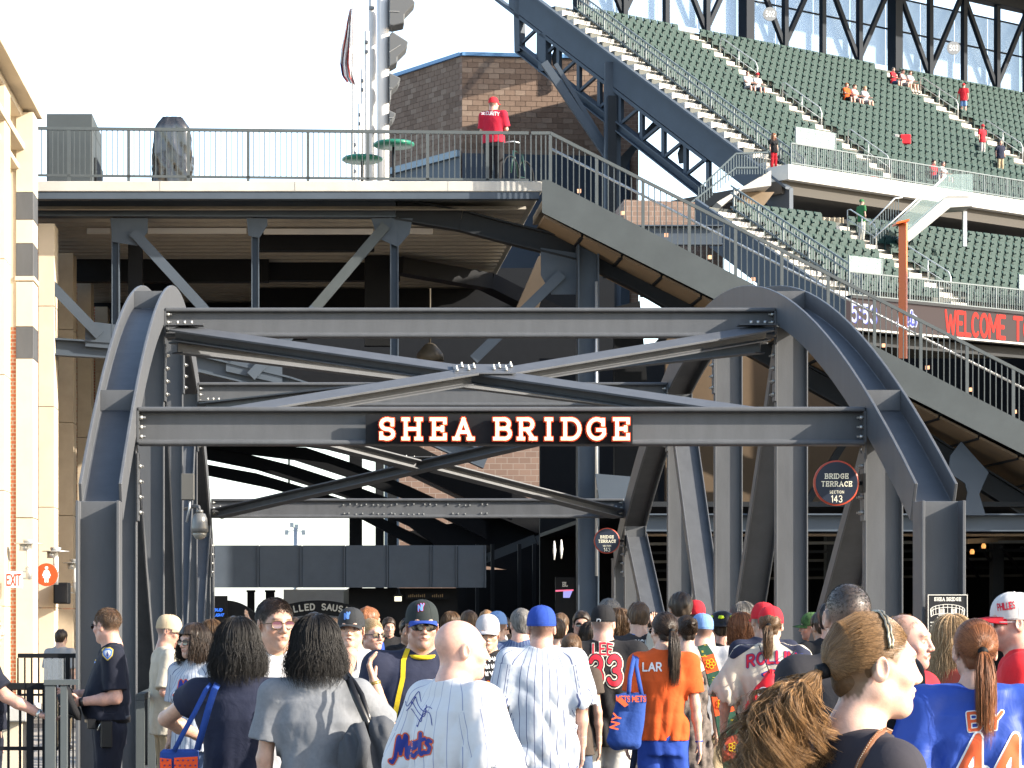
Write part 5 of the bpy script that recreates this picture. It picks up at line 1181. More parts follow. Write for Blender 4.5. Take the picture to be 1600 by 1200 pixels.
def skinmat():
    if 'skin' in _M: return _M['skin']
    m = bpy.data.materials.new('skin'); m.use_nodes = True; nt = m.node_tree; b = nt.nodes['Principled BSDF']; a = nt.nodes.new('ShaderNodeAttribute'); a.attribute_name = 'tint'
    tc = nt.nodes.new('ShaderNodeTexCoord'); n = nt.nodes.new('ShaderNodeTexNoise'); n.inputs['Scale'].default_value = 55; n.inputs['Detail'].default_value = 4; nt.links.new(tc.outputs['Object'], n.inputs[0])
    r = nt.nodes.new('ShaderNodeMapRange'); r.inputs[1].default_value = .3; r.inputs[2].default_value = .7; r.inputs[3].default_value = .78; r.inputs[4].default_value = 1.14; nb_ = nt.nodes.new('ShaderNodeTexNoise'); nb_.inputs['Scale'].default_value = 13; nb_.inputs['Detail'].default_value = 2; nt.links.new(tc.outputs['Object'], nb_.inputs[0]); av = nt.nodes.new('ShaderNodeMath'); av.operation = 'ADD'; nt.links.new(n.outputs[0], av.inputs[0]); nt.links.new(nb_.outputs[0], av.inputs[1]); hv = nt.nodes.new('ShaderNodeMath'); hv.operation = 'MULTIPLY'; hv.inputs[1].default_value = .5; nt.links.new(av.outputs[0], hv.inputs[0]); nt.links.new(hv.outputs[0], r.inputs[0])
    v = nt.nodes.new('ShaderNodeVectorMath'); v.operation = 'SCALE'; nt.links.new(a.outputs['Color'], v.inputs[0]); nt.links.new(r.outputs[0], v.inputs['Scale']); nt.links.new(v.outputs[0], b.inputs['Base Color'])
    n2 = nt.nodes.new('ShaderNodeTexNoise'); n2.inputs['Scale'].default_value = 260; nt.links.new(tc.outputs['Object'], n2.inputs[0]); bp = nt.nodes.new('ShaderNodeBump'); bp.inputs['Strength'].default_value = .18; bp.inputs['Distance'].default_value = .002; nt.links.new(n2.outputs[0], bp.inputs['Height']); nt.links.new(bp.outputs[0], b.inputs['Normal'])
    b.inputs['Roughness'].default_value = .48; b.inputs['Subsurface Weight'].default_value = .18; b.inputs['Subsurface Radius'].default_value = (.010, .004, .002); b.inputs['Subsurface Scale'].default_value = 1.0
    _M['skin'] = m; return m
def hairmat(name, c1, c2, rough=.38, sc=(170, 170, 9)):
    if name in _M: return _M[name]
    m = bpy.data.materials.new(name); m.use_nodes = True; nt = m.node_tree; b = nt.nodes['Principled BSDF']
    tc = nt.nodes.new('ShaderNodeTexCoord'); mp = nt.nodes.new('ShaderNodeMapping'); mp.inputs['Scale'].default_value = sc; n = nt.nodes.new('ShaderNodeTexNoise'); n.inputs['Scale'].default_value = 1; n.inputs['Detail'].default_value = 3
    nt.links.new(tc.outputs['Object'], mp.inputs[0]); nt.links.new(mp.outputs[0], n.inputs[0])
    rp = nt.nodes.new('ShaderNodeValToRGB'); rp.color_ramp.elements[0].position = .35; rp.color_ramp.elements[1].position = .7; rp.color_ramp.elements[0].color = (*c1, 1); rp.color_ramp.elements[1].color = (*c2, 1)
    nt.links.new(n.outputs[0], rp.inputs[0]); nt.links.new(rp.outputs[0], b.inputs['Base Color']); b.inputs['Roughness'].default_value = rough; b.inputs['Specular IOR Level'].default_value = .28
    bp = nt.nodes.new('ShaderNodeBump'); bp.inputs['Strength'].default_value = .5; bp.inputs['Distance'].default_value = .004; nt.links.new(n.outputs[0], bp.inputs['Height']); nt.links.new(bp.outputs[0], b.inputs['Normal'])
    _M[name] = m; return m
HAIR = {'black': hairmat('hair_black', (.004, .0035, .003), (.018, .015, .013), .36), 'dark': hairmat('hair_dark_brown', (.012, .008, .005), (.04, .026, .017), .42),
        'brown': hairmat('hair_brown', (.030, .017, .009), (.095, .055, .028), .5), 'auburn': hairmat('hair_auburn', (.09, .032, .012), (.30, .12, .05), .4),
        'blond': hairmat('hair_blond', (.18, .11, .05), (.42, .29, .16), .45), 'grey': hairmat('hair_grey', (.05, .047, .044), (.17, .16, .15), .6), 'lbrown': hairmat('hair_light_brown', (.085, .045, .02), (.28, .17, .085), .42)}
_hc = {'black': ((.003, .0025, .002), (.011, .009, .008)), 'dark': ((.010, .006, .004), (.04, .026, .017)), 'brown': ((.035, .019, .010), (.13, .075, .038)), 'auburn': ((.075, .026, .010), (.27, .105, .042)), 'blond': ((.18, .11, .05), (.42, .29, .16)), 'grey': ((.07, .066, .06), (.17, .16, .15)), 'lbrown': ((.035, .020, .010), (.24, .14, .065))}
def strandmat(name, c1, c2, rough=.4):
    m = bpy.data.materials.new(name); m.use_nodes = True; nt = m.node_tree; b = nt.nodes['Principled BSDF']; a = nt.nodes.new('ShaderNodeAttribute'); a.attribute_name = 'su'
    mx = nt.nodes.new('ShaderNodeMix'); mx.data_type = 'RGBA'; mx.inputs[6].default_value = (*c1, 1); mx.inputs[7].default_value = (*c2, 1); nt.links.new(a.outputs['Fac'], mx.inputs[0]); nt.links.new(mx.outputs[2], b.inputs['Base Color'])
    b.inputs['Roughness'].default_value = rough; b.inputs['Specular IOR Level'].default_value = .3; return m
_mid = lambda a, b, t: tuple(x+(y-x)*t for x, y in zip(a, b))
HAIRP = {n: hairmat('hair_back_'+n, _mid(a, b, .18), _mid(a, b, .32), .55, (110, 8, 110)) for n, (a, b) in _hc.items()}
STRAND = {}
for n, (a, b) in _hc.items(): STRAND['hair_back_'+n] = strandmat('strand_'+n, _mid(a, b, .15), b, .38)
for n, nm in (('black', 'hair_black'), ('dark', 'hair_dark_brown'), ('brown', 'hair_brown'), ('auburn', 'hair_auburn'), ('blond', 'hair_blond'), ('grey', 'hair_grey'), ('lbrown', 'hair_light_brown')): STRAND[nm] = strandmat('strand_long_'+n, *_hc[n], .4)
HAIRT = {'lbrown': hairmat('hair_curls_light_brown', (.07, .038, .018), (.40, .24, .11), .33, (60, 60, 30))}
STRAND['hair_black'] = strandmat('strand_soft_black', (.003, .0025, .002), (.010, .008, .007), .6)
STRAND['hair_curls_light_brown'] = strandmat('strand_curls', (.07, .035, .014), (.36, .205, .09), .33)
_hc['black'] = ((.020, .016, .013), (.045, .036, .030))
BUZZM = {n: mat('cropped_hair_'+n, tuple((.30*x+.70*y)*q for x, y, q in zip(b, a, (.8, .9, 1.0))), .85, var=.35, vs=180, bump=.6, bs=500, spec=.2) for n, (a, b) in _hc.items()}
def stripemat(name, base, line, per=.034, frac=.10, rough=.85, bump=.12):
    if name in _M: return _M[name]
    m = bpy.data.materials.new(name); m.use_nodes = True; nt = m.node_tree; b = nt.nodes['Principled BSDF']; a = nt.nodes.new('ShaderNodeAttribute'); a.attribute_name = 'su'
    d = nt.nodes.new('ShaderNodeMath'); d.operation = 'DIVIDE'; d.inputs[1].default_value = per; nt.links.new(a.outputs['Fac'], d.inputs[0]); f = nt.nodes.new('ShaderNodeMath'); f.operation = 'FRACT'; nt.links.new(d.outputs[0], f.inputs[0])
    l = nt.nodes.new('ShaderNodeMath'); l.operation = 'LESS_THAN'; l.inputs[1].default_value = frac; nt.links.new(f.outputs[0], l.inputs[0])
    mx = nt.nodes.new('ShaderNodeMix'); mx.data_type = 'RGBA'; mx.inputs[6].default_value = (*base, 1); mx.inputs[7].default_value = (*line, 1); nt.links.new(l.outputs[0], mx.inputs[0]); nt.links.new(mx.outputs[2], b.inputs['Base Color'])
    b.inputs['Roughness'].default_value = rough; tc = nt.nodes.new('ShaderNodeTexCoord'); n2 = nt.nodes.new('ShaderNodeTexNoise'); n2.inputs['Scale'].default_value = 14; nt.links.new(tc.outputs['Object'], n2.inputs[0]); bp = nt.nodes.new('ShaderNodeBump'); bp.inputs['Strength'].default_value = .35; bp.inputs['Distance'].default_value = .015
    nt.links.new(n2.outputs[0], bp.inputs['Height']); nt.links.new(bp.outputs[0], b.inputs['Normal']); _M[name] = m; return m
def cloth(name, col, rough=.88): return mat('cloth_'+name, col, rough, var=.07, vs=9, bump=.45, bs=16, spec=.25)
_fr = np.random.RandomState(3)
def folds(amp=.005, seed=0, zc=1.2):
    r = np.random.RandomState(seed); ks = []
    for i in range(5):
        a = r.uniform(0, 6.28); w = r.uniform(38, 85); t = r.uniform(-.55, .55); ks.append((math.cos(a)*w, math.sin(a)*w*.7, t*w*.9, r.uniform(0, 6.28), r.uniform(4, 11), r.uniform(0, 6.28)))
    def f(X, Y, Z):
        s = 0
        for a, b, c, p, q, p2 in ks: s = s+(1-1.6*np.abs(np.sin(.5*(a*X+b*Y+c*Z+p+1.8*np.sin(q*Z+p2+q*.8*X)))))
        g = np.clip((1.42-Z)/.45, .15, 1.15) if zc else 1
        return (amp*.62*s*g).astype(np.float32)
    return f
def unit(v): v = Vector(v); return v.normalized()
def cap_mesh(c, R, s, mat_top, mat_brim, parent, brim_dir=0, tilt=0, w=1.0, flat=False, name='cap'):
    """baseball cap in the head frame"""
    Rb = Matrix.Rotation(brim_dir, 3, 'Z'); Rt = Matrix.Rotation(tilt, 3, 'X')
    def T(p): return Vector(c)+R@(Rt@(Vector(p)*s))
    m = MB(); nr, na = 9, 28; vs = []
    for i in range(nr+1):
        t = i/nr; a = t*math.pi/2
        for k in range(na):
            th = 2*math.pi*k/na; rr = math.sin(a)**.80
            seam = 1-.012*(1 if k % 7 == 0 else 0)*math.sin(a)
            x, y = .083*w*rr*math.cos(th)*seam, -.008+.101*rr*math.sin(th)*seam; z = .022+.107*math.cos(a)**.75+.006*math.sin(th)*rr*(-1)
            if math.sin(th) > .5 and 0 < t < .95: z += .004
            vs.append(T((x, y, z)))
    fs = [(i*na+k, (i+1)*na+k, (i+1)*na+(k+1) % na, i*na+(k+1) % na) for i in range(nr) for k in range(na)]
    m.add(vs, fs, 0, True)
    m.add([T((.083*w*math.cos(2*math.pi*k/na)*.98, -.008+.101*math.sin(2*math.pi*k/na)*.98, .014)) for k in range(na)]+vs[-na:], [(k, (k+1) % na, na+(k+1) % na, na+k) for k in range(na)], 0, True)
    m.lathe([(.006*s, 0), (.004*s, .006*s)], T((0, -.008, .127)), 8)
    cp = m.build(name, mat_top, parent, world=False)
    sm = MB()
    for g in range(6):
        k = int(round(g*na/6))%na; sm.tube([vs[i*na+k] for i in range(1, nr+1)], .0011*s, 4)
    sm.tube([vs[nr*na+k]*1.0 for k in list(range(na))+[0]], .0016*s, 4)
    sm.build('seam', mat_top, cp, world=False, kind='stuff')
    b = MB(); nu, nv = 14, 5; V = [[], []]
    for lay in (0, 1):
        for j in range(nv+1):
            v = j/nv
            for i in range(nu+1):
                u = -1+2*i/nu; th = math.pi/2-u*math.radians(62)
                bx, by = .080*w*math.cos(th), -.008+.099*math.sin(th)
                ex = bx*1.02; ey = by+(.076*math.sqrt(max(0, 1-(abs(u))**2.4)))*v
                z = .027-.022*(u*u)*(0.3 if flat else 1)*v-.010*v-lay*.004+(.004 if flat else 0)
                V[lay].append(T(Rb@Vector((bx+(ex-bx)*v, ey, z))))
    n = len(V[0]); W_ = nu+1
    f = [(j*W_+i, j*W_+i+1, (j+1)*W_+i+1, (j+1)*W_+i) for j in range(nv) for i in range(nu)]
    b.add(V[0]+V[1], [q[::-1] for q in f]+[tuple(x+n for x in q) for q in f]+[(nv*W_+i+1, nv*W_+i, n+nv*W_+i, n+nv*W_+i+1) for i in range(nu)], 0, True)
    b.build('brim', mat_brim, cp, world=False); return cp
SHADE = mat('sunglass_lens', (.008, .008, .01), .08, spec=.9); FRAME = mat('glasses_frame', (.03, .025, .025), .3)
def glasses(c, R, s, parent, lens=None, frame=None, wrap=False, size=1.0):
    lens = lens or SHADE; frame = frame or FRAME
    def T(p): return Vector(c)+R@(Vector(p)*s)
    gl = MB()
    for sx in (-1, 1):
        vs = [T((sx*.032, .1005 if wrap else .099, -.003))]; n = 16; a, b = (.029, .0175) if wrap else (.026, .0185)
        a *= size; b *= size
        for k in range(n):
            th = 2*math.pi*k/n; x = .032+a*(abs(math.cos(th))**.8)*(1 if math.cos(th) > 0 else -1); z = -.003+b*(abs(math.sin(th))**.85)*(1 if math.sin(th) > 0 else -1)
            y = .103-(.42 if wrap else .26)*max(0, x-.012)**1.25
            vs.append(T((sx*x, y, z)))
        gl.add(vs, [(0, 1+k, 1+(k+1) % n) for k in range(n)], 0, True)
    fr = MB()
    for sx in (-1, 1):
        pts = gl.v[1:17] if sx < 0 else gl.v[18:34]; fr.tube([*pts, pts[0]], .0017*s, 4)
        fr.tube([T((sx*.058, .094 if not wrap else .085, .004)), T((sx*.073, .070, .003)), T((sx*.079, .0, .004)), T((sx*.081, -.012, -.006))], .0020*s*(1.7 if wrap else 1), 5)
    fr.tube([T((-.008, .1035, .002)), T((0, .106, .005)), T((.008, .1035, .002))], .0022*s, 5)
    g = fr.build('glasses', frame, parent, world=False); gl.build('lens', lens, g, world=False); return g
def strands(paths, r, mat_, parent, name='hair_strands', n=3):
    """paths (N, M, 3) -> tubes"""
    Pp = np.asarray(paths, float); N, M, _ = Pp.shape
    d = np.gradient(Pp, axis=1); d /= np.linalg.norm(d, axis=2, keepdims=True)+1e-9
    ref = np.zeros_like(d); ref[..., 0] = .3; ref[..., 1] = .9; ref[..., 2] = .3
    u = np.cross(d, ref); u /= np.linalg.norm(u, axis=2, keepdims=True)+1e-9; w = np.cross(d, u)
    tt = np.linspace(0, 1, M); rad = r*(1-.75*tt**3)*np.clip(.3+tt*8, 0, 1)
    ring = [Pp+(u*math.cos(2*math.pi*k/n)+w*math.sin(2*math.pi*k/n))*rad[None, :, None] for k in range(n)]
    V = np.stack(ring, 2).reshape(-1, 3)
    i = np.arange(N)[:, None, None]*M*n; j = np.arange(M-1)[None, :, None]*n; k = np.arange(n)[None, None, :]; k2 = (k+1) % n
    F = np.stack([i+j+k, i+j+k2, i+j+n+k2, i+j+n+k], -1).reshape(-1, 4)
    rn = np.random.RandomState(N+M).uniform(0, 1, N); o = mk(name, [(V, F)], [STRAND.get(mat_.name, mat_)], parent, attr=np.repeat(rn, M*n)); o['kind'] = 'stuff'; return o

class Person: pass
HL = {'short': [(-.12, -.058), (-.05, -.052), (-.028, -.018), (-.012, .022), (.012, .022), (.022, -.015), (.036, -.012), (.052, .03), (.078, .062), (.1, .075)],
      'buzz': [(-.12, -.066), (-.05, -.06), (-.028, -.02), (-.012, .026), (.012, .026), (.024, .0), (.036, .005), (.052, .045), (.078, .072), (.1, .085)],
      'balding': [(-.12, -.078), (-.05, -.06), (-.028, -.02), (-.012, .02), (.012, .02), (.025, .01), (.04, .06), (.05, .082), (.1, .095)],
      'long': [(-.12, -.30), (-.02, -.30), (.018, -.24), (.030, -.04), (.048, .03), (.066, .055), (.1, .06)],
      'pony': [(-.12, -.085), (-.05, -.075), (-.030, -.03), (-.012, .012), (.012, .012), (.03, .0), (.046, .02), (.070, .052), (.1, .06)]}
HKEY = {'bob': 'long', 'longpony': 'pony', 'bun': 'pony', 'curlpony': 'pony', 'updo': 'pony'}
def figure(label, px, py, Y, yaw, H=None, sex='m', build=1.0, belly=0, skin=(.50, .30, .215), hair=('short', 'dark'), headyaw=0, pitch=0, roll=0, shirt=None, sleeve=.62, shirtmat=None, hem=.80,
           pants=None, shorts=False, arms=None, res=.012, hres=.006, near=False, cap=None, capbrim=None, group=None, glass=None, loose=.02, neck=None, seated=False, tint=None, collar=0, fold=.005, seed=0,
           base_z=0, hands=True, mouth=0, bust=None, eyes=True, straps=False, kk=None, headscale=1.0, stub=0, capdir=0, captilt=0):
    """px,py = top of head in the 1600x1200 photograph; Y metres away; yaw 0 = walking away, 180 = facing us"""
    if H is None: H = CAMZ+(VY-py)*Y/FPX-base_z
    if seated: H = H+.43*kk if kk else H+.43
    k = (H/1.75) if kk is None else kk
    top_x = (px-VX)*Y/FPX
    root = thing('person', label, 'person', (top_x, Y, base_z), -math.radians(yaw), group)
    p = Person(); p.root = root; p.k = k; SR = .36*Y/FPX; vn = 1.0 if Y > 8 else 2.6
    if not near and headyaw == 0 and not pitch: _r = random.Random(seed*7+1); headyaw = _r.uniform(-28, 28); pitch = _r.uniform(-7, 4); roll = _r.uniform(-4, 4)
    dz = -.43 if seated else 0
    fw = .90 if sex == 'f' else 1.0; bw = build*fw
    Rh = Matrix.Rotation(-math.radians(headyaw), 3, 'Z') @ Matrix.Rotation(math.radians(pitch), 3, 'X') @ Matrix.Rotation(math.radians(roll), 3, 'Y')
    hs = (.96 if sex == 'f' else 1.0)*headscale
    hc = Vector((0, .015, 1.75-.118*hs+dz)); p.hc = hc*k; p.R = Rh; p.hs = hs*k
    def hp(v): return hc+Rh@(Vector(v)*hs)
    def hd(v): return Rh@Vector(v)
    S = lambda v: tuple(Vector(v)*k)
    # ---- head ----
    h = Prims(); E = lambda c, r, kk_=.02, op=1: h.ell(hp(c)*k, Vector(r)*hs*k, Rh, kk_*k, op); C = lambda a, b, ra, rb, kk_=.012, op=1: h.cone(hp(a)*k, hp(b)*k, ra*hs*k, rb*hs*k, kk_*k, op)
    E((0, -.016, .030), (.0755, .0955, .087)); E((0, .028, -.012), (.062, .066, .085), .03); E((0, .036, -.062), (.047, .052, .048), .03)
    C((-.046, .0, -.062), (0, .062, -.097), .018, .017, .03); C((.046, .0, -.062), (0, .062, -.097), .018, .017, .03); E((0, .072, -.098), (.019, .017, .016), .02)
    C((-.034, .080, .026), (.034, .080, .026), .011, .011, .02); E((-.044, .062, -.028), (.02, .018, .018), .02); E((.044, .062, -.028), (.02, .018, .018), .02)
    E((-.031, .098, -.001), (.018, .014, .013), .012, -1); E((.031, .098, -.001), (.018, .014, .013), .012, -1)
    C((0, .091, .012), (0, .108, -.028), .0085, .0108, .012); E((0, .109, -.032), (.0115, .011, .010), .008); E((-.012, .100, -.036), (.009, .011, .008), .006); E((.012, .100, -.036), (.009, .011, .008), .006)
    C((-.024, .086, -.062), (0, .0975, -.0585), .0045, .0060, .008); C((.024, .086, -.062), (0, .0975, -.0585), .0045, .0060, .008)
    C((-.015, .0895, -.070), (.015, .0895, -.070), .006, .006, .006)
    if mouth: E((0, .102, -.068), (.014, .014, .010*mouth), .004, -1)
    else: C((-.021, .1015, -.0645), (.021, .1015, -.0645), .0022, .0022, .003, -1)
    for sx in (-1, 1):
        E((sx*.031, .075, -.001), (.0145, .0135, .0125), .004)
        Re = Rh@Matrix.Rotation(sx*-.35, 3, 'Z'); h.ell(hp((sx*.079, -.012, -.006))*k, Vector((.0085, .021, .032))*hs*k, Re, .006*k); h.ell(hp((sx*.088, -.006, -.002))*k, Vector((.007, .012, .021))*hs*k, Re, .004*k, -1)
    nb = Vector((0, -.028, 1.44+dz)); nr = .052 if sex == 'f' else .064*(1+.3*(build-1))
    h.cone(hp((0, -.022, -.062))*k, nb*k, nr*.98*k, nr*1.08*k, .03*k)
    tr = Prims()
    for sx in (-1, 1):
        h.cone(Vector((0, -.034, 1.49+dz))*k, Vector((sx*.15*bw, -.025, 1.405+dz))*k, .040*k, .05*k, .05*k)
    z0h = (1.40+dz)*k
    parts = [h.mesh(hres*k, lo=np.array([-.16*k, -.3, z0h]), hi=np.array([.16*k, .3, 3]))]
    # ---- body ----
    b = Prims(); sw = .182*bw
    ch = [(.84, .150*bw, .105, -.005), (.93, .168*bw if sex == 'm' else .172*bw, .118, -.005), (1.06, (.150 if sex == 'm' else .128)*bw, .10+belly*.35, .0+belly*.25), (1.17, (.155 if sex == 'm' else .13)*bw, .105+belly*.2, .0+belly*.1), (1.29, .172*bw, .115, -.005), (1.37, .152*bw, .098, -.015), (1.44, .085*bw, .07, -.025)]
    b.stack([(z+dz, x, y, c) for z, x, y, c in ch], .03) if k == 1 else b.stack([((z+dz)*k, x*k, y*k, c*k) for z, x, y, c in ch], .03)
    arms = arms or {}
    p.arm = {}
    sl = Prims()
    for sx, nm in ((-1, 'L'), (1, 'R')):
        ud, fd, *rest = arms.get(nm, ((sx*.16, -.03, -1), (sx*.03, .16, -1)))
        ud, fd = unit(ud), unit(fd); sh = Vector((sx*sw, -.018, 1.418+dz)); el = sh+ud*.285; wr = el+fd*.245
        p.arm[nm] = (sh*k, el*k, wr*k, fd)
        am = build*(.88 if sex == 'f' else 1.0)
        b.cone(Vector((sx*.07, -.02, 1.42+dz))*k, sh*k, .05*k, .054*am*k, .04*k); b.cone(sh*k, el*k, .050*am*k, .039*am*k, .03*k); 
        b.cone(el*k, (el+fd*.09)*k, .040*am*k, .040*am*k, .02*k); b.cone((el+fd*.09)*k, wr*k, .040*am*k, .0255*am*k, .02*k)
        if hands:
            s_ = Vector(rest[0]) if rest else Vector((0, 1, 0)); s_ = (s_-fd*s_.dot(fd)).normalized(); n_ = (fd.cross(s_))*(-1 if sx > 0 else 1)
            if len(rest) > 1: n_ = n_*rest[1]
            curl = rest[2] if len(rest) > 2 else .35
            hm = Prims(); hq = k*(.92 if sex == 'f' else 1.0); w0 = wr*k
            hm.cone((wr-fd*.05)*k, w0, .028*am*k, .025*am*k, .01)
            for q in (-.026, -.009, .009, .026): hm.cone(w0+fd*.008*hq+s_*q*.5*hq, w0+fd*.088*hq+s_*q*1.15*hq, .0145*hq, .0125*hq, .012)
            for q, L in zip((.032, .011, -.010, -.030), (.070, .080, .074, .058)):
                a0 = w0+fd*.088*hq+s_*q*1.05*hq; d1 = (fd+n_*curl*.55).normalized(); a1 = a0+d1*L*.5*hq; d2 = (fd+n_*curl*1.7).normalized(); a2 = a1+d2*L*.5*hq
                hm.cone(a0, a1, .0098*hq, .0088*hq, .005); hm.cone(a1, a2, .0088*hq, .0068*hq, .003)
            t0 = w0+fd*.025*hq+s_*.026*hq; t1 = t0+(fd*.6+s_*.75+n_*.35).normalized()*.042*hq; t2 = t1+(fd*.95+s_*.2+n_*.45).normalized()*.036*hq
            hm.cone(t0, t1, .014*hq, .0105*hq, .01); hm.cone(t1, t2, .0105*hq, .0078*hq, .003)
            parts.append(hm.mesh((.0042 if near else .006)*k)); p.hand = getattr(p, 'hand', {}); p.hand[nm] = w0+fd*.07*hq
    # legs
    for sx in (-1, 1):
        hip = Vector((sx*.085*max(.9, bw), 0, .90+dz))
        if seated: kn = hip+Vector((sx*.04, .42, .0)); an = kn+Vector((0, .03, -.42))
        else: kn = Vector((sx*.095, .015, .49)); an = Vector((sx*.10, -.02, .085))
        p.leg = getattr(p, 'leg', {}); p.leg[sx] = (hip, kn, an)
        b.cone(hip*k, kn*k, .086*bw*k, .056*k, .03*k); b.cone(kn*k, (kn*.62+an*.38)*k, .055*k, .056*k, .02*k); b.cone((kn*.62+an*.38)*k, an*k, .055*k, .036*k, .02*k)
    parts.append(b.mesh(res*k, off=-.003, hi=np.array([9, 9, (1.47+dz)*k])))
    V = np.concatenate([q[0] for q in parts]); 
    Ri = np.array(Rh.transposed()); L = ((V-np.array(hc*k))@Ri.T)/(hs*k)
    col = np.tile(np.array(skin), (len(V), 1))
    def blend(mask, c): 
        global _
        return col*(1-mask[:, None])+np.array(c)[None]*mask[:, None]
    g = lambda cx, cy, cz, rx, ry, rz: np.exp(-(((L[:, 0]-cx)/rx)**2+((L[:, 1]-cy)/ry)**2+((L[:, 2]-cz)/rz)**2))
    lips = np.clip(g(0, .095, -.0655, .024, .014, .0078)*1.4, 0, 1)*.6; col = blend(lips, (skin[0]*.80, skin[1]*.48, skin[2]*.48))
    for sx in (-1, 1):
        col = blend(np.clip(g(sx*.045, .07, -.035, .022, .03, .02), 0, 1)*.35, (skin[0]*1.05, skin[1]*.72, skin[2]*.68))
        if eyes:
            col = blend(np.clip(g(sx*.031, .09, -.001, .0135, .02, .0052)*1.6, 0, 1)*.85, (.32, .26, .23)); col = blend(np.clip(g(sx*.031, .09, -.0005, .0055, .02, .0062)*1.6, 0, 1), (.02, .012, .008))
            col = blend(np.clip(g(sx*.032, .085, .0245, .019, .02, .004)*1.4, 0, 1)*.85, HC.get(hair[1], (.03, .02, .012)))
            col = blend(np.clip(g(sx*.031, .09, .0078, .017, .02, .0022)*1.4, 0, 1)*.8, (.05, .03, .02))
    col = blend(np.clip(g(0, .113, -.03, .014, .014, .014), 0, 1)*.3, (skin[0]*1.05, skin[1]*.7, skin[2]*.62))
    if stub: col = blend(np.clip(g(0, .075, -.085, .05, .05, .03)*1.3, 0, 1)*stub, (skin[0]*.55, skin[1]*.55, skin[2]*.55))
    st, hcn = hair
    if cap is not None and sex == 'm' and st == 'short': st = 'buzz'
    fine = near and st in ('short', 'balding', 'buzz')
    if st != 'bald':
        zz = HL.get(HKEY.get(st, st), HL['short']); rj = np.sin(L[:, 0]*310+L[:, 1]*190)*np.sin(L[:, 2]*270+L[:, 1]*150)*.005
        edge = L[:, 2]-np.interp(L[:, 1], [a for a, _b in zz], [_b for a, _b in zz])+rj
        w_ = np.clip(edge/(.030 if st in ('buzz', 'short') else .016)+.25, 0, 1); w_ *= (L[:, 2] > -.085)*(np.abs(L[:, 2]) < .2)*(np.linalg.norm(L/np.array([.079, .104, .122]), axis=1) < 1.25)*(np.abs(L[:, 0]) < .083)
        dens = {'buzz': .97 if hcn == 'black' else .88, 'balding': .55}.get(st, .95)
        if st == 'balding': w_ *= np.clip(1.15-np.clip((L[:, 2]-.05)/.05, 0, 1)*np.clip((L[:, 1]+.06)/.08, 0, 1), 0, 1)
        if st == 'buzz': w_ *= .72+.28*np.clip((L[:, 2]+.02)/.09, 0, 1)
        col = blend(w_*dens, _mid(*_hc[hcn], .35))
    p.body = mk('body', parts, [skinmat()], root, col=col)
    # ---- hair ----
    if st != 'bald':
        q = Prims(); HM = BUZZM[hcn] if st == 'buzz' else HAIR[hcn] if st not in ('pony', 'longpony', 'curlpony', 'bun', 'updo') else HAIRP[hcn]
        key = HKEY.get(st, st); zz = HL.get(key, HL['short'])
        yy_ = [a for a, _b in zz]; zv = [_b for a, _b in zz]; th = {'buzz': .004, 'balding': .006, 'short': .010, 'long': .022, 'pony': .0003}[key]
        def hcut(X, Y, Z):
            x, y, z = (X/k-hc.x), (Y/k-hc.y), (Z/k-hc.z); A = np.array(Rh.transposed()); 
            ly = (A[1, 0]*x+A[1, 1]*y+A[1, 2]*z)/hs; lz = (A[2, 0]*x+A[2, 1]*y+A[2, 2]*z)/hs
            return ((np.interp(ly.ravel(), yy_, zv).reshape(ly.shape)-lz+.0045*np.sin(310*X/k+190*Y/k)*np.sin(230*Z/k+270*Y/k)+.003*np.sin(95*X/k-120*Y/k))*.45*k).astype(np.float32)
        sth = th*.4 if key in ('short', 'balding') else th
        q.ell(hp((0, -.018, .032))*k, Vector((.0765+sth, .0975+sth*1.3, .089+th))*hs*k*(.99 if key == 'pony' else 1), Rh, .02)
        q.ell(hp((0, -.046, -.03))*k, Vector((.058+sth, .054+sth, .06))*hs*k*(.9 if key == 'pony' else 1), Rh, (.01 if key == 'pony' else .03)*k)
        if key != 'buzz': q.ell(hp((0, .0, .045))*k, Vector((.068+th*.8, .085+th*.8, .068+th))*hs*k*(.94 if key == 'pony' else 1), Rh, (.01 if key == 'pony' else .045)*k)
        if st == 'bob':
            q.ell(hp((0, -.045, -.075))*k, Vector((.106, .076, .10))*hs*k, Rh, .05*k); q.ell(hp((-.065, -.02, -.10))*k, Vector((.042, .06, .075))*hs*k, Rh, .03*k); q.ell(hp((.065, -.02, -.10))*k, Vector((.042, .06, .075))*hs*k, Rh, .03*k)
        if st == 'long': q.cone(hp((0, -.075, .0))*k, hp((0, -.085, -.22))*k, .062*hs*k, .05*hs*k, .04*k, ys=1.3); q.cone(hp((-.04, -.06, .0))*k, hp((-.055, -.06, -.20))*k, .05*hs*k, .03*hs*k, .04*k); q.cone(hp((.04, -.06, .0))*k, hp((.055, -.06, -.20))*k, .05*hs*k, .03*hs*k, .04*k)
        rr = np.random.RandomState(seed+11); kv = rr.uniform(-1, 1, (6, 3))*np.array([150, 150, 40])/k; ph = rr.uniform(0, 6.28, 6); am_ = {'buzz': .0006, 'balding': .001}.get(key, .0022)
        def wv(X, Y, Z): return (am_*k*sum(np.sin(kv[i, 0]*X+kv[i, 1]*Y+kv[i, 2]*Z+ph[i]) for i in range(6))*.6).astype(np.float32)
        if st == 'buzz' and not near: p.hair = None
        elif fine: p.hair = None
        else: p.hair = mk('hair', [q.mesh(hres*k*.9, warp=wv, cuts=(hcut,))], [HM], root)
        rs = np.random.RandomState(seed+5)
        Rm = np.array(Rh)
        def toW(A): return (np.asarray(A)*hs@Rm.T+np.array(hc))*k
        ne = 1.0 if near else .45
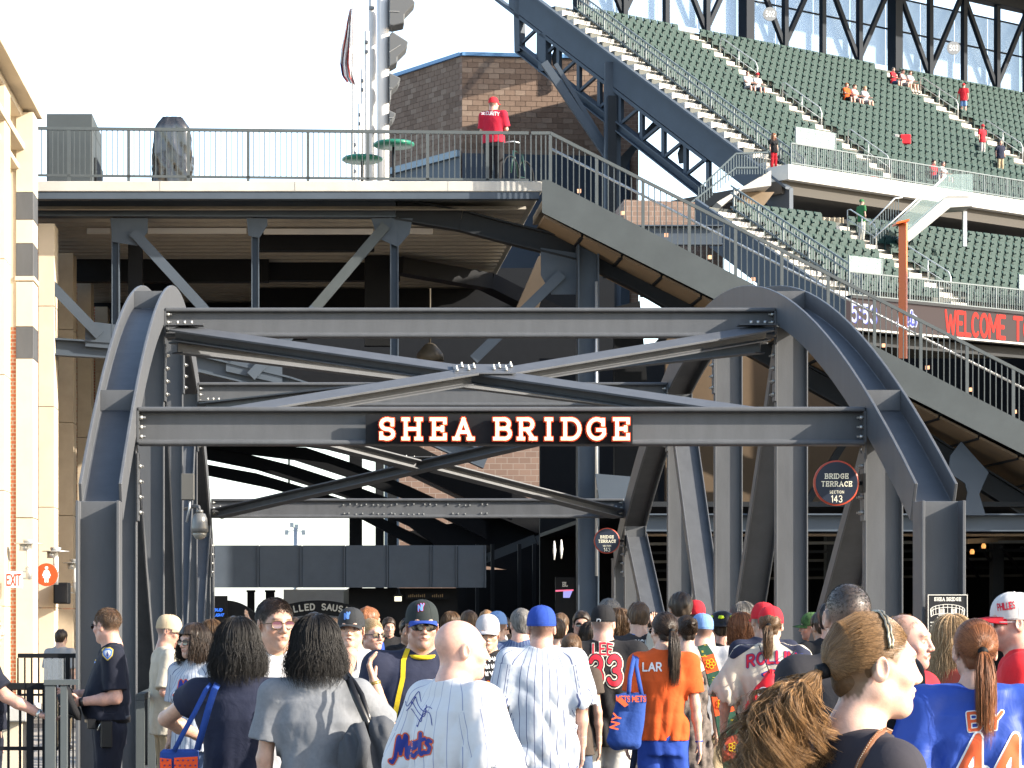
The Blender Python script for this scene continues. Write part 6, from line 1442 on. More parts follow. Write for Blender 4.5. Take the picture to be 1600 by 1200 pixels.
        if st in ('bob', 'long', 'blown'):
            N = int(1500*ne*vn); M = 14; az = rs.uniform(.62, 2*math.pi-.62, N)+math.pi/2; tt = np.linspace(0, 1, M); wob = rs.normal(0, 1, (N, 3)); part = rs.uniform(.0, .25, N)
            Lb = {'bob': -.165, 'long': -.26}.get(st, -.2)*rs.uniform(.8, 1.15, N)
            pa = np.zeros((N, M, 3))
            for j, t in enumerate(tt):
                el = (.05+part*.5)+(1.62-part*.3)*min(1, t/.42); fl = max(0, (t-.42)/.58)
                R1 = (.106+.010*wob[:, 0]*.5); rad = np.sin(np.minimum(el, 1.6)); flare = 1+(.20 if st == 'bob' else -.12)*np.sin(fl*2.2)
                pa[:, j, 0] = np.cos(az)*rad*(R1)*flare+wob[:, 1]*.017*fl; pa[:, j, 1] = -.022+np.sin(az)*rad*(R1+.016)*flare+wob[:, 2]*.009*fl; pa[:, j, 2] = .036+np.cos(np.minimum(el, 1.6))*(.108+.003*wob[:, 0])+fl*(Lb-.03)
                pa[:, j, 0] *= np.where(fl > .6, 1-(fl-.6)*.3, 1)
            wv2 = rs.uniform(0, 6.28, (N, 1)); stry = (1+2.4*(rs.uniform(0, 1, (N, 1)) < .07)); g2 = np.clip(tt*2-.5, 0, 1)[None, :]
            pa[..., 0] += g2*(.004*np.sin(tt*9+ph[0])[None, :]*wob[:, :1]+.009*stry*np.sin(tt[None, :]*13+wv2)); pa[..., 1] += g2*.008*stry*np.cos(tt[None, :]*11+wv2*1.7)
            strands(toW(pa), max(.0009, SR), HM, p.hair)
        if st in ('pony', 'longpony', 'curlpony', 'bun', 'updo'):
            tie = np.array([0, -.118, {'curlpony': -.012, 'longpony': .0, 'bun': .0, 'updo': .055}.get(st, .0)])
            N = int(1900*ne*vn); M = 10; tt = np.linspace(0, 1, M)
            a = rs.uniform(-2.95, 2.95, N); r0 = rs.uniform(.30, 1.0, N)**.5
            sp = np.stack([np.sin(a)*.9, np.where(np.abs(a) < 1.2, np.cos(a)*.9, np.cos(a)*.9), .55-np.abs(a)*.50+rs.normal(0, .05, N)], 1); sp = sp*r0[:, None]+np.array([0, -.2, .75])*(1-r0[:, None]); sp /= np.linalg.norm(sp, axis=1, keepdims=True)
            tv = tie-np.array([0, -.018, .032]); tv = tv/np.linalg.norm(tv); sc_ = np.array([.0830, .1040, .0962])
            pa = np.zeros((N, M, 3))
            for j, t in enumerate(tt):
                d = sp*(1-t)+tv*t+np.array([0, 0, .25])*math.sin(math.pi*t)*.5; d /= np.linalg.norm(d, axis=1, keepdims=True); pa[:, j] = d*sc_*(1.0+.006*rs.normal(0, 1, N))[:, None]+np.array([0, -.018, .032])
            lift = .0015*rs.uniform(0, 1, (N, 1)); pa *= 1+lift[..., None]
            strands(toW(pa), max(.00045, SR*.9), HM, p.hair)
            if st in ('pony', 'longpony', 'curlpony'):
                Lt = {'longpony': .34, 'pony': .22, 'curlpony': .30}[st]; N = int((1700 if st == 'curlpony' else 700)*ne*vn); M = 18 if st == 'curlpony' else 11; tt = np.linspace(0, 1, M)
                wob = rs.normal(0, 1, (N, 3)); ln = rs.uniform(.65, 1.1, N)*Lt; a0 = rs.uniform(0, 6.28, N); fq = rs.uniform(8, 16, N); r1 = np.sqrt(rs.uniform(0, 1, N))
                if st == 'curlpony':
                    LK = 85; li = rs.randint(0, LK, N); la_ = rs.uniform(0, 6.28, LK); lr_ = np.sqrt(rs.uniform(.05, 1, LK)); lf_ = rs.uniform(7, 13, LK); ll_ = rs.uniform(.6, 1.12, LK)*Lt
                    stray = rs.uniform(0, 1, N) < .10; a0 = la_[li]+rs.normal(0, .07, N)+stray*rs.normal(0, .5, N); r1 = lr_[li]+rs.normal(0, .05, N)+stray*.15; fq = lf_[li]; ln = ll_[li]*(1+rs.normal(0, .05, N)); wob = rs.normal(0, 1, (LK, 3))[li]+rs.normal(0, .12, (N, 3))
                pa = np.zeros((N, M, 3)); spd = {'longpony': .032, 'pony': .026, 'curlpony': .075}[st]; bk = {'curlpony': .105}.get(st, .035)
                for j, t in enumerate(tt):
                    w = math.sin(min(1, t*1.6)*math.pi/2)*(1-.25*t) if st != 'curlpony' else math.sin(min(1, t*1.3)*math.pi/2)
                    pa[:, j, 0] = np.cos(a0)*r1*(.012+spd*w)+wob[:, 0]*.004*t; pa[:, j, 1] = tie[1]-bk*math.sin(t*2.2)*(1.0+.35*wob[:, 1]*t)-np.sin(a0)*r1*(.012+spd*w)*.8-.01; pa[:, j, 2] = tie[2]+.012*math.sin(t*3.1)-ln*(t**1.25)+np.cos(a0*2)*.01*w
                    if st == 'curlpony':
                        cr = .028*t; pa[:, j, 0] += cr*np.cos(fq*t*1.7+a0*3); pa[:, j, 1] += cr*np.sin(fq*t*1.7+a0*3); pa[:, j, 2] += .006*np.sin(fq*t*2.2+a0)
                strands(toW(pa), max(.0005, SR), HAIRT.get(hcn, HM) if st == 'curlpony' else HM, p.hair, 'ponytail')
                q = MB(); c = Vector(toW([tie+np.array([0, -.004, 0])])[0]); d = Rh@Vector((0, -1, -.25)); q.tube([c-d*.01*k, c+d*.012*k], .019*hs*k, 10); q.build('hair_tie', BLACK, p.hair, world=False)
            else:
                q = Prims(); cc = hp((0, -.125, tie[2]+.01)); q.ell(cc*k, Vector((.042, .032, .040))*hs*k, Rh, .01); rr2 = rs.uniform(-200, 200, (5, 3))
                o = mk('hair_bun', [q.mesh(hres*k, warp=lambda X, Y, Z: (.0025*sum(np.sin(r[0]*X+r[1]*Y+r[2]*Z) for r in rr2)).astype(np.float32))], [HM], p.hair)
                N = 130; M = 9; pa = np.zeros((N, M, 3)); a0 = rs.uniform(0, 6.28, N); b0 = rs.uniform(-1, 1, N)
                for j in range(M): t = j/(M-1)*2.6; rr3 = np.sqrt(1-b0**2*.8); pa[:, j] = np.stack([.044*np.cos(a0+t)*rr3, -.125-.034*b0, tie[2]+.01+.042*np.sin(a0+t)*rr3], 1)
                strands(toW(pa), .002*k, HM, p.hair)
    if fine:
        N = {'short': 4200, 'balding': 1500, 'buzz': 2600}[st]; N = int(N*(1.0 if Y < 14 else .6)); ln_ = {'short': .021, 'balding': .016, 'buzz': .0065}[st]; lf = {'short': .009, 'balding': .004, 'buzz': .002}[st]
        dd = rs.normal(0, 1, (N, 3)); dd /= np.linalg.norm(dd, axis=1, keepdims=True); base = dd*np.array([.0765, .0965, .088])+np.array([0, -.017, .031]); low = base[:, 2] < .0; base[low, 1] = np.where(base[low, 1] < 0, np.maximum(base[low, 1], -.104), base[low, 1])
        okm = (base[:, 2] > np.interp(base[:, 1], yy_, zv)+rs.normal(.004, .006, N)) & (base[:, 2] > -.08)
        if st == 'balding': okm &= (rs.uniform(0, 1, N) > 1.1*np.clip((base[:, 2]-.05)/.05, 0, 1)*np.clip((base[:, 1]+.06)/.08, 0, 1))
        if cap is not None: okm &= base[:, 2] < .04
        dd, base = dd[okm], base[okm]; N = len(base)
        fl = base-np.array([.01, -.055, .13])[None]; fl /= np.linalg.norm(fl, axis=1, keepdims=True); fl[:, 0] += .25*np.sign(.02-base[:, 0])*0; fl = fl+rs.normal(0, .30, (N, 3)); fl -= dd*(fl*dd).sum(1, keepdims=True)
        tp = np.clip((base[:, 2]+.03)/.08, .3, 1)[:, None]
        pa = np.stack([base*.99+fl*ln_*t*tp+dd*(lf*math.sin(t*2.0))*tp for t in (0, .33, .66, 1)], 1)
        o_ = strands(toW(pa), max(.0007, SR*.9), HAIR[hcn] if st != 'buzz' else HAIR[hcn], root, 'hair'); p.hair = o_
    if cap is not None: p.cap = cap_mesh(hc*k, Rh, hs*k*1.06, cap, capbrim or cap, root, brim_dir=capdir, tilt=captilt)
    if glass: p.glass = glasses(hc*k, Rh, hs*k, root, **(glass if isinstance(glass, dict) else {}))
    # ---- shirt ----
    if shirtmat is not None:
        s = Prims(); lo_ = loose
        hz = hem+dz if not seated else hem+dz+.04
        wx = .168*bw+lo_*1.1 if sex == 'm' else .150*bw+lo_*.8
        wst = wx if sex == 'm' else (.128*bw+lo_*1.2)
        bl = belly
        tab = [(hz-.01, (wx*1.02 if sex == 'm' else .172*bw+lo_), .120+lo_+bl*.3, bl*.15), (hz+.12, wx*1.0 if sex == 'm' else (.165*bw+lo_*.8), .118+lo_+bl*.5, bl*.3), (1.08+dz, wst, .108+lo_+bl*.55, bl*.35), (1.20+dz, wx*.99 if sex == 'm' else .14*bw+lo_, .113+lo_+bl*.3, bl*.12), (1.30+dz, .176*bw+lo_, .119+lo_*.8, -.005), (1.392+dz, .166*bw+lo_*.6, .102+lo_*.5, -.015), (1.445+dz, .108*bw, .082, -.024), (1.482+dz, .080 if not neck else neck, .074, -.026), (1.503+dz, (.074 if sex == 'm' else .064) if not neck else neck, .067, -.028)]
        if neck: tab = tab[:-1]
        tab.sort()
        s.stack([(z*k, x*k, y*k, c*k) for z, x, y, c in tab], .02*k)
        if bust or (sex == 'f' and bust is None):
            bb = bust or .03
            for sx in (-1, 1): s.ell(Vector((sx*.068, .085+bb*.4, 1.235+dz))*k, Vector((.062, .045+bb, .062))*k, None, .03*k)
        cuts = [lambda X, Y, Z, hz=hz: ((hz-Z/k)*k).astype(np.float32)+0*X]
        for sx, nm in ((-1, 'L'), (1, 'R')):
            sh, el, wr, fd = p.arm[nm]; ud = (el-sh).normalized()
            s.cone(Vector((sx*.05*k, -.026*k, (1.455+dz)*k)), sh, (.046+lo_*.3)*k, (.057*max(1, bw)+lo_*.45)*k, .055*k)
            if sleeve > 0:
                f1 = min(sleeve, 1.0); e = sh+ud*.285*k*f1; s.cone(sh, e, (.060*max(1, bw)+lo_*.5)*k, (.052+lo_*(1.3 if f1 < .99 else .6))*max(1, bw)*k, .03*k)
                if sleeve > 1: e2 = el+fd*.245*k*(sleeve-1); s.cone(e, e2, (.05+lo_*.6)*k, (.038+lo_*.5)*k, .03*k)
                cc, dd = (e, ud) if sleeve <= 1 else (e2, fd)
                def cut(X, Y, Z, c=cc, d=dd, sh=sh):
                    t = (X-c.x)*d.x+(Y-c.y)*d.y+(Z-c.z)*d.z; r2 = (X-c.x-t*d.x)**2+(Y-c.y-t*d.y)**2+(Z-c.z-t*d.z)**2
                    return np.where(r2 < (.16*k)**2, t, -.1).astype(np.float32)-0.0
                # only cut beyond the sleeve end, close to the arm axis and away from the trunk
                def cut2(X, Y, Z, c=cc, d=dd, sx=sx):
                    t = (X-c.x)*d.x+(Y-c.y)*d.y+(Z-c.z)*d.z; r = np.sqrt((X-c.x-t*d.x)**2+(Y-c.y-t*d.y)**2+(Z-c.z-t*d.z)**2)
                    return np.where((r < .105*k) & (t < .14*k) & (t > -.02) & (np.abs(X) > (.155*bw+lo_)*k), t, -.2).astype(np.float32)
                cuts.append(cut2)
            if straps: pass
        sr = .0075 if near else res*.9
        V, F = s.mesh(sr*k, warp=folds(fold*k, seed), cuts=cuts)
        ang = np.arctan2(V[:, 0]/(.18*k), -V[:, 1]/(.13*k)); su = ang*.165*k
        for sx, nm in ((-1, 'L'), (1, 'R')):
            sh, el, wr, fd = p.arm[nm]; ud = np.array((el-sh).normalized()); rel = V-np.array(sh); t = rel@ud; r = rel-t[:, None]*ud
            u0 = np.array([0., 1, 0]); u0 -= ud*(u0@ud); u0 /= np.linalg.norm(u0); w0_ = np.cross(ud, u0); dd = np.linalg.norm(r, axis=1)
            m = (t > .02) & (dd < .11*k) & (np.abs(V[:, 0]) > (.165*bw)*k) & (V[:, 0]*sx > 0); su[m] = np.arctan2(r[m]@w0_, r[m]@u0)*.07*k
        p.shirt = mk('shirt', [(V, F)], [shirtmat], root, attr=su); p.sV = V
        p.bvh = None
    # ---- trousers ----
    if pants is not None:
        s = Prims()
        s.stack([((z+dz)*k, x*k, y*k, c*k) for z, x, y, c in ((.80, .150*bw, .112, -.01), (.92, .168*bw, .120, -.008), (1.02, .152*bw+belly*.2, .106+belly*.3, belly*.2))], .03*k)
        for sx in (-1, 1):
            hip, kn, an = p.leg[sx]; e = kn if not shorts else hip+(kn-hip)*(shorts if shorts is not True else .8)
            s.cone(hip*k, e*k, .094*bw*k, (.078 if not shorts else .088)*k, .03*k)
            if not shorts: s.cone(kn*k, an*k, .076*k, .062*k, .02*k)
        p.pants = mk('trousers' if not shorts else 'shorts', [s.mesh(res*1.1*k, warp=folds(.004, seed+3, 0))], [pants], root)
    for sx in (-1, 1):
        hip, kn, an = p.leg[sx]; q = Prims(); q.ell((an+Vector((0, .06, -.045)))*k, Vector((.045, .135, .042))*k, None, .01); q.cone((an+Vector((0, -.02, -.02)))*k, (an+Vector((0, 0, .03)))*k, .045*k, .042*k, .02)
        mk('shoe', [q.mesh(.018*k)], [mat('shoe_dark', (.06, .06, .065), .6)], root)
    return p
HC = {'black': (.006, .005, .004), 'dark': (.02, .013, .009), 'brown': (.07, .04, .02), 'auburn': (.14, .06, .025), 'blond': (.25, .17, .09), 'grey': (.16, .15, .14), 'lbrown': (.12, .07, .035)}
def decal(p, objs, text, x, z, h, width=None, front=False, mats=None, stroke=.2, outs=(0,), gap=.28, xs=1.0, strokes=None, square=False, name='lettering', curve=0, slab=0, ang=0, off=.003, direction=None, res=.045, side=0, shear=0):
    """print lettering on the shirt: rays from in front of or behind the figure onto the cloth"""
    tgt = objs
    me = tgt.data; bv = BVHTree.FromPolygons([v.co.copy() for v in me.vertices], [tuple(f.vertices) for f in me.polygons]); k = p.k; out = []
    st, W_ = strokes if strokes else strokes_of(text, gap, slab, xs, curve)
    sx = h if width is None else width/W_
    d0 = Vector(direction) if direction else Vector((0, -1 if front else 1, 0)); d0.normalize()
    up = Vector((0, 0, 1)) - d0*Vector((0, 0, 1)).dot(d0); up.normalize()
    rt = up.cross(-d0)
    parent = tgt
    for i, (mm, o) in enumerate(zip(mats, outs)):
        v, q, be = stroke_mesh(st, stroke/2+o, res, square)
        vs = []; ok = []
        for a, b in v:
            A, B = (a+shear*b)*sx, (b-.5)*h; A, B = A*math.cos(ang)-B*math.sin(ang), A*math.sin(ang)+B*math.cos(ang)
            org = Vector(x if isinstance(x, (tuple, list, Vector)) else (x, 0, z))*k if not isinstance(x, (tuple, list, Vector)) else Vector(x)*k
            pt = org+rt*A*k+up*B*k; hit = bv.ray_cast(pt-d0*.6, d0, 1.2)
            if hit[0] is None: vs.append(pt); ok.append(False)
            else: vs.append(hit[0]-d0*(off*(1+i*.55))*k); ok.append(True)
        fs = [tuple(map(int, f)) for f in q if all(ok[j] for j in f)]
        fs = [f for f in fs if max((vs[f[0]]-vs[f[2]]).length, (vs[f[1]]-vs[f[3]]).length) < .05]
        if not fs: continue
        m = MB(); m.add(vs, fs, 0, True); ob = m.build(name, mm, parent, world=False); out.append(ob)
    return out

def to_local(p, w):
    r = p.root; v = Vector(w)-Vector(r.location); return Matrix.Rotation(-r.rotation_euler[2], 3, 'Z') @ v
def print_px(p, text, px, py, hpx, wpx, mats, obj=None, Y=None, **kw):
    """lettering on the cloth where the photograph shows it"""
    Y = Y or p.root.location.y; o = obj or p.shirt; c = P(px, py, Y); d = Vector((c.x, c.y, c.z-CAMZ)).normalized()
    dl = Matrix.Rotation(-p.root.rotation_euler[2], 3, 'Z') @ d; cl = to_local(p, c)/p.k; s = Y/FPX/p.k
    return decal(p, o, text, tuple(cl), 0, hpx*s, width=None if wpx is None else wpx*s, mats=mats, direction=tuple(dl), **kw)
# ---------- the crowd ----------
NAVYC = cloth('navy', (.016, .020, .042)); GREYC = mat('cloth_heather_grey', (0.178, 0.188, 0.205), .9, var=.10, vs=60, bump=.3, bs=16); WHITEC = cloth('white', (0.47, 0.47, 0.485)); BLACKC = cloth('black', (.011, .011, .013)); ORANGEC = cloth('orange', (0.561, 0.085, 0.015))
ROYAL = cloth('royal', (.018, .055, .30)); REDC = cloth('red', (.50, .018, .03)); CREAMC = cloth('cream', (0.512, 0.464, 0.376)); POLICE = cloth('police_navy', (.008, .010, .020)); KHAKI = cloth('khaki', (.35, .28, .18)); JEAN = cloth('denim', (.06, .09, .16)); LGREY = cloth('light_grey', (0.294, 0.294, 0.294))
YELLOW = cloth('yellow', (0.612, 0.425, 0.017)); LBLUE = cloth('light_blue', (.16, .28, .52)); MUST = cloth('mustard', (.36, .24, .02)); BORANGE = cloth('bright_orange', (0.720, 0.192, 0.008)); GREEN = cloth('green', (.03, .14, .05)); BROWN = cloth('brown', (.06, .045, .035)); PLAIDN = cloth('plaid_navy', (.03, .045, .10))
PIN = stripemat('pinstripe_blue', (.36, .39, .44), (.05, .065, .14), .036, .10); PINW = stripemat('pinstripe_white', (.48, .48, .49), (.20, .22, .32), .05, .055)
PWHITE = mat('print_white', (.75, .74, .72), .7); PRED = mat('print_red', (.48, .015, .035), .7); PBLUE = mat('print_blue', (.015, .03, .22), .7); PORANGE = mat('print_orange', (.62, .10, .03), .7); PBLACK = mat('print_black', (.012, .012, .015), .7); PCREAM = mat('print_cream', (.62, .58, .48), .7); PLB = mat('print_light_blue', (.10, .22, .55), .7)
FAIR = (.45, .275, .20); LIGHT = (.40, .24, .17); TAN_ = (.31, .18, .12); PINK = (.44, .245, .185); DARKS = (.22, .12, .075)
DN = lambda sx, f=.16, o=.14: ((sx*o, -.03, -1), (sx*.03, f, -1))
def strap(p, pts, w, t, m, name='strap', nrm=(0, -1, 0)):
    q = MB(); L = [Vector(x)*p.k for x in pts]
    vs = []
    for i, c in enumerate(L):
        d = (L[min(i+1, len(L)-1)]-L[max(i-1, 0)]).normalized(); s = d.cross(Vector(nrm)).normalized()*w/2; n = s.cross(d).normalized()*t/2
        vs += [c-s-n, c+s-n, c+s+n, c-s+n]
    n = len(L); fs = [(i*4+a, i*4+(a+1) % 4, (i+1)*4+(a+1) % 4, (i+1)*4+a) for i in range(n-1) for a in range(4)]+[(3, 2, 1, 0), (n*4-4, n*4-3, n*4-2, n*4-1)]
    q.add(vs, fs, 0, True); return q.build(name, m, p.root, world=False)
# --- policeman ---
SWv = Vector((0, 0, 0))
pol = figure('policeman in dark navy uniform holding his cap, standing at the left bridge post', 170, 951, 18.0, 262, near=True, hres=.004, build=1.16, belly=.08, hair=('short', 'brown'), headyaw=48, pitch=-3, shirtmat=POLICE, sleeve=.82, pants=POLICE, skin=PINK, hem=.98, loose=.014,
   arms={'L': ((-.12, -.06, -1), (.35, 1, -.12), (0, .2, 1), -1, .6), 'R': ((.18, .10, -1), (-.25, 1, .05), (0, .2, 1), 1, .6)}, glass=True, fold=.006, seed=1)
q = MB(); q.lathe([(1, -.03), (1.02, 0), (1, .03)], (0, 0, 0), 28)
def beltmesh(p, z, rx, ry, hh, cy=0, n=36):
    q = MB(); vs = []
    for zz, e in ((-hh, 0), (-hh, .006), (hh, .006), (hh, 0)):
        for i in range(n): t = 2*math.pi*i/n; c_, s_ = math.cos(t), math.sin(t); vs.append(((rx+e)*abs(c_)**.85*(1 if c_ > 0 else -1)*p.k, ((ry+e)*abs(s_)**.85*(1 if s_ > 0 else -1)+cy)*p.k, (z+zz)*p.k))
    q.add(vs, [(a*n+i, a*n+(i+1) % n, (a+1)*n+(i+1) % n, (a+1)*n+i) for a in range(3) for i in range(n)], 0, True); return q
LEATHER = mat('black_leather', (.010, .010, .011), .28); SILV = mat('polished_metal', (.6, .58, .52), .25, metal=.8)
be = beltmesh(pol, .985, .190, .152, .024, .01).build('duty_belt', LEATHER, pol.root, world=False)
q = MB()
for x, y in ((-.19, .02),): q.box((x-.05, y-.03, .80), (x+.01, y+.05, .99)); 
q.build('holster', LEATHER, be, world=False, bevel=.008)
q = MB(); q.box((-.20, .10, .93), (-.16, .16, 1.0)); q.build('pouch', LEATHER, be, world=False, bevel=.006)
q = MB(); q.tube([(-.195, .055, .975), (-.205, .075, .96), (-.20, .09, .92)], .006, 6); q.build('key_clip', SILV, be, world=False)
# arm patch: gold rim, blue shield with white
def shield(p, px, py, h, mats, sc=(1, .86, .66)):
    st = [[(0, -.34), (0, .34)], [(-.16, .2), (.16, .2)], [(-.12, -.05), (.12, -.05)]]
    for m_, o in zip(mats, sc):
        pts = [[(0, -.5*o+.0), (-.34*o, -.14*o), (-.40*o, .30*o), (-.2*o, .44*o), (0, .40*o), (.2*o, .44*o), (.40*o, .30*o), (.34*o, -.14*o), (0, -.5*o)]]
        ins = []
        for t in (1, .8, .6, .4, .2, .05): ins.append([(a*t*.92, b*t*.92+.0) for a, b in pts[0]])
        print_px(p, '', px, py+h*.0, h, None, [m_], strokes=([[(a, b+.5) for a, b in l] for l in ins], 1), stroke=.17*o, res=.04, name='arm_patch', off=.004+(1-o)*.008)
GOLD = mat('gold_thread', (.60, .42, .06), .6)
shield(pol, 168, 1021, 20, [GOLD, PLB, PWHITE], (1, .82, .52))
print_px(pol, '', 168, 1022, 8, None, [PBLUE], strokes=([[(-.3, .5), (.3, .5)], [(-.2, .2), (.2, .2)], [(0, .0), (0, .9)]], 1), stroke=.16, off=.014, name='patch_emblem')
for i in range(7): print_px(pol, '', 149-i*.8, 1014+i*3.4, 3.2, None, [GOLD if i % 2 else PLB], strokes=([[(-1.1, 0), (1.1, .5)]], 1), stroke=.9, off=.005, name='service_bar')
hw = P(112, 1088, 17.85); T = thing('uniform_cap', 'black police cap held low in both hands by the policeman', 'cap', hw)
q = MB(); R_ = Matrix.Rotation(math.radians(70), 3, 'X')
vs0 = MB(); vs0.lathe([(.02, .05), (.10, .055), (.135, .035), (.125, .01), (.095, -.01), (.092, -.05), (.03, -.052)], (0, 0, 0), 26); 
q.add([hw+Vector((-.02, 0, -.055))+Matrix.Rotation(math.radians(68), 3, 'Y')@Vector(v) for v in vs0.v], vs0.f, 0, True); q.build('crown', BLACKC, T)
q = MB(); q.poly([hw+Vector(v) for v in ((-.05, -.07, -.12), (.02, -.09, -.14), (.055, 0, -.17), (.02, .09, -.14), (-.05, .07, -.12))], (0, 0, .006)); q.build('visor', LEATHER, T)
# --- second officer, mostly out of the picture: arm on the rail ---
of2 = figure('second officer at the left edge resting a hand on the black fence rail', -24, 955, 16.6, 92, near=True, hres=.006, build=1.1, hair=('short', 'dark'), shirtmat=POLICE, sleeve=.85, pants=POLICE, skin=PINK, hem=.98, fold=.006,
   arms={'R': ((.15, .85, -.95), (.0, 1, -.52), (1, 0, 0), 1, 1.2), 'L': DN(-1)}, seed=2)
shield(of2, 10, 1008, 9, [GOLD, PLB, PWHITE], (1, .82, .52))
sh, el, wr, fd = of2.arm['R']; q = MB(); q.tube([wr-fd*.012, wr+fd*.012], .031, 12); q.build('wristwatch', SILV, of2.root, world=False)
sh, el, wr, fd = pol.arm['L']; q = MB(); q.tube([wr-fd*.015, wr+fd*.015], .032, 12); q.build('wristwatch', LEATHER, pol.root, world=False)
# --- left side group ---
p = figure('man in beige cap and cream shirt looking right by the left rail post', 262, 964, 20.2, 75, hres=.006, near=False, build=1.05, belly=.04, hair=('short', 'grey'), shirtmat=CREAMC, sleeve=.95, pants=KHAKI, skin=PINK, cap=cloth('beige_cap', (.50, .40, .27)), arms={'R': ((.3, -.25, -1), (-.2, .95, -.3)), 'L': DN(-1)}, seed=3)
p = figure('woman in sunglasses and red headband wearing a striped jersey with a blue script', 303, 979, 17.6, 215, sex='f', near=True, hres=.004, headyaw=14, hair=('bob', 'dark'), shirtmat=PIN, sleeve=.8, hem=.84, pants=JEAN, skin=FAIR, glass={'size': 1.1}, arms={'R': ((.12, .02, -1), (.08, .1, -1)), 'L': DN(-1)}, seed=4, headscale=1.0)
W4 = p; print_px(p, '', 286, 1076, 26, None, [PORANGE, PBLUE], strokes=([[(a*1.1, b) for a, b in s] for s in mets(.35)[0]], 1), stroke=.13, outs=(.045, 0), name='script')
q = MB(); pts = [Vector(W4.hc)+W4.R@(Vector((.089*math.sin(t), .035, .032+.098*math.cos(t)))*W4.hs) for t in np.linspace(-1.5, 1.5, 14)]; q.tube(pts, .006, 6); q.build('headband', REDC, p.root, world=False)
p = figure('black haired woman in navy T-shirt seen from behind, blue tote strap on her shoulder', 372, 973, 11.5, 8, sex='f', near=True, hres=.004, build=1.13, hair=('bob', 'black'), shirtmat=NAVYC, sleeve=.36, hem=.80, pants=JEAN, skin=LIGHT, loose=.022,
   arms={'L': ((-.60, .55, -.40), (.62, .7, -.42)), 'R': ((.22, .25, -1), (-.35, .8, .35))}, fold=.007, seed=5, headscale=1.02)
W5 = p
BAGB = mat('royal_blue_canvas', (.016, .055, .25), .85, var=.08, bump=.4, bs=30); BAGO = mat('orange_canvas', (.80, .09, .02), .85, bump=.3)
bg = thing('tote_bag', 'blue canvas tote with an orange starred band hanging behind the navy T-shirt woman', 'bag', P(280, 1190, 11.3))
q = MB(); a = P(250, 1172, 11.25); b = P(309, 1172, 11.25); q.poly([a, b, P(312, 1290, 11.25), P(246, 1290, 11.25)], (0, .11, 0)); q.build('body', BAGB, bg, bevel=.01)
q = MB(); q.poly([P(250, 1184, 11.243), P(268, 1186, 11.243), P(268, 1203, 11.243), P(250, 1201, 11.243)], (0, -.004, 0)); q.build('orange_band', BAGO, bg)
q = MB(); q.poly([P(272, 1184, 11.243), P(309, 1182, 11.243), P(309, 1206, 11.243), P(272, 1206, 11.243)], (0, -.004, 0)); q.build('orange_band', BAGO, bg)
q = MB()
for x in range(254, 308, 8):
    for y in (1188, 1196): c = P(x+(y-1188)*.4, y, 11.238); q.tube([c, c+Vector((0, -.003, 0))], .004, 5)
q.build('star', PBLUE, bg, kind='stuff')
def ribbon(pts, w, m, parent, name, t=.004):
    q = MB(); L = [Vector(x) for x in pts]; vs = []
    for i, c in enumerate(L):
        d = (L[min(i+1, len(L)-1)]-L[max(i-1, 0)]).normalized(); s = d.cross(Vector((0, 1, 0))).normalized()*w/2; n = Vector((0, t/2, 0)); vs += [c-s-n, c+s-n, c+s+n, c-s+n]
    n = len(L); q.add(vs, [(i*4+a, i*4+(a+1) % 4, (i+1)*4+(a+1) % 4, (i+1)*4+a) for i in range(n-1) for a in range(4)]+[(3, 2, 1, 0), (n*4-4, n*4-3, n*4-2, n*4-1)], 0, True); return q.build(name, m, parent)
ribbon([P(331, 1068, 11.45), P(322, 1078, 11.30), P(305, 1112, 11.23), P(284, 1150, 11.22), P(272, 1174, 11.24)], .022, BAGB, bg, 'strap'); ribbon([P(341, 1066, 11.45), P(335, 1078, 11.28), P(325, 1110, 11.2), P(308, 1172, 11.24)], .03, BAGB, bg, 'strap')
M6 = figure('tall man with metal frame sunglasses in a white jersey facing the camera between two women', 429, 936, 12.3, 163, near=True, hres=.0035, build=1.12, hair=('short', 'dark'), headyaw=-6, shirtmat=WHITEC, sleeve=.85, pants=JEAN, skin=(.37, .22, .155), glass={'lens': mat('violet_lens', (.10, .04, .06), .1, spec=.9), 'frame': mat('bronze_wire', (.12, .08, .04), .35, metal=.5)}, stub=.35, seed=6, belly=.05)
print_px(M6, '', 440, 1080, 30, None, [PORANGE, PBLUE], strokes=([[(a*1.1, b) for a, b in s] for s in mets(.1)[0]], 1), stroke=.13, outs=(.045, 0), name='script')
W7 = figure('woman with tousled black hair in a heather grey T-shirt, dark bag over her shoulder', 494, 969, 11.0, 2, sex='f', near=True, hres=.004, build=1.12, hair=('bob', 'black'), shirtmat=GREYC, sleeve=.72, hem=.80, pants=JEAN, skin=LIGHT, loose=.024,
   arms={'L': ((-.16, .02, -1), (.02, .10, -1)), 'R': ((.50, .55, -.62), (-.30, .15, .95), (0, 1, 0), 1, 1.0)}, fold=.008, seed=17, headscale=1.04)
CANV = mat('charcoal_canvas', (.06, .065, .075), .8, var=.1, bump=.4, bs=20); 
hb = thing('shoulder_bag', 'slouchy charcoal bag hanging behind the elbow of the grey T-shirt woman', 'bag', P(575, 1180, 10.8))
q = Prims(); c0 = P(572, 1180, 10.82); q.ell(c0, (.12, .07, .14)); q.ell(P(590, 1150, 10.8), (.06, .05, .07), None, .05); q.ell(P(553, 1190, 10.8), (.06, .05, .09), None, .04); q.cone(P(600, 1140, 10.8), P(602, 1230, 10.8), .04, .06, .05)
v, f = q.mesh(.009, warp=folds(.012, 9, 0)); mk('body', [(v-np.array(hb.location), f)], [CANV], hb)
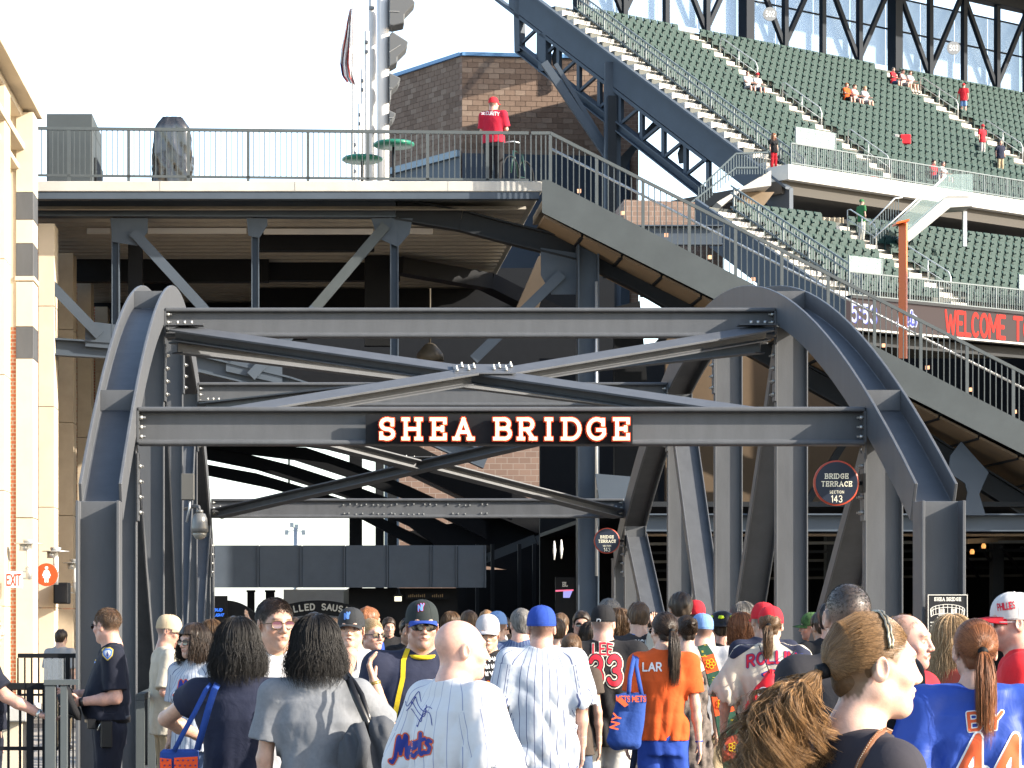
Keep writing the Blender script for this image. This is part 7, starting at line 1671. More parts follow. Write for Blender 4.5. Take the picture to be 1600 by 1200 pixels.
ribbon([P(536, 1052, 10.98), P(545, 1062, 10.85), P(556, 1090, 10.80), P(572, 1125, 10.78), P(578, 1150, 10.76)], .030, LEATHER, hb, 'strap'); ribbon([P(542, 1052, 10.98), P(553, 1066, 10.86), P(565, 1085, 10.82), P(574, 1115, 10.79), P(580, 1140, 10.77)], .022, LEATHER, hb, 'strap')
ribbon([P(560, 1130, 10.75), P(570, 1160, 10.72), P(563, 1200, 10.72)], .05, CANV, hb, 'drooping_sleeve', .02)
sh, el, wr, fd = W7.arm['R']; q = MB(); q.tube([wr-fd*.01, wr+fd*.004], .028, 12); q.build('bracelet', mat('gold_bangle', (.5, .33, .1), .3, metal=.7), W7.root, world=False)
DCAP = cloth('charcoal_cap', (.025, .027, .03))
M8 = figure('young man in dark cap and open white shirt facing the camera', 549, 954, 16.2, 188, near=True, hres=.004, build=.98, hair=('buzz', 'dark'), shirtmat=cloth('white_linen', (0.561, 0.561, 0.561)), sleeve=.95, pants=JEAN, skin=FAIR, cap=DCAP, mouth=.7, seed=8, neck=.088, arms={'L': DN(-1), 'R': DN(1)}, pitch=2)
# open collar: V of skin and two collar flaps
def vneck(p, z1=1.47, z0=1.26, w=.085, y=.10, collar=True, m=None):
    q = Prims(); q.cone(Vector((0, y-.015, z1))*p.k, Vector((0, y+.012, z0))*p.k, w*.62*p.k, .006*p.k, .01)
    v, f = q.mesh(.006*p.k); o = mk('open_chest', [(v, f)], [skinmat()], p.root, col=np.tile(np.array(FAIR)*.92, (len(v), 1)))
    if collar:
        for sx in (-1, 1):
            q = MB(); pts = [Vector((sx*.045, .02, 1.515)), Vector((sx*.080, .015, 1.50)), Vector((sx*.105, .085, 1.42)), Vector((sx*.050, .115, 1.37)), Vector((sx*.048, .075, 1.46))]
            q.poly([v*p.k for v in pts], Vector((0, .006, 0))); q.build('collar_flap', m or WHITEC, p.shirt, world=False, bevel=.002)
vneck(M8, m=_M['cloth_white_linen'])
def frontlogo(p, px, py, h, mats, txt='NY'):
    st = [[(0,0),(0,.8),(.4,.1),(.4,.9)],[(.35,1),(.55,.55),(.75,1)],[(.55,.55),(.55,.1)]]
    print_px(p, '', px, py, h, None, mats, obj=p.cap, strokes=([[(a-.38, b) for a, b in s] for s in st], 1), stroke=.17, outs=(.05, 0)[:len(mats)], name='cap_badge', res=.06)
frontlogo(M8, 542.5, 962, 10, [PLB])
W9 = figure('smiling blond woman in wraparound sunglasses behind the open white shirt man', 580, 968, 18.2, 152, sex='f', near=True, hres=.0045, headyaw=-8, hair=('pony', 'blond'), shirtmat=BLACKC, sleeve=.3, pants=JEAN, skin=PINK, glass={'wrap': True}, mouth=.8, seed=9)
M11 = figure('stocky man in navy shirt with yellow collar stripe, dark cap with blue brim', 659, 943, 13.6, 176, near=True, hres=.0035, build=1.24, belly=.08, hair=('buzz', 'dark'), shirtmat=cloth('navy_yellow', (.018, .022, .045)), sleeve=.9, pants=JEAN, skin=(.37, .21, .155), cap=cloth('black_green_cap', (.018, .024, .024)), capbrim=ROYAL, glass={'wrap': True, 'size': 1.15}, stub=.3, seed=10, loose=.026, arms={'L': DN(-1, .1, .2), 'R': DN(1, .1, .2)})
frontlogo(M11, 658, 949, 11, [PRED, PLB])
# yellow collar and stripe as sewn bands
k = M11.k; q = MB(); pts = [Vector((.083*math.cos(t), -.022+.083*math.sin(t), 1.486-.018*max(0, math.sin(t))))*k for t in np.linspace(0, 2*math.pi, 25)]; q.tube(pts, .0125*k, 6); q.build('collar_band', YELLOW, M11.shirt, world=False)
print_px(M11, '', 634, 1050, 88, None, [YELLOW], strokes=([[(.13, 1.03), (.04, .92), (-.04, .7), (-.05, .4), (-.13, .05), (-.2, -.3)]], 1), stroke=.085, name='stripe_band', res=.02, off=.005)
M12 = figure('bald man in an oversized white signed jersey, turned to the right', 716, 969, 9.9, 62, near=True, hres=.0035, build=1.12, belly=.06, hair=('bald', 'brown'), headyaw=12, shirtmat=PINW, sleeve=.9, hem=.74, pants=JEAN, skin=(.48, .28, .215), stub=.2, seed=12, loose=.045, fold=.013, arms={'L': ((-.3, -.1, -1), (-.05, .3, -1)), 'R': ((.25, .1, -1), (.05, .35, -1))})
print_px(M12, '', 641, 1166, 40, None, [PORANGE, PBLUE], strokes=([[(a*.95, b+a*.22) for a, b in s] for s in mets()[0]], 1), stroke=.135, outs=(.05, 0), name='script', res=.035)
rs_ = np.random.RandomState(4)
for i in range(5): 
    pts = [(t*1.2+.1*math.sin(i*3+t*9), .5+.45*math.sin(i*1.7+t*7)) for t in np.linspace(-.4, .5, 14)]
    print_px(M12, '', 645+i*4, 1092+i*8, 26, None, [PBLUE], strokes=([pts], 1), stroke=.045, name='autograph', res=.03, off=.0025)
M13 = figure('youth in pale cap and black lettered T-shirt behind the bald man', 762, 964, 17.8, 184, near=True, hres=.0045, build=.98, hair=('short', 'dark'), shirtmat=BLACKC, sleeve=.8, pants=JEAN, skin=FAIR, cap=cloth('pale_cap', (0.416, 0.400, 0.416)), seed=13, pitch=-6)
print_px(M13, 'LGM', 764, 1071, 11, 24, [PRED, YELLOW], outs=(.10, 0), stroke=.2)
for i in range(3): print_px(M13, '', 766+i*2, 1030+i*11, 7, None, [PWHITE], strokes=([[(a+.3*((a*7+i) % 2-.5), .1), (a, .9)] for a in (-1.6, -1.1, -.6, .0, .5, 1.0, 1.5)]+[[(-1.6, .9), (-1.1, .1)], [(.0, .5), (.5, .5)]], 1), stroke=.24, ang=.08, res=.07, name='print')
M16 = figure('bald headed man in a dark blue plaid shirt walking away', 813, 953, 20.5, 14, near=False, hres=.005, build=1.08, hair=('balding', 'grey'), shirtmat=stripemat('plaid', (.03, .05, .12), (.10, .14, .22), .03, .2), sleeve=1, pants=KHAKI, skin=PINK, seed=16)
M17 = figure('broad man in royal blue cap and blue pinstriped jersey seen from behind', 846, 951, 16.2, 4, near=True, hres=.0045, build=1.1, belly=.05, hair=('short', 'dark'), shirtmat=PIN, sleeve=.88, hem=.72, pants=JEAN, skin=PINK, cap=ROYAL, seed=18, loose=.04, fold=.012, arms={'R': ((.17, -.02, -1), (.03, .1, -1)), 'L': DN(-1)}, headscale=1.06)
print_px(M17, '', 844, 988, 4, None, [PWHITE], obj=M17.cap, strokes=([[(-.8, .5), (.8, .5)]], 1), stroke=.9, name='cap_badge'); print_px(M17, '', 845.2, 988, 2.6, None, [PRED], obj=M17.cap, strokes=([[(0, .5), (.7, .5)]], 1), stroke=.7, name='cap_badge', off=.006)
M19 = figure('heavy man in black jersey lettered LEE 33 and black cap, seen from behind', 943, 949, 18.6, 4, near=True, hres=.0045, build=1.22, belly=.08, hair=('buzz', 'grey'), headyaw=14, shirtmat=BLACKC, sleeve=.9, hem=.76, pants=cloth('pale_shorts', (.52, .52, .50)), skin=PINK, cap=BLACKC, glass=True, seed=19, loose=.045, fold=.010)
print_px(M19, 'LEE', 942, 1013.5, 17, 30, [PCREAM, PRED], outs=(.07, 0), stroke=.2, curve=.09, square=True, off=.004)
print_px(M19, '33', 945.5, 1047.5, 42, 47, [PCREAM, PBLACK, PRED], outs=(.09, .045, 0), stroke=.19, gap=.34, off=.004)
print_px(M19, 'P', 934, 972, 9, None, [PWHITE], obj=M19.cap, stroke=.17, name='cap_badge', shear=.2)
print_px(M19, '', 941, 998, 3.6, None, [PWHITE], strokes=([[(-.7, .5), (.7, .5)]], 1), stroke=.9, name='league_badge'); print_px(M19, '', 942.5, 998, 2.4, None, [PBLUE], strokes=([[(-.7, .5), (.2, .5)]], 1), stroke=.7, name='league_badge', off=.008)
M20 = figure('young man with short brown hair in a dark jersey lettered WRIGHT', 998, 944, 21.5, 3, hres=.0055, build=1.05, hair=('short', 'brown'), shirtmat=cloth('charcoal', (.035, .033, .036)), sleeve=.85, pants=JEAN, skin=FAIR, seed=20)
print_px(M20, 'WRIGHT', 1001, 1006, 12, 40, [PWHITE], stroke=.2, curve=.05); print_px(M20, '', 998, 1022, 6, None, [PLB], strokes=([[(-2.2, .5), (2.2, .5)]], 1), stroke=.55, name='number_edge'); print_px(M20, '', 998, 990.5, 4, None, [PLB], strokes=([[(-3.6, 1.1), (-2, .4), (0, .1), (2, .4), (3.6, 1.1)]], 1), stroke=.35, name='collar_line')
p = figure('man with wavy grey hair behind the black cap, turned right', 951, 938, 22.6, 40, hres=.0065, build=1.05, hair=('short', 'grey'), shirtmat=REDC, sleeve=.8, pants=JEAN, skin=PINK, glass=True, seed=21)
p = figure('woman with brown hair shading her eyes with a raised hand', 966, 955, 21.9, 60, sex='f', hres=.0065, hair=('long', 'brown'), shirtmat=BROWN, sleeve=.5, pants=JEAN, skin=FAIR, seed=22, arms={'R': ((.6, .5, -.1), (-.5, .1, 1.0)), 'L': DN(-1)})
W21 = figure('woman with a long dark ponytail in an orange T-shirt and blue shorts', 1037, 958, 17.0, 8, sex='f', near=True, hres=.0045, build=1.04, hair=('longpony', 'dark'), headyaw=-26, shirtmat=ORANGEC, sleeve=.72, hem=.90, pants=ROYAL, shorts=.42, skin=FAIR, glass={'size': 1.1}, seed=23, loose=.016, fold=.008, arms={'R': ((.14, .0, -1), (.10, .02, -1)), 'L': ((-.22, .0, -1), (-.05, .3, -1))}, headscale=1.05)
print_px(W21, 'LAR', 1019, 1042, 12, 28, [PWHITE], stroke=.22, name='lettering')
sh, el, wr, fd = W21.arm['R']; q = MB(); q.tube([wr-fd*.006, wr+fd*.004], .026, 12); q.build('wristband', ROYAL, W21.root, world=False)
TB = thing('blue_tote', 'large royal blue tote with orange trim on the orange T-shirt woman\'s shoulder', 'bag', P(975, 1125, 16.7))
q = Prims(); 
[q.cone(P(a, 1092, 16.74), P(b, 1158, 16.74), .030, .042, .05) for a, b in ((970, 958), (979, 967), (988, 976), (997, 986), (1003, 992))]
v, f = q.mesh(.009, warp=folds(.006, 5, 0)); mk('body', [(v-np.array(TB.location), f)], [BAGB], TB)
q = MB(); q.poly([P(962, 1085, 16.66), P(1009, 1085, 16.66), P(1010, 1099, 16.655), P(962, 1097, 16.655)], (0, -.005, 0)); q.build('blue_rim', BAGB, TB)
tbt = MB(); sign_text(tbt, 'METS METS', P(986, 1092, 16.645), (1, 0, 0), (0, 0, 1), .034, stroke=.24, width=.19, depth=.003); tbt.build('orange_lettering', PORANGE, TB)
q = MB(); q.poly([P(963, 1094, 16.64), P(971, 1090, 16.64), P(982, 1101, 16.64), P(976, 1105, 16.64)], (0, -.006, 0)); q.build('orange_tag', PORANGE, TB)
tbt = MB(); sign_text(tbt, 'NY', P(962, 1127, 16.63), (.25, 0, 1), (-1, 0, .25), .05, stroke=.2, width=.09, depth=.003); tbt.build('badge', PORANGE, TB)
ribbon([P(992, 1022, 17.0), P(989, 1035, 16.82), P(984, 1060, 16.72), P(982, 1088, 16.68)], .028, BAGB, TB, 'strap'); ribbon([P(996, 1020, 17.0), P(994, 1040, 16.83), P(998, 1062, 16.74), P(1003, 1088, 16.69)], .028, BAGB, TB, 'strap')
M22 = figure('very tall man with cropped dark hair rising above the crowd', 1063, 928, 21.3, 5, hres=.0055, build=1.0, hair=('short', 'dark'), shirtmat=CREAMC, sleeve=.9, pants=JEAN, skin=TAN_, seed=24, H=1.90)
p = figure('person in red cap half hidden behind the very tall man', 1086, 941, 24, 20, hres=.008, hair=('short', 'black'), shirtmat=REDC, sleeve=.9, pants=JEAN, skin=DARKS, cap=REDC, seed=25)
W24 = figure('woman with pinned up dark hair and a grey patterned strapless sundress', 1072, 963, 19.0, 6, sex='f', near=False, hres=.0055, res=.008, build=1.1, hair=('updo', 'dark'), shirtmat=None, pants=None, skin=(.42, .26, .195), seed=26, arms={'R': DN(1), 'L': DN(-1)})
k = W24.k; s = Prims(); s.stack([(z*k, x*k, y*k, c*k) for z, x, y, c in ((.30, .25, .20, 0), (.6, .22, .17, 0), (.9, .19, .14, 0), (1.06, .15, .115, 0), (1.2, .16, .12, 0), (1.33, .165, .115, -.01))], .02)
o = mk('sundress', [s.mesh(.012, warp=folds(.012, 4, 0))], [mat('grey_print_fabric', (.12, .10, .09), .9, var=.6, vs=22, bump=.2)], W24.root)
for sx in (-1, 1): q = MB(); q.tube([Vector((sx*.07, -.10, 1.33))*k, Vector((sx*.055, -.085, 1.43))*k, Vector((sx*.05, -.02, 1.475))*k], .003, 5); q.build('dress_strap', BLACKC, W24.root, world=False)
PB = thing('patchwork_bag', 'long dark green patchwork shoulder bag with yellow flowers on orange squares', 'bag', P(1130, 1100, 18.6))
GCAN = mat('dark_green_canvas', (.02, .07, .045), .85, bump=.3)
pts = [(1098, 1008), (1106, 1024), (1114, 1050), (1124, 1085), (1133, 1115), (1141, 1150), (1150, 1185), (1158, 1215), (1160, 1280)]; wds = [14, 18, 19, 24, 30, 34, 40, 46, 50]
for i in range(len(pts)-1):
    (x0, y0), (x1, y1) = pts[i], pts[i+1]; a, b = wds[i]/2, wds[i+1]/2; m_ = BAGO if i in (1, 3, 5) else GCAN
    q = MB(); q.poly([P(x0-a, y0+a*.3, 18.55), P(x0+a, y0-a*.3, 18.55), P(x1+b, y1-b*.3, 18.55), P(x1-b, y1+b*.3, 18.55)], (0, .05, 0)); q.build('patch', m_ if i != 5 else mat('rust_patch', (.30, .05, .025), .85), PB)
    q = MB(); cx, cy = (x0+x1)/2, (y0+y1)/2
    if i in (1, 3, 5):
        for t in range(5): c = P(cx+5*math.cos(t*1.257), cy+5*math.sin(t*1.257), 18.545); q.tube([c+Vector((.014*math.cos(u), -.003, .014*math.sin(u))) for u in np.linspace(0, 6.28, 9)], .0035, 4)
    else:
        for t in range(7): c = P(cx+random.uniform(-a*.7, a*.7), cy+random.uniform(-12, 12), 18.54); q.box(c+Vector((-.008, -.004, -.002)), c+Vector((.008, 0, .002)))
    q.build('embroidery', YELLOW, PB, kind='stuff')
p = figure('person in pale blue cap and bright white T-shirt with back turned', 1096, 962, 20.0, 12, hres=.0055, build=1.15, hair=('short', 'dark'), shirtmat=WHITEC, sleeve=.9, pants=KHAKI, skin=PINK, cap=LBLUE, seed=27, loose=.04)
M26 = figure('man in dark jacket under a black novelty fire helmet with yellow reflectors', 1128, 966, 23.5, 350, hres=.008, hair=('short', 'dark'), shirtmat=BLACKC, sleeve=1, pants=JEAN, skin=PINK, seed=28)
HT = thing('fire_helmet', 'black wide-brimmed fire helmet with lime yellow reflective patches', 'helmet', M26.root.location+Vector((0, 0, 1.64)))
q = MB(); hcw = Vector(M26.root.location)+Vector((0, 0, M26.hc.z+.05)); q.lathe([(.20, -.015), (.205, -.005), (.12, .015), (.115, .05), (.09, .11), (.03, .135)], hcw, 20); q.build('shell', mat('helmet_black', (.012, .012, .015), .3), HT)
q = MB(); 
for t in range(6): a = t*1.047+.3; c = hcw+Vector((.108*math.cos(a), .108*math.sin(a), .07)); q.lathe([(.022, -.01), (.03, 0), (.02, .02)], c, 6)
q.build('reflector', mat('lime_reflector', (.55, .75, .02), .4), HT, kind='stuff')
p = figure('woman with long auburn hair held by a white clip, blue top', 1158, 962, 20.5, 3, sex='f', near=True, hres=.0055, build=1.0, hair=('long', 'auburn'), shirtmat=LBLUE, sleeve=.3, pants=JEAN, skin=FAIR, seed=29)
q = MB(); c = Vector(p.hc)+p.R@Vector((.02, -.12, .055)); q.box(c-Vector((.03, .008, .006)), c+Vector((.03, .008, .006))); q.build('hair_clip', WHITEC, p.root, world=False)
p = figure('person with untidy brown grey hair beyond the auburn haired woman', 1162, 945, 24, 30, hres=.008, hair=('long', 'grey'), shirtmat=LGREY, sleeve=.9, pants=JEAN, skin=PINK, seed=30)
p = figure('man in backward red cap just left of the ponytailed red cap girl', 1193, 945, 19.4, 350, hres=.005, near=True, build=1.05, hair=('short', 'grey'), shirtmat=NAVYC, sleeve=.9, pants=JEAN, skin=TAN_, cap=REDC, seed=31)
W30 = figure('girl in red cap and cream jersey lettered ROLLINS with a red drawstring bag', 1216, 951, 17.3, 12, sex='f', near=True, hres=.0045, build=1.1, hair=('pony', 'brown'), headyaw=6, shirtmat=CREAMC, sleeve=.9, hem=.74, pants=KHAKI, skin=FAIR, cap=REDC, seed=32, loose=.055, fold=.014, arms={'L': ((-.45, .0, -1), (-.1, .4, -1)), 'R': DN(1)})
W30.root.location.x -= .05
print_px(W30, 'ROLLINS', 1213, 1027, 17, 88, [PBLUE, PRED], outs=(.05, 0), stroke=.22, curve=.05, gap=.3)
print_px(W30, '11', 1216, 1062, 24, 34, [PBLUE, PRED], outs=(.06, 0), stroke=.25)
for sx, (xa, xb) in ((-1, (1150, 1178)), (1, (1228, 1256))):
    print_px(W30, '', (xa+xb)/2, 1006 if sx < 0 else 1008, 14, None, [NAVYC], strokes=([[(-1.1*-sx*-1, -.6), (1.0*-sx*-1, .9)]] if 0 else [[(-1.3, -.7), (1.2, 1.0)]] if sx < 0 else [[(-1.2, 1.0), (1.3, -.5)]], 1), stroke=.95, name='shoulder_panel', res=.06)
DB = thing('drawstring_bag', 'crimson drawstring backpack with white print on the lettered jersey', 'bag', P(1205, 1090, 17.05))
q = Prims(); q.ell(P(1200, 1088, 17.03), (.115, .045, .12)); q.ell(P(1186, 1108, 17.03), (.09, .04, .09), None, .05); q.cone(P(1205, 1050, 17.08), P(1200, 1075, 17.05), .02, .05, .05)
v, f = q.mesh(.009, warp=folds(.009, 2, 0)); db = mk('body', [(v-np.array(DB.location), f)], [cloth('crimson_nylon', (.55, .012, .02), .5)], DB)
for a, b in (((1186, 1008), (1203, 1052)), ((1243, 1016), (1209, 1052))): q = MB(); q.tube([P(*a, 17.14), P((a[0]+b[0])/2, (a[1]+b[1])/2, 17.05), P(*b, 17.04)], .004, 5); q.build('cord', BLACKC, DB)
class _Q: pass
_q = _Q(); _q.root = DB; _q.k = 1.0
print_px(_q, '', 1193, 1083, 18, None, [PWHITE], obj=db, Y=17.05, strokes=([arc(0, .5, .45, .5, 0, 360, 16), [(-.3, .3), (.1, .8)], [(-.1, .1), (.3, .6)], [(-.3, .6), (.3, .3)]], 1), stroke=.09, name='emblem')
print_px(_q, 'SC', 1187, 1101, 7, 11, [PWHITE], obj=db, Y=17.05, stroke=.22, ang=.2, res=.07); print_px(_q, '', 1177, 1103, 6, None, [PWHITE], obj=db, Y=17.05, strokes=([[(-.2, .2), (.2, .2), (.2, .8), (-.2, .8), (-.2, .2)]], 1), stroke=.25, name='emblem')
p = figure('man in bright orange shirt and green camouflage cap looking left', 1270, 960, 24.5, 292, hres=.0065, build=1.15, hair=('short', 'grey'), shirtmat=BORANGE, sleeve=.9, pants=JEAN, skin=PINK, cap=mat('camo_cap', (.05, .11, .035), .9, var=.7, vs=22), seed=33)
p = figure('person in mustard shirt between the orange shirt and the cropped head', 1284, 958, 21.5, 0, hres=.0065, hair=('short', 'dark'), shirtmat=MUST, sleeve=.9, pants=JEAN, skin=TAN_, seed=34)
M33 = figure('man with closely cropped dark hair in a black T-shirt, tall, seen from behind', 1325, 912, 9.6, 355, near=True, hres=.004, build=1.06, hair=('buzz', 'black'), shirtmat=cloth('soft_black', (.020, .020, .025)), sleeve=.9, pants=JEAN, skin=(.34, .20, .145), seed=35, fold=.012, headscale=1.02)
M35 = figure('balding man with open mouth in a red PHILADELPHIA T-shirt', 1413, 960, 10.9, 128, near=True, hres=.0035, build=1.18, belly=.08, hair=('balding', 'lbrown'), headyaw=-6, shirtmat=REDC, sleeve=.8, pants=JEAN, skin=(.45, .265, .205), mouth=1.5, stub=.2, seed=36)
print_px(M35, 'PHILADELPHIA', 1459, 1077, 6.5, 32, [PWHITE], stroke=.22, ang=.25, res=.07); print_px(M35, 'PHILLIES', 1458, 1091, 13, 32, [PWHITE, PLB], outs=(.06, 0), stroke=.2, ang=.15, res=.06)
W36 = figure('girl with auburn ponytail in a royal blue jersey lettered BAY 44', 1524, 970, 9.4, 4, sex='f', near=True, hres=.0035, build=1.2, hair=('longpony', 'auburn'), headyaw=-4, shirtmat=cloth('shiny_royal', (.022, .062, .33), .55), sleeve=.9, hem=.74, pants=JEAN, skin=(.46, .28, .21), seed=37, loose=.045, fold=.013, neck=.105, headscale=1.02)
print_px(W36, 'B', 1523, 1127, 26, 17, [PWHITE, PORANGE], outs=(.06, 0), stroke=.19, ang=.10); print_px(W36, 'A', 1538, 1127, 26, 17, [PWHITE, PORANGE], outs=(.06, 0), stroke=.19); print_px(W36, 'Y', 1556, 1125, 26, 17, [PWHITE, PORANGE], outs=(.06, 0), stroke=.19, ang=-.06)
print_px(W36, '44', 1549, 1192, 76, 92, [PWHITE, PORANGE], outs=(.05, 0), stroke=.2, gap=.35)
M37 = figure('grey bearded man in white and red cap, mirrored sunglasses and red shirt, facing left', 1587, 932, 11.8, 283, near=True, hres=.004, build=1.22, belly=.09, hair=('short', 'grey'), headyaw=-12, shirtmat=cloth('bright_red', (.60, .022, .03)), sleeve=.9, pants=JEAN, skin=(.40, .225, .17), cap=cloth('white_cap', (0.528, 0.512, 0.496)), capbrim=REDC, glass={'lens': mat('mirror_blue', (.25, .40, .55), .08, metal=.7), 'frame': WHITEC}, stub=.5, seed=38, captilt=.0)
print_px(M37, 'PHILLIES', 1572, 947, 10, 26, [PRED], obj=M37.cap, stroke=.24, ang=.15, res=.06, name='cap_lettering')
p = figure('woman with windblown blond hair in a brick red top near the plaque', 1490, 968, 13.2, 60, sex='f', hres=.005, near=True, build=1.1, hair=('long', 'blond'), shirtmat=cloth('brick', (.34, .06, .04)), sleeve=.8, pants=JEAN, skin=PINK, seed=39)
p = figure('man in red shirt partly cut off at the right edge of the walkway', 1668, 950, 10.5, 290, hres=.006, build=1.3, belly=.08, hair=('short', 'dark'), shirtmat=_M['cloth_bright_red'], sleeve=.9, pants=JEAN, skin=PINK, seed=40)
# front woman
W34 = figure('young woman in profile with headband and curly brown ponytail nearest to the camera', 1354, 962, 5.45, 78, sex='f', near=True, hres=.0026, build=1.02, hair=('curlpony', 'lbrown'), headyaw=4, shirtmat=cloth('dark_heather', (.028, .026, .034)), sleeve=.9, pants=JEAN, skin=(.52, .33, .25), seed=41, neck=.082, fold=.006, loose=.014, headscale=.97)
q = MB(); pts = [Vector(W34.hc)+W34.R@(Vector((.0875*math.sin(t), .012, .030+.0985*math.cos(t)))*W34.hs) for t in np.linspace(-1.45, 1.45, 30)]
L = [q_.copy() for q_ in pts]; 
for s_ in (-1, 1): q.tube([v+W34.R@Vector((0, .0035*s_+.0015*math.sin(i*1.9+s_), .0015*math.cos(i*1.9*s_)))  for i, v in enumerate(pts)], .0030, 6)
q.build('headband', mat('metallic_braid', (.30, .27, .20), .35, metal=.6), W34.root, world=False)
BB = thing('shoulder_strap_bag', 'tan leather bag strap with pale stitching across the nearest woman\'s shoulder', 'bag', P(1360, 1180, 5.35))
# strap goes over her near shoulder
def on_shirt(p, px, py, lift=.004):
    me = p.shirt.data; 
    if not getattr(p, 'bv', None): p.bv = BVHTree.FromPolygons([v.co.copy() for v in me.vertices], [tuple(f.vertices) for f in me.polygons])
    c = P(px, py, p.root.location.y); o = to_local(p, (0, 0, CAMZ)); d = (to_local(p, c)-o).normalized(); h = p.bv.ray_cast(o, d, 40)
    if h[0] is None: return None
    w = h[0]-d*lift; return Matrix.Rotation(p.root.rotation_euler[2], 3, 'Z') @ w+Vector(p.root.location)
pp = [on_shirt(W34, *xy) for xy in ((1392, 1147), (1384, 1143), (1375, 1148), (1365, 1160), (1355, 1176), (1347, 1190), (1341, 1205), (1338, 1225))]; pp = [v for v in pp if v is not None]
if len(pp) > 2:
    LTH = mat('tan_leather', (.18, .07, .025), .45, var=.15, vs=30)
    ribbon(pp, .019, LTH, BB, 'strap', .005)
    q = MB()
    for i in range(len(pp)-1):
        for t in np.arange(0, 1, .22):
            c = pp[i].lerp(pp[i+1], t); d = (pp[i+1]-pp[i]).normalized(); s_ = d.cross(Vector((0, 1, 0))).normalized()
            for e in (-.0075, .0075): q.tube([c+s_*e+Vector((0, -.0035, 0)), c+s_*e+d*.003+Vector((0, -.0035, 0))], .0005, 4)
    q.build('stitching', PCREAM, BB, kind='stuff')
q = MB(); q.box(P(1325, 1330, 5.3), P(1375, 1430, 5.36)); q.build('pouch', _M.get('tan_leather', LEATHER), BB, bevel=.01)
# --- more distant people filling the bridge ---
far = [
 (95, 985, 33, 20, 'white shirted man beyond the black fence at the left', LGREY, 'dark', None), (318, 972, 24, 330, 'person in sky blue cap behind the striped jersey woman', NAVYC, 'brown', LBLUE), (372, 966, 27, 200, 'person lifting a hand to shade the face near the blue neon', BROWN, 'brown', None),
 (583, 951, 22.5, 65, 'sunlit ginger man looking right with a blue and orange striped top', ROYAL, 'auburn', None), (524, 969, 30, 180, 'small child faced spectator lit in the gap beside the dark cap', BROWN, 'brown', None), (338, 990, 21.5, 40, 'brown haired person just behind the bob haired woman', BROWN, 'brown', None),
 (710, 959, 29, 10, 'curly haired woman far along the bridge', BROWN, 'brown', None), (738, 956, 27, 5, 'brown haired man far along the bridge, left of the lavender cap', BLACKC, 'brown', None), (754, 955, 31, 5, 'person with light brown hair beyond the pale cap', LGREY, 'lbrown', None), (775, 958, 23, 15, 'man in periwinkle cap and lilac grey shirt', LGREY, 'dark', LBLUE),
 (881, 960, 26, 25, 'man in sunlit cream shirt beyond the pinstriped jersey', WHITEC, 'brown', None), (907, 957, 25, 184, 'man in sunglasses facing the camera between two caps', BLACKC, 'dark', None), (913, 975, 20.5, 8, 'child in a plain light blue hat', BROWN, 'dark', LBLUE), (868, 968, 22, 5, 'man in dark shirt whose bare arm shows beside the pinstripes', BLACKC, 'brown', None),
 (1044, 962, 23, 340, 'person in dark knit hat behind the long ponytail', BLACKC, 'black', BLACKC), (1020, 958, 30, 0, 'dark haired person half hidden by the lettered jersey', NAVYC, 'dark', None), (1230, 958, 28, 0, 'distant head over the red cap girl', LGREY, 'brown', None), (1305, 945, 19, 10, 'dark haired man hidden behind the cropped head', BLACKC, 'black', None),
 (455, 966, 30, 190, 'distant spectator beneath the arched sausage sign', REDC, 'dark', None), (612, 966, 33, 170, 'distant spectator in the dark bay left of the yellow collar', BLACKC, 'dark', None), (694, 968, 35, 0, 'distant head right of the yellow collar man', LGREY, 'brown', None), (1345, 962, 30, 0, 'distant head to the right of the cropped head', NAVYC, 'brown', None), (790, 966, 38, 0, 'most distant head before the dark wall', BROWN, 'dark', None), (1140, 956, 31, 10, 'distant head between the white T-shirt and auburn hair', WHITEC, 'dark', None),
 (1248, 966, 33, 5, 'distant head left of the orange shirt', BROWN, 'brown', None), (480, 963, 36, 180, 'distant person in cap under the sausage sign', WHITEC, 'dark', BLACKC), (640, 968, 25, 190, 'distant dark clad person left of the blue brimmed cap', BLACKC, 'black', None), (850, 962, 35, 0, 'distant dark head above the royal blue cap', BLACKC, 'dark', None), (1180, 962, 28, 0, 'distant dark head between auburn hair and red cap', NAVYC, 'dark', None), (1395, 968, 27, 0, 'distant head beside the balding man', BROWN, 'dark', None)]
for i, (px, py, Y, yw, lab, sm2, hc2, cp) in enumerate(far):
    sx_ = 'f' if ('woman' in lab or 'child' in lab) else 'm'; kid = 'child in' in lab
    fa = {'L': DN(-1), 'R': DN(1)}
    if 'lifting' in lab: fa = {'L': ((-.5, .6, .2), (.6, .0, 1)), 'R': DN(1)}
    ip = figure(lab, px, py, Y, yw, sex=sx_, hres=.008, res=.016, hair=('short' if sx_ == 'm' else 'long', hc2), shirtmat=sm2, sleeve=.8, pants=JEAN if i % 2 else KHAKI, skin=[FAIR, LIGHT, TAN_, PINK][i % 4], cap=cp, seed=60+i, hands=(i == 2), arms=fa, glass=('sunglasses' in lab) or None)
    ip.root.rotation_euler[0] = math.sin(i*2.3)*.03; ip.root.rotation_euler[1] = math.sin(i*1.7)*.035
# bun for the brown haired girl
p = figure('girl with brown hair in a low bun in front of the plaid shirt', 893, 991, 18.3, 8, sex='f', near=True, hres=.0055, hair=('bun', 'brown'), shirtmat=BROWN, sleeve=.5, pants=JEAN, skin=FAIR, seed=95)
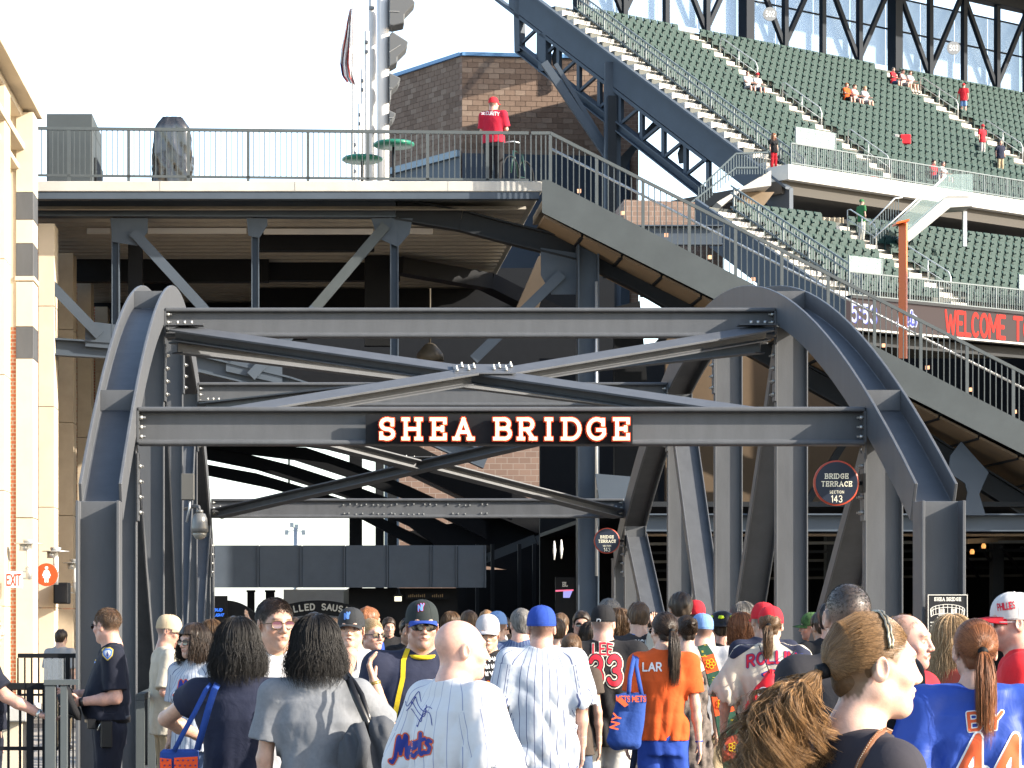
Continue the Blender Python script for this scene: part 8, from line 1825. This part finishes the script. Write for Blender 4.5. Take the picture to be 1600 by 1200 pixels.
# --- guard on the walkway and people in the stands ---
G_ = figure('security guard in red shirt and cap standing at the walkway railing', 771, 153, 51.0, 22, hres=.009, res=.016, build=1.12, hair=('buzz', 'dark'), headyaw=25, shirtmat=cloth('crimson', (.42, .012, .035)), sleeve=.85, pants=BLACKC, skin=PINK, cap=REDC, base_z=ZD, seed=70, arms={'R': ((.14, .2, -1), (-.5, .8, .1)), 'L': ((-.14, .2, -1), (.5, .8, .1))}, hem=.88)
print_px(G_, 'SECURITY', 766, 177, 5, 28, [PWHITE], stroke=.22, ang=-.08, res=.07)
def stander(px, feety, Y, yaw, H, lab, shirt, pants, skin=PINK, cap=None, hairc='brown', sex='m', seated=False, short=False, S=None, arms=None):
    """feet (or seat) row found on the stand"""
    X = (px-VX)*Y/FPX; z = CAMZ+(VY-feety)*Y/FPX
    return figure(lab, px, 0, Y, yaw, H=H, hres=.011, res=.02, hair=('short' if sex == 'm' else 'long', hairc), shirtmat=shirt, sleeve=.6, pants=pants, shorts=.8 if short else False, skin=skin, cap=cap, base_z=z, hands=False, sex=sex, seated=seated, kk=H/1.75, seed=int(px), eyes=False, arms=arms)
def on_row(S, k, px):
    a = min(np.arange(-2, 62, .1), key=lambda a: abs(proj(S.row(a, k)+S.u*.3)[0]-px)); return S.row(a, k)+S.u*.3
def krow(S, px, py, n, h=0):
    return min(((abs(proj(on_row(S, k, px)+Vector((0, 0, h)))[1]-py), k) for k in range(n)))[1]
def place(S, px, feety, n, yaw, H, lab, shirt, pants, **kw):
    k = krow(S, px, feety, n); w = on_row(S, k, px); f = (VY-(w.z-CAMZ)*FPX/w.y)
    seated = kw.get('seated')
    if seated: w = w+S.u*.18
    o = figure(lab, px, 0, w.y, yaw, H=H, hres=.011, res=.02, hair=('short' if kw.get('sex', 'm') == 'm' else 'long', kw.get('hc', 'brown')), shirtmat=shirt, sleeve=.7, pants=pants, shorts=.8 if kw.get('short') else False, skin=kw.get('skin', PINK), cap=kw.get('cap'), base_z=w.z+.02, hands=False, sex=kw.get('sex', 'm'), seated=bool(seated), kk=H/1.75, seed=int(px), eyes=False, arms=kw.get('arms')); o.root.location.x = w.x; return o
SL = {'L': ((-.15, .5, -1), (.1, 1, -.2)), 'R': ((.15, .5, -1), (-.1, 1, -.2))}
FY = 180-36
for px, fy, lab, sm2, pm, hc2, cp in ((1171, 161, 'leftmost of the seated pair near the left aisle, pale top', WHITEC, LGREY, 'brown', None), (1187, 163, 'right one of the seated pair near the left aisle, white top and cap', WHITEC, JEAN, 'brown', REDC),
    (1326, 172, 'woman in orange top, leftmost of the seated trio in mid stand', ORANGEC, BLACKC, 'auburn', None), (1340, 174, 'small middle one of the seated trio in mid stand, pink top', cloth('pink', (.6, .35, .32)), LGREY, 'brown', None), (1355, 177, 'blond one in white at the right of the seated trio', WHITEC, WHITEC, 'blond', None),
    (1399, 148, 'seated fan in bright red at the upper aisle', REDC, JEAN, 'grey', None), (1414, 150, 'seated fan in pale pink beside the bright red one', cloth('pale_pink', (.62, .42, .38)), LGREY, 'brown', None), (1426, 151, 'seated fan in white, rightmost of the three at the upper aisle', WHITEC, KHAKI, 'brown', None),
    (1477, 296, 'seated fan in white and red at the pale glass stair', WHITEC, JEAN, 'grey', None), (1464, 298, 'seated child in red at the pale glass stair', REDC, JEAN, 'dark', None)):
    place(U, px, fy-4, NR, FY+random.uniform(-12, 12), 1.72, lab, sm2, pm, hc=hc2, cap=cp, seated=True, short=True, arms=SL)
place(U, 1505, 180, NR, 20, 1.75, 'fan in red shirt and denim shorts climbing the upper aisle', REDC, LBLUE, short=True, cap=REDC, arms={'L': ((-.5, .3, -1), (-.2, .5, -1)), 'R': DN(1)})
place(U, 1535, 250, NR, 150, 1.72, 'fan in red with grey trousers stepping down the stand', REDC, LGREY, cap=REDC); place(U, 1563, 270, NR, 170, 1.75, 'man in navy shirt and khaki shorts standing among the seats', NAVYC, KHAKI, hc='grey', short=False)
place(U, 1209, 262, 4, 160, 1.6, 'person behind the pale screen at the corner of the upper stand', BLACKC, REDC, sex='f', hc='auburn')
place(Lw, 1347, 378, LRN, 60, 1.78, 'steward in dark green shirt and cap on the lower stand stair', GREEN, cloth('off_white', (.6, .58, .5)), cap=GREEN, hc='grey', skin=TAN_)
JK = thing('draped_jacket', 'red and grey jacket draped over empty seats', 'jacket', U.row(10, 3, 0)); w = on_row(U, krow(U, 1415, 238, NR), 1415)
JK.location = w; qv = MB(); qv.box(w+Vector((-.25, .2, .45)), w+Vector((.3, .35, .95))); qv.build('red_cloth', REDC, JK, bevel=.05); qv = MB(); qv.box(w+Vector((-.55, .2, .5)), w+Vector((-.28, .34, .95))); qv.build('grey_cloth', LGREY, JK, bevel=.05)
# ---------- fences, planter and ground things at the lower left ----------
def low_fence(name, label, xa, xb, ytop, Y, step, posts, ybot=None, m=BLACK):
    A, B = P(xa, ytop, Y), P(xb, ytop, Y); T = thing(name, label, 'fence', ((A.x+B.x)/2, Y, 0))
    q = MB(); q.box((A.x, Y-.03, A.z-.045), (B.x, Y+.03, A.z)); q.build('top_rail', m, T, bevel=.004)
    q = MB(); q.box((A.x, Y-.015, .12), (B.x, Y+.015, .16)); q.build('bottom_rail', m, T)
    q = MB(); z = A.z-.42; q.box((A.x, Y-.012, z-.012), (B.x, Y+.012, z+.012)); q.build('middle_rail', m, T)
    x = A.x; b = None
    while x < B.x:
        if b is None: q = MB(); q.box((-.008, -.008, .16), (.008, .008, A.z-.046)); b = q.build('baluster', m, T, world=False)
        else: b = dup(b, T)
        b.location = (x-T.location.x, 0, 0); x += step
    for px, w in posts:
        x = P(px, 0, Y).x; q = MB(); q.box((x-w/2, Y-.035, 0), (x+w/2, Y+.035, A.z-.003)); q.build('post', m, T)
low_fence('black_fence', 'near black picket fence on which the officer rests his hand', -60, 84, 1067, 16.4, .075, ((47, .04),))
T = thing('gate_post', 'grey square gate post at the end of the near black fence', 'post', P(79, 1400, 16.3)); T.location.z = 0
q = MB(); x = P(79, 0, 16.3).x; q.box((x-.035, 16.27, 0), (x+.035, 16.36, P(0, 1070, 16.3).z)); q.build('shaft', RAIL, T, bevel=.004); q = MB(); q.box((x-.04, 16.26, P(0, 1070, 16.3).z), (x+.18, 16.37, P(0, 1062, 16.3).z)); q.build('cap_rail', RAIL, T)
q = MB(); x = P(100, 0, 16.3).x; q.box((x-.02, 16.27, 0), (x+.02, 16.36, P(0, 1071, 16.3).z)); q.build('shaft', RAIL, T)
low_fence('rear_black_fence', 'farther black picket fence beyond the officers, before the building', 28, 122, 1021, 26, .07, ((97, .05), (106, .04)))
T = thing('stone_planter', 'pale stone planter bench behind the near fence', 'planter', P(10, 1150, 19.5)); T.location.z = 0
z1, z2 = P(0, 1105, 19.5).z, P(0, 1128, 19.5).z
q = MB(); q.box((P(-80, 0, 19.5).x, 19.5, z2), (P(42, 0, 19.5).x, 20.6, z1)); q.build('slab', CONC, T, bevel=.01); q = MB(); q.box((P(-80, 0, 19.5).x, 19.6, 0), (P(30, 0, 19.5).x, 20.5, z2-.004)); q.build('base', CREAM, T)
T = thing('clear_bin', 'clear plastic bin hanging on the farther fence', 'bin', P(82, 1045, 25.8))
q = MB(); a, b = P(70, 1066, 25.8), P(98, 1029, 25.8); q.box((a.x, 25.7, a.z), (b.x, 25.9, b.z)); q.build('tub', mat('clear_plastic', (.22, .25, .28), .3, alpha=.55), T)
# paving joints
q = MB()
for i in range(60):
    y = 14+i*1.2; q.box((-14, y-.008, .004), (8, y+.008, .006))
o = q.build('paving_joint', CONCD, kind='structure')
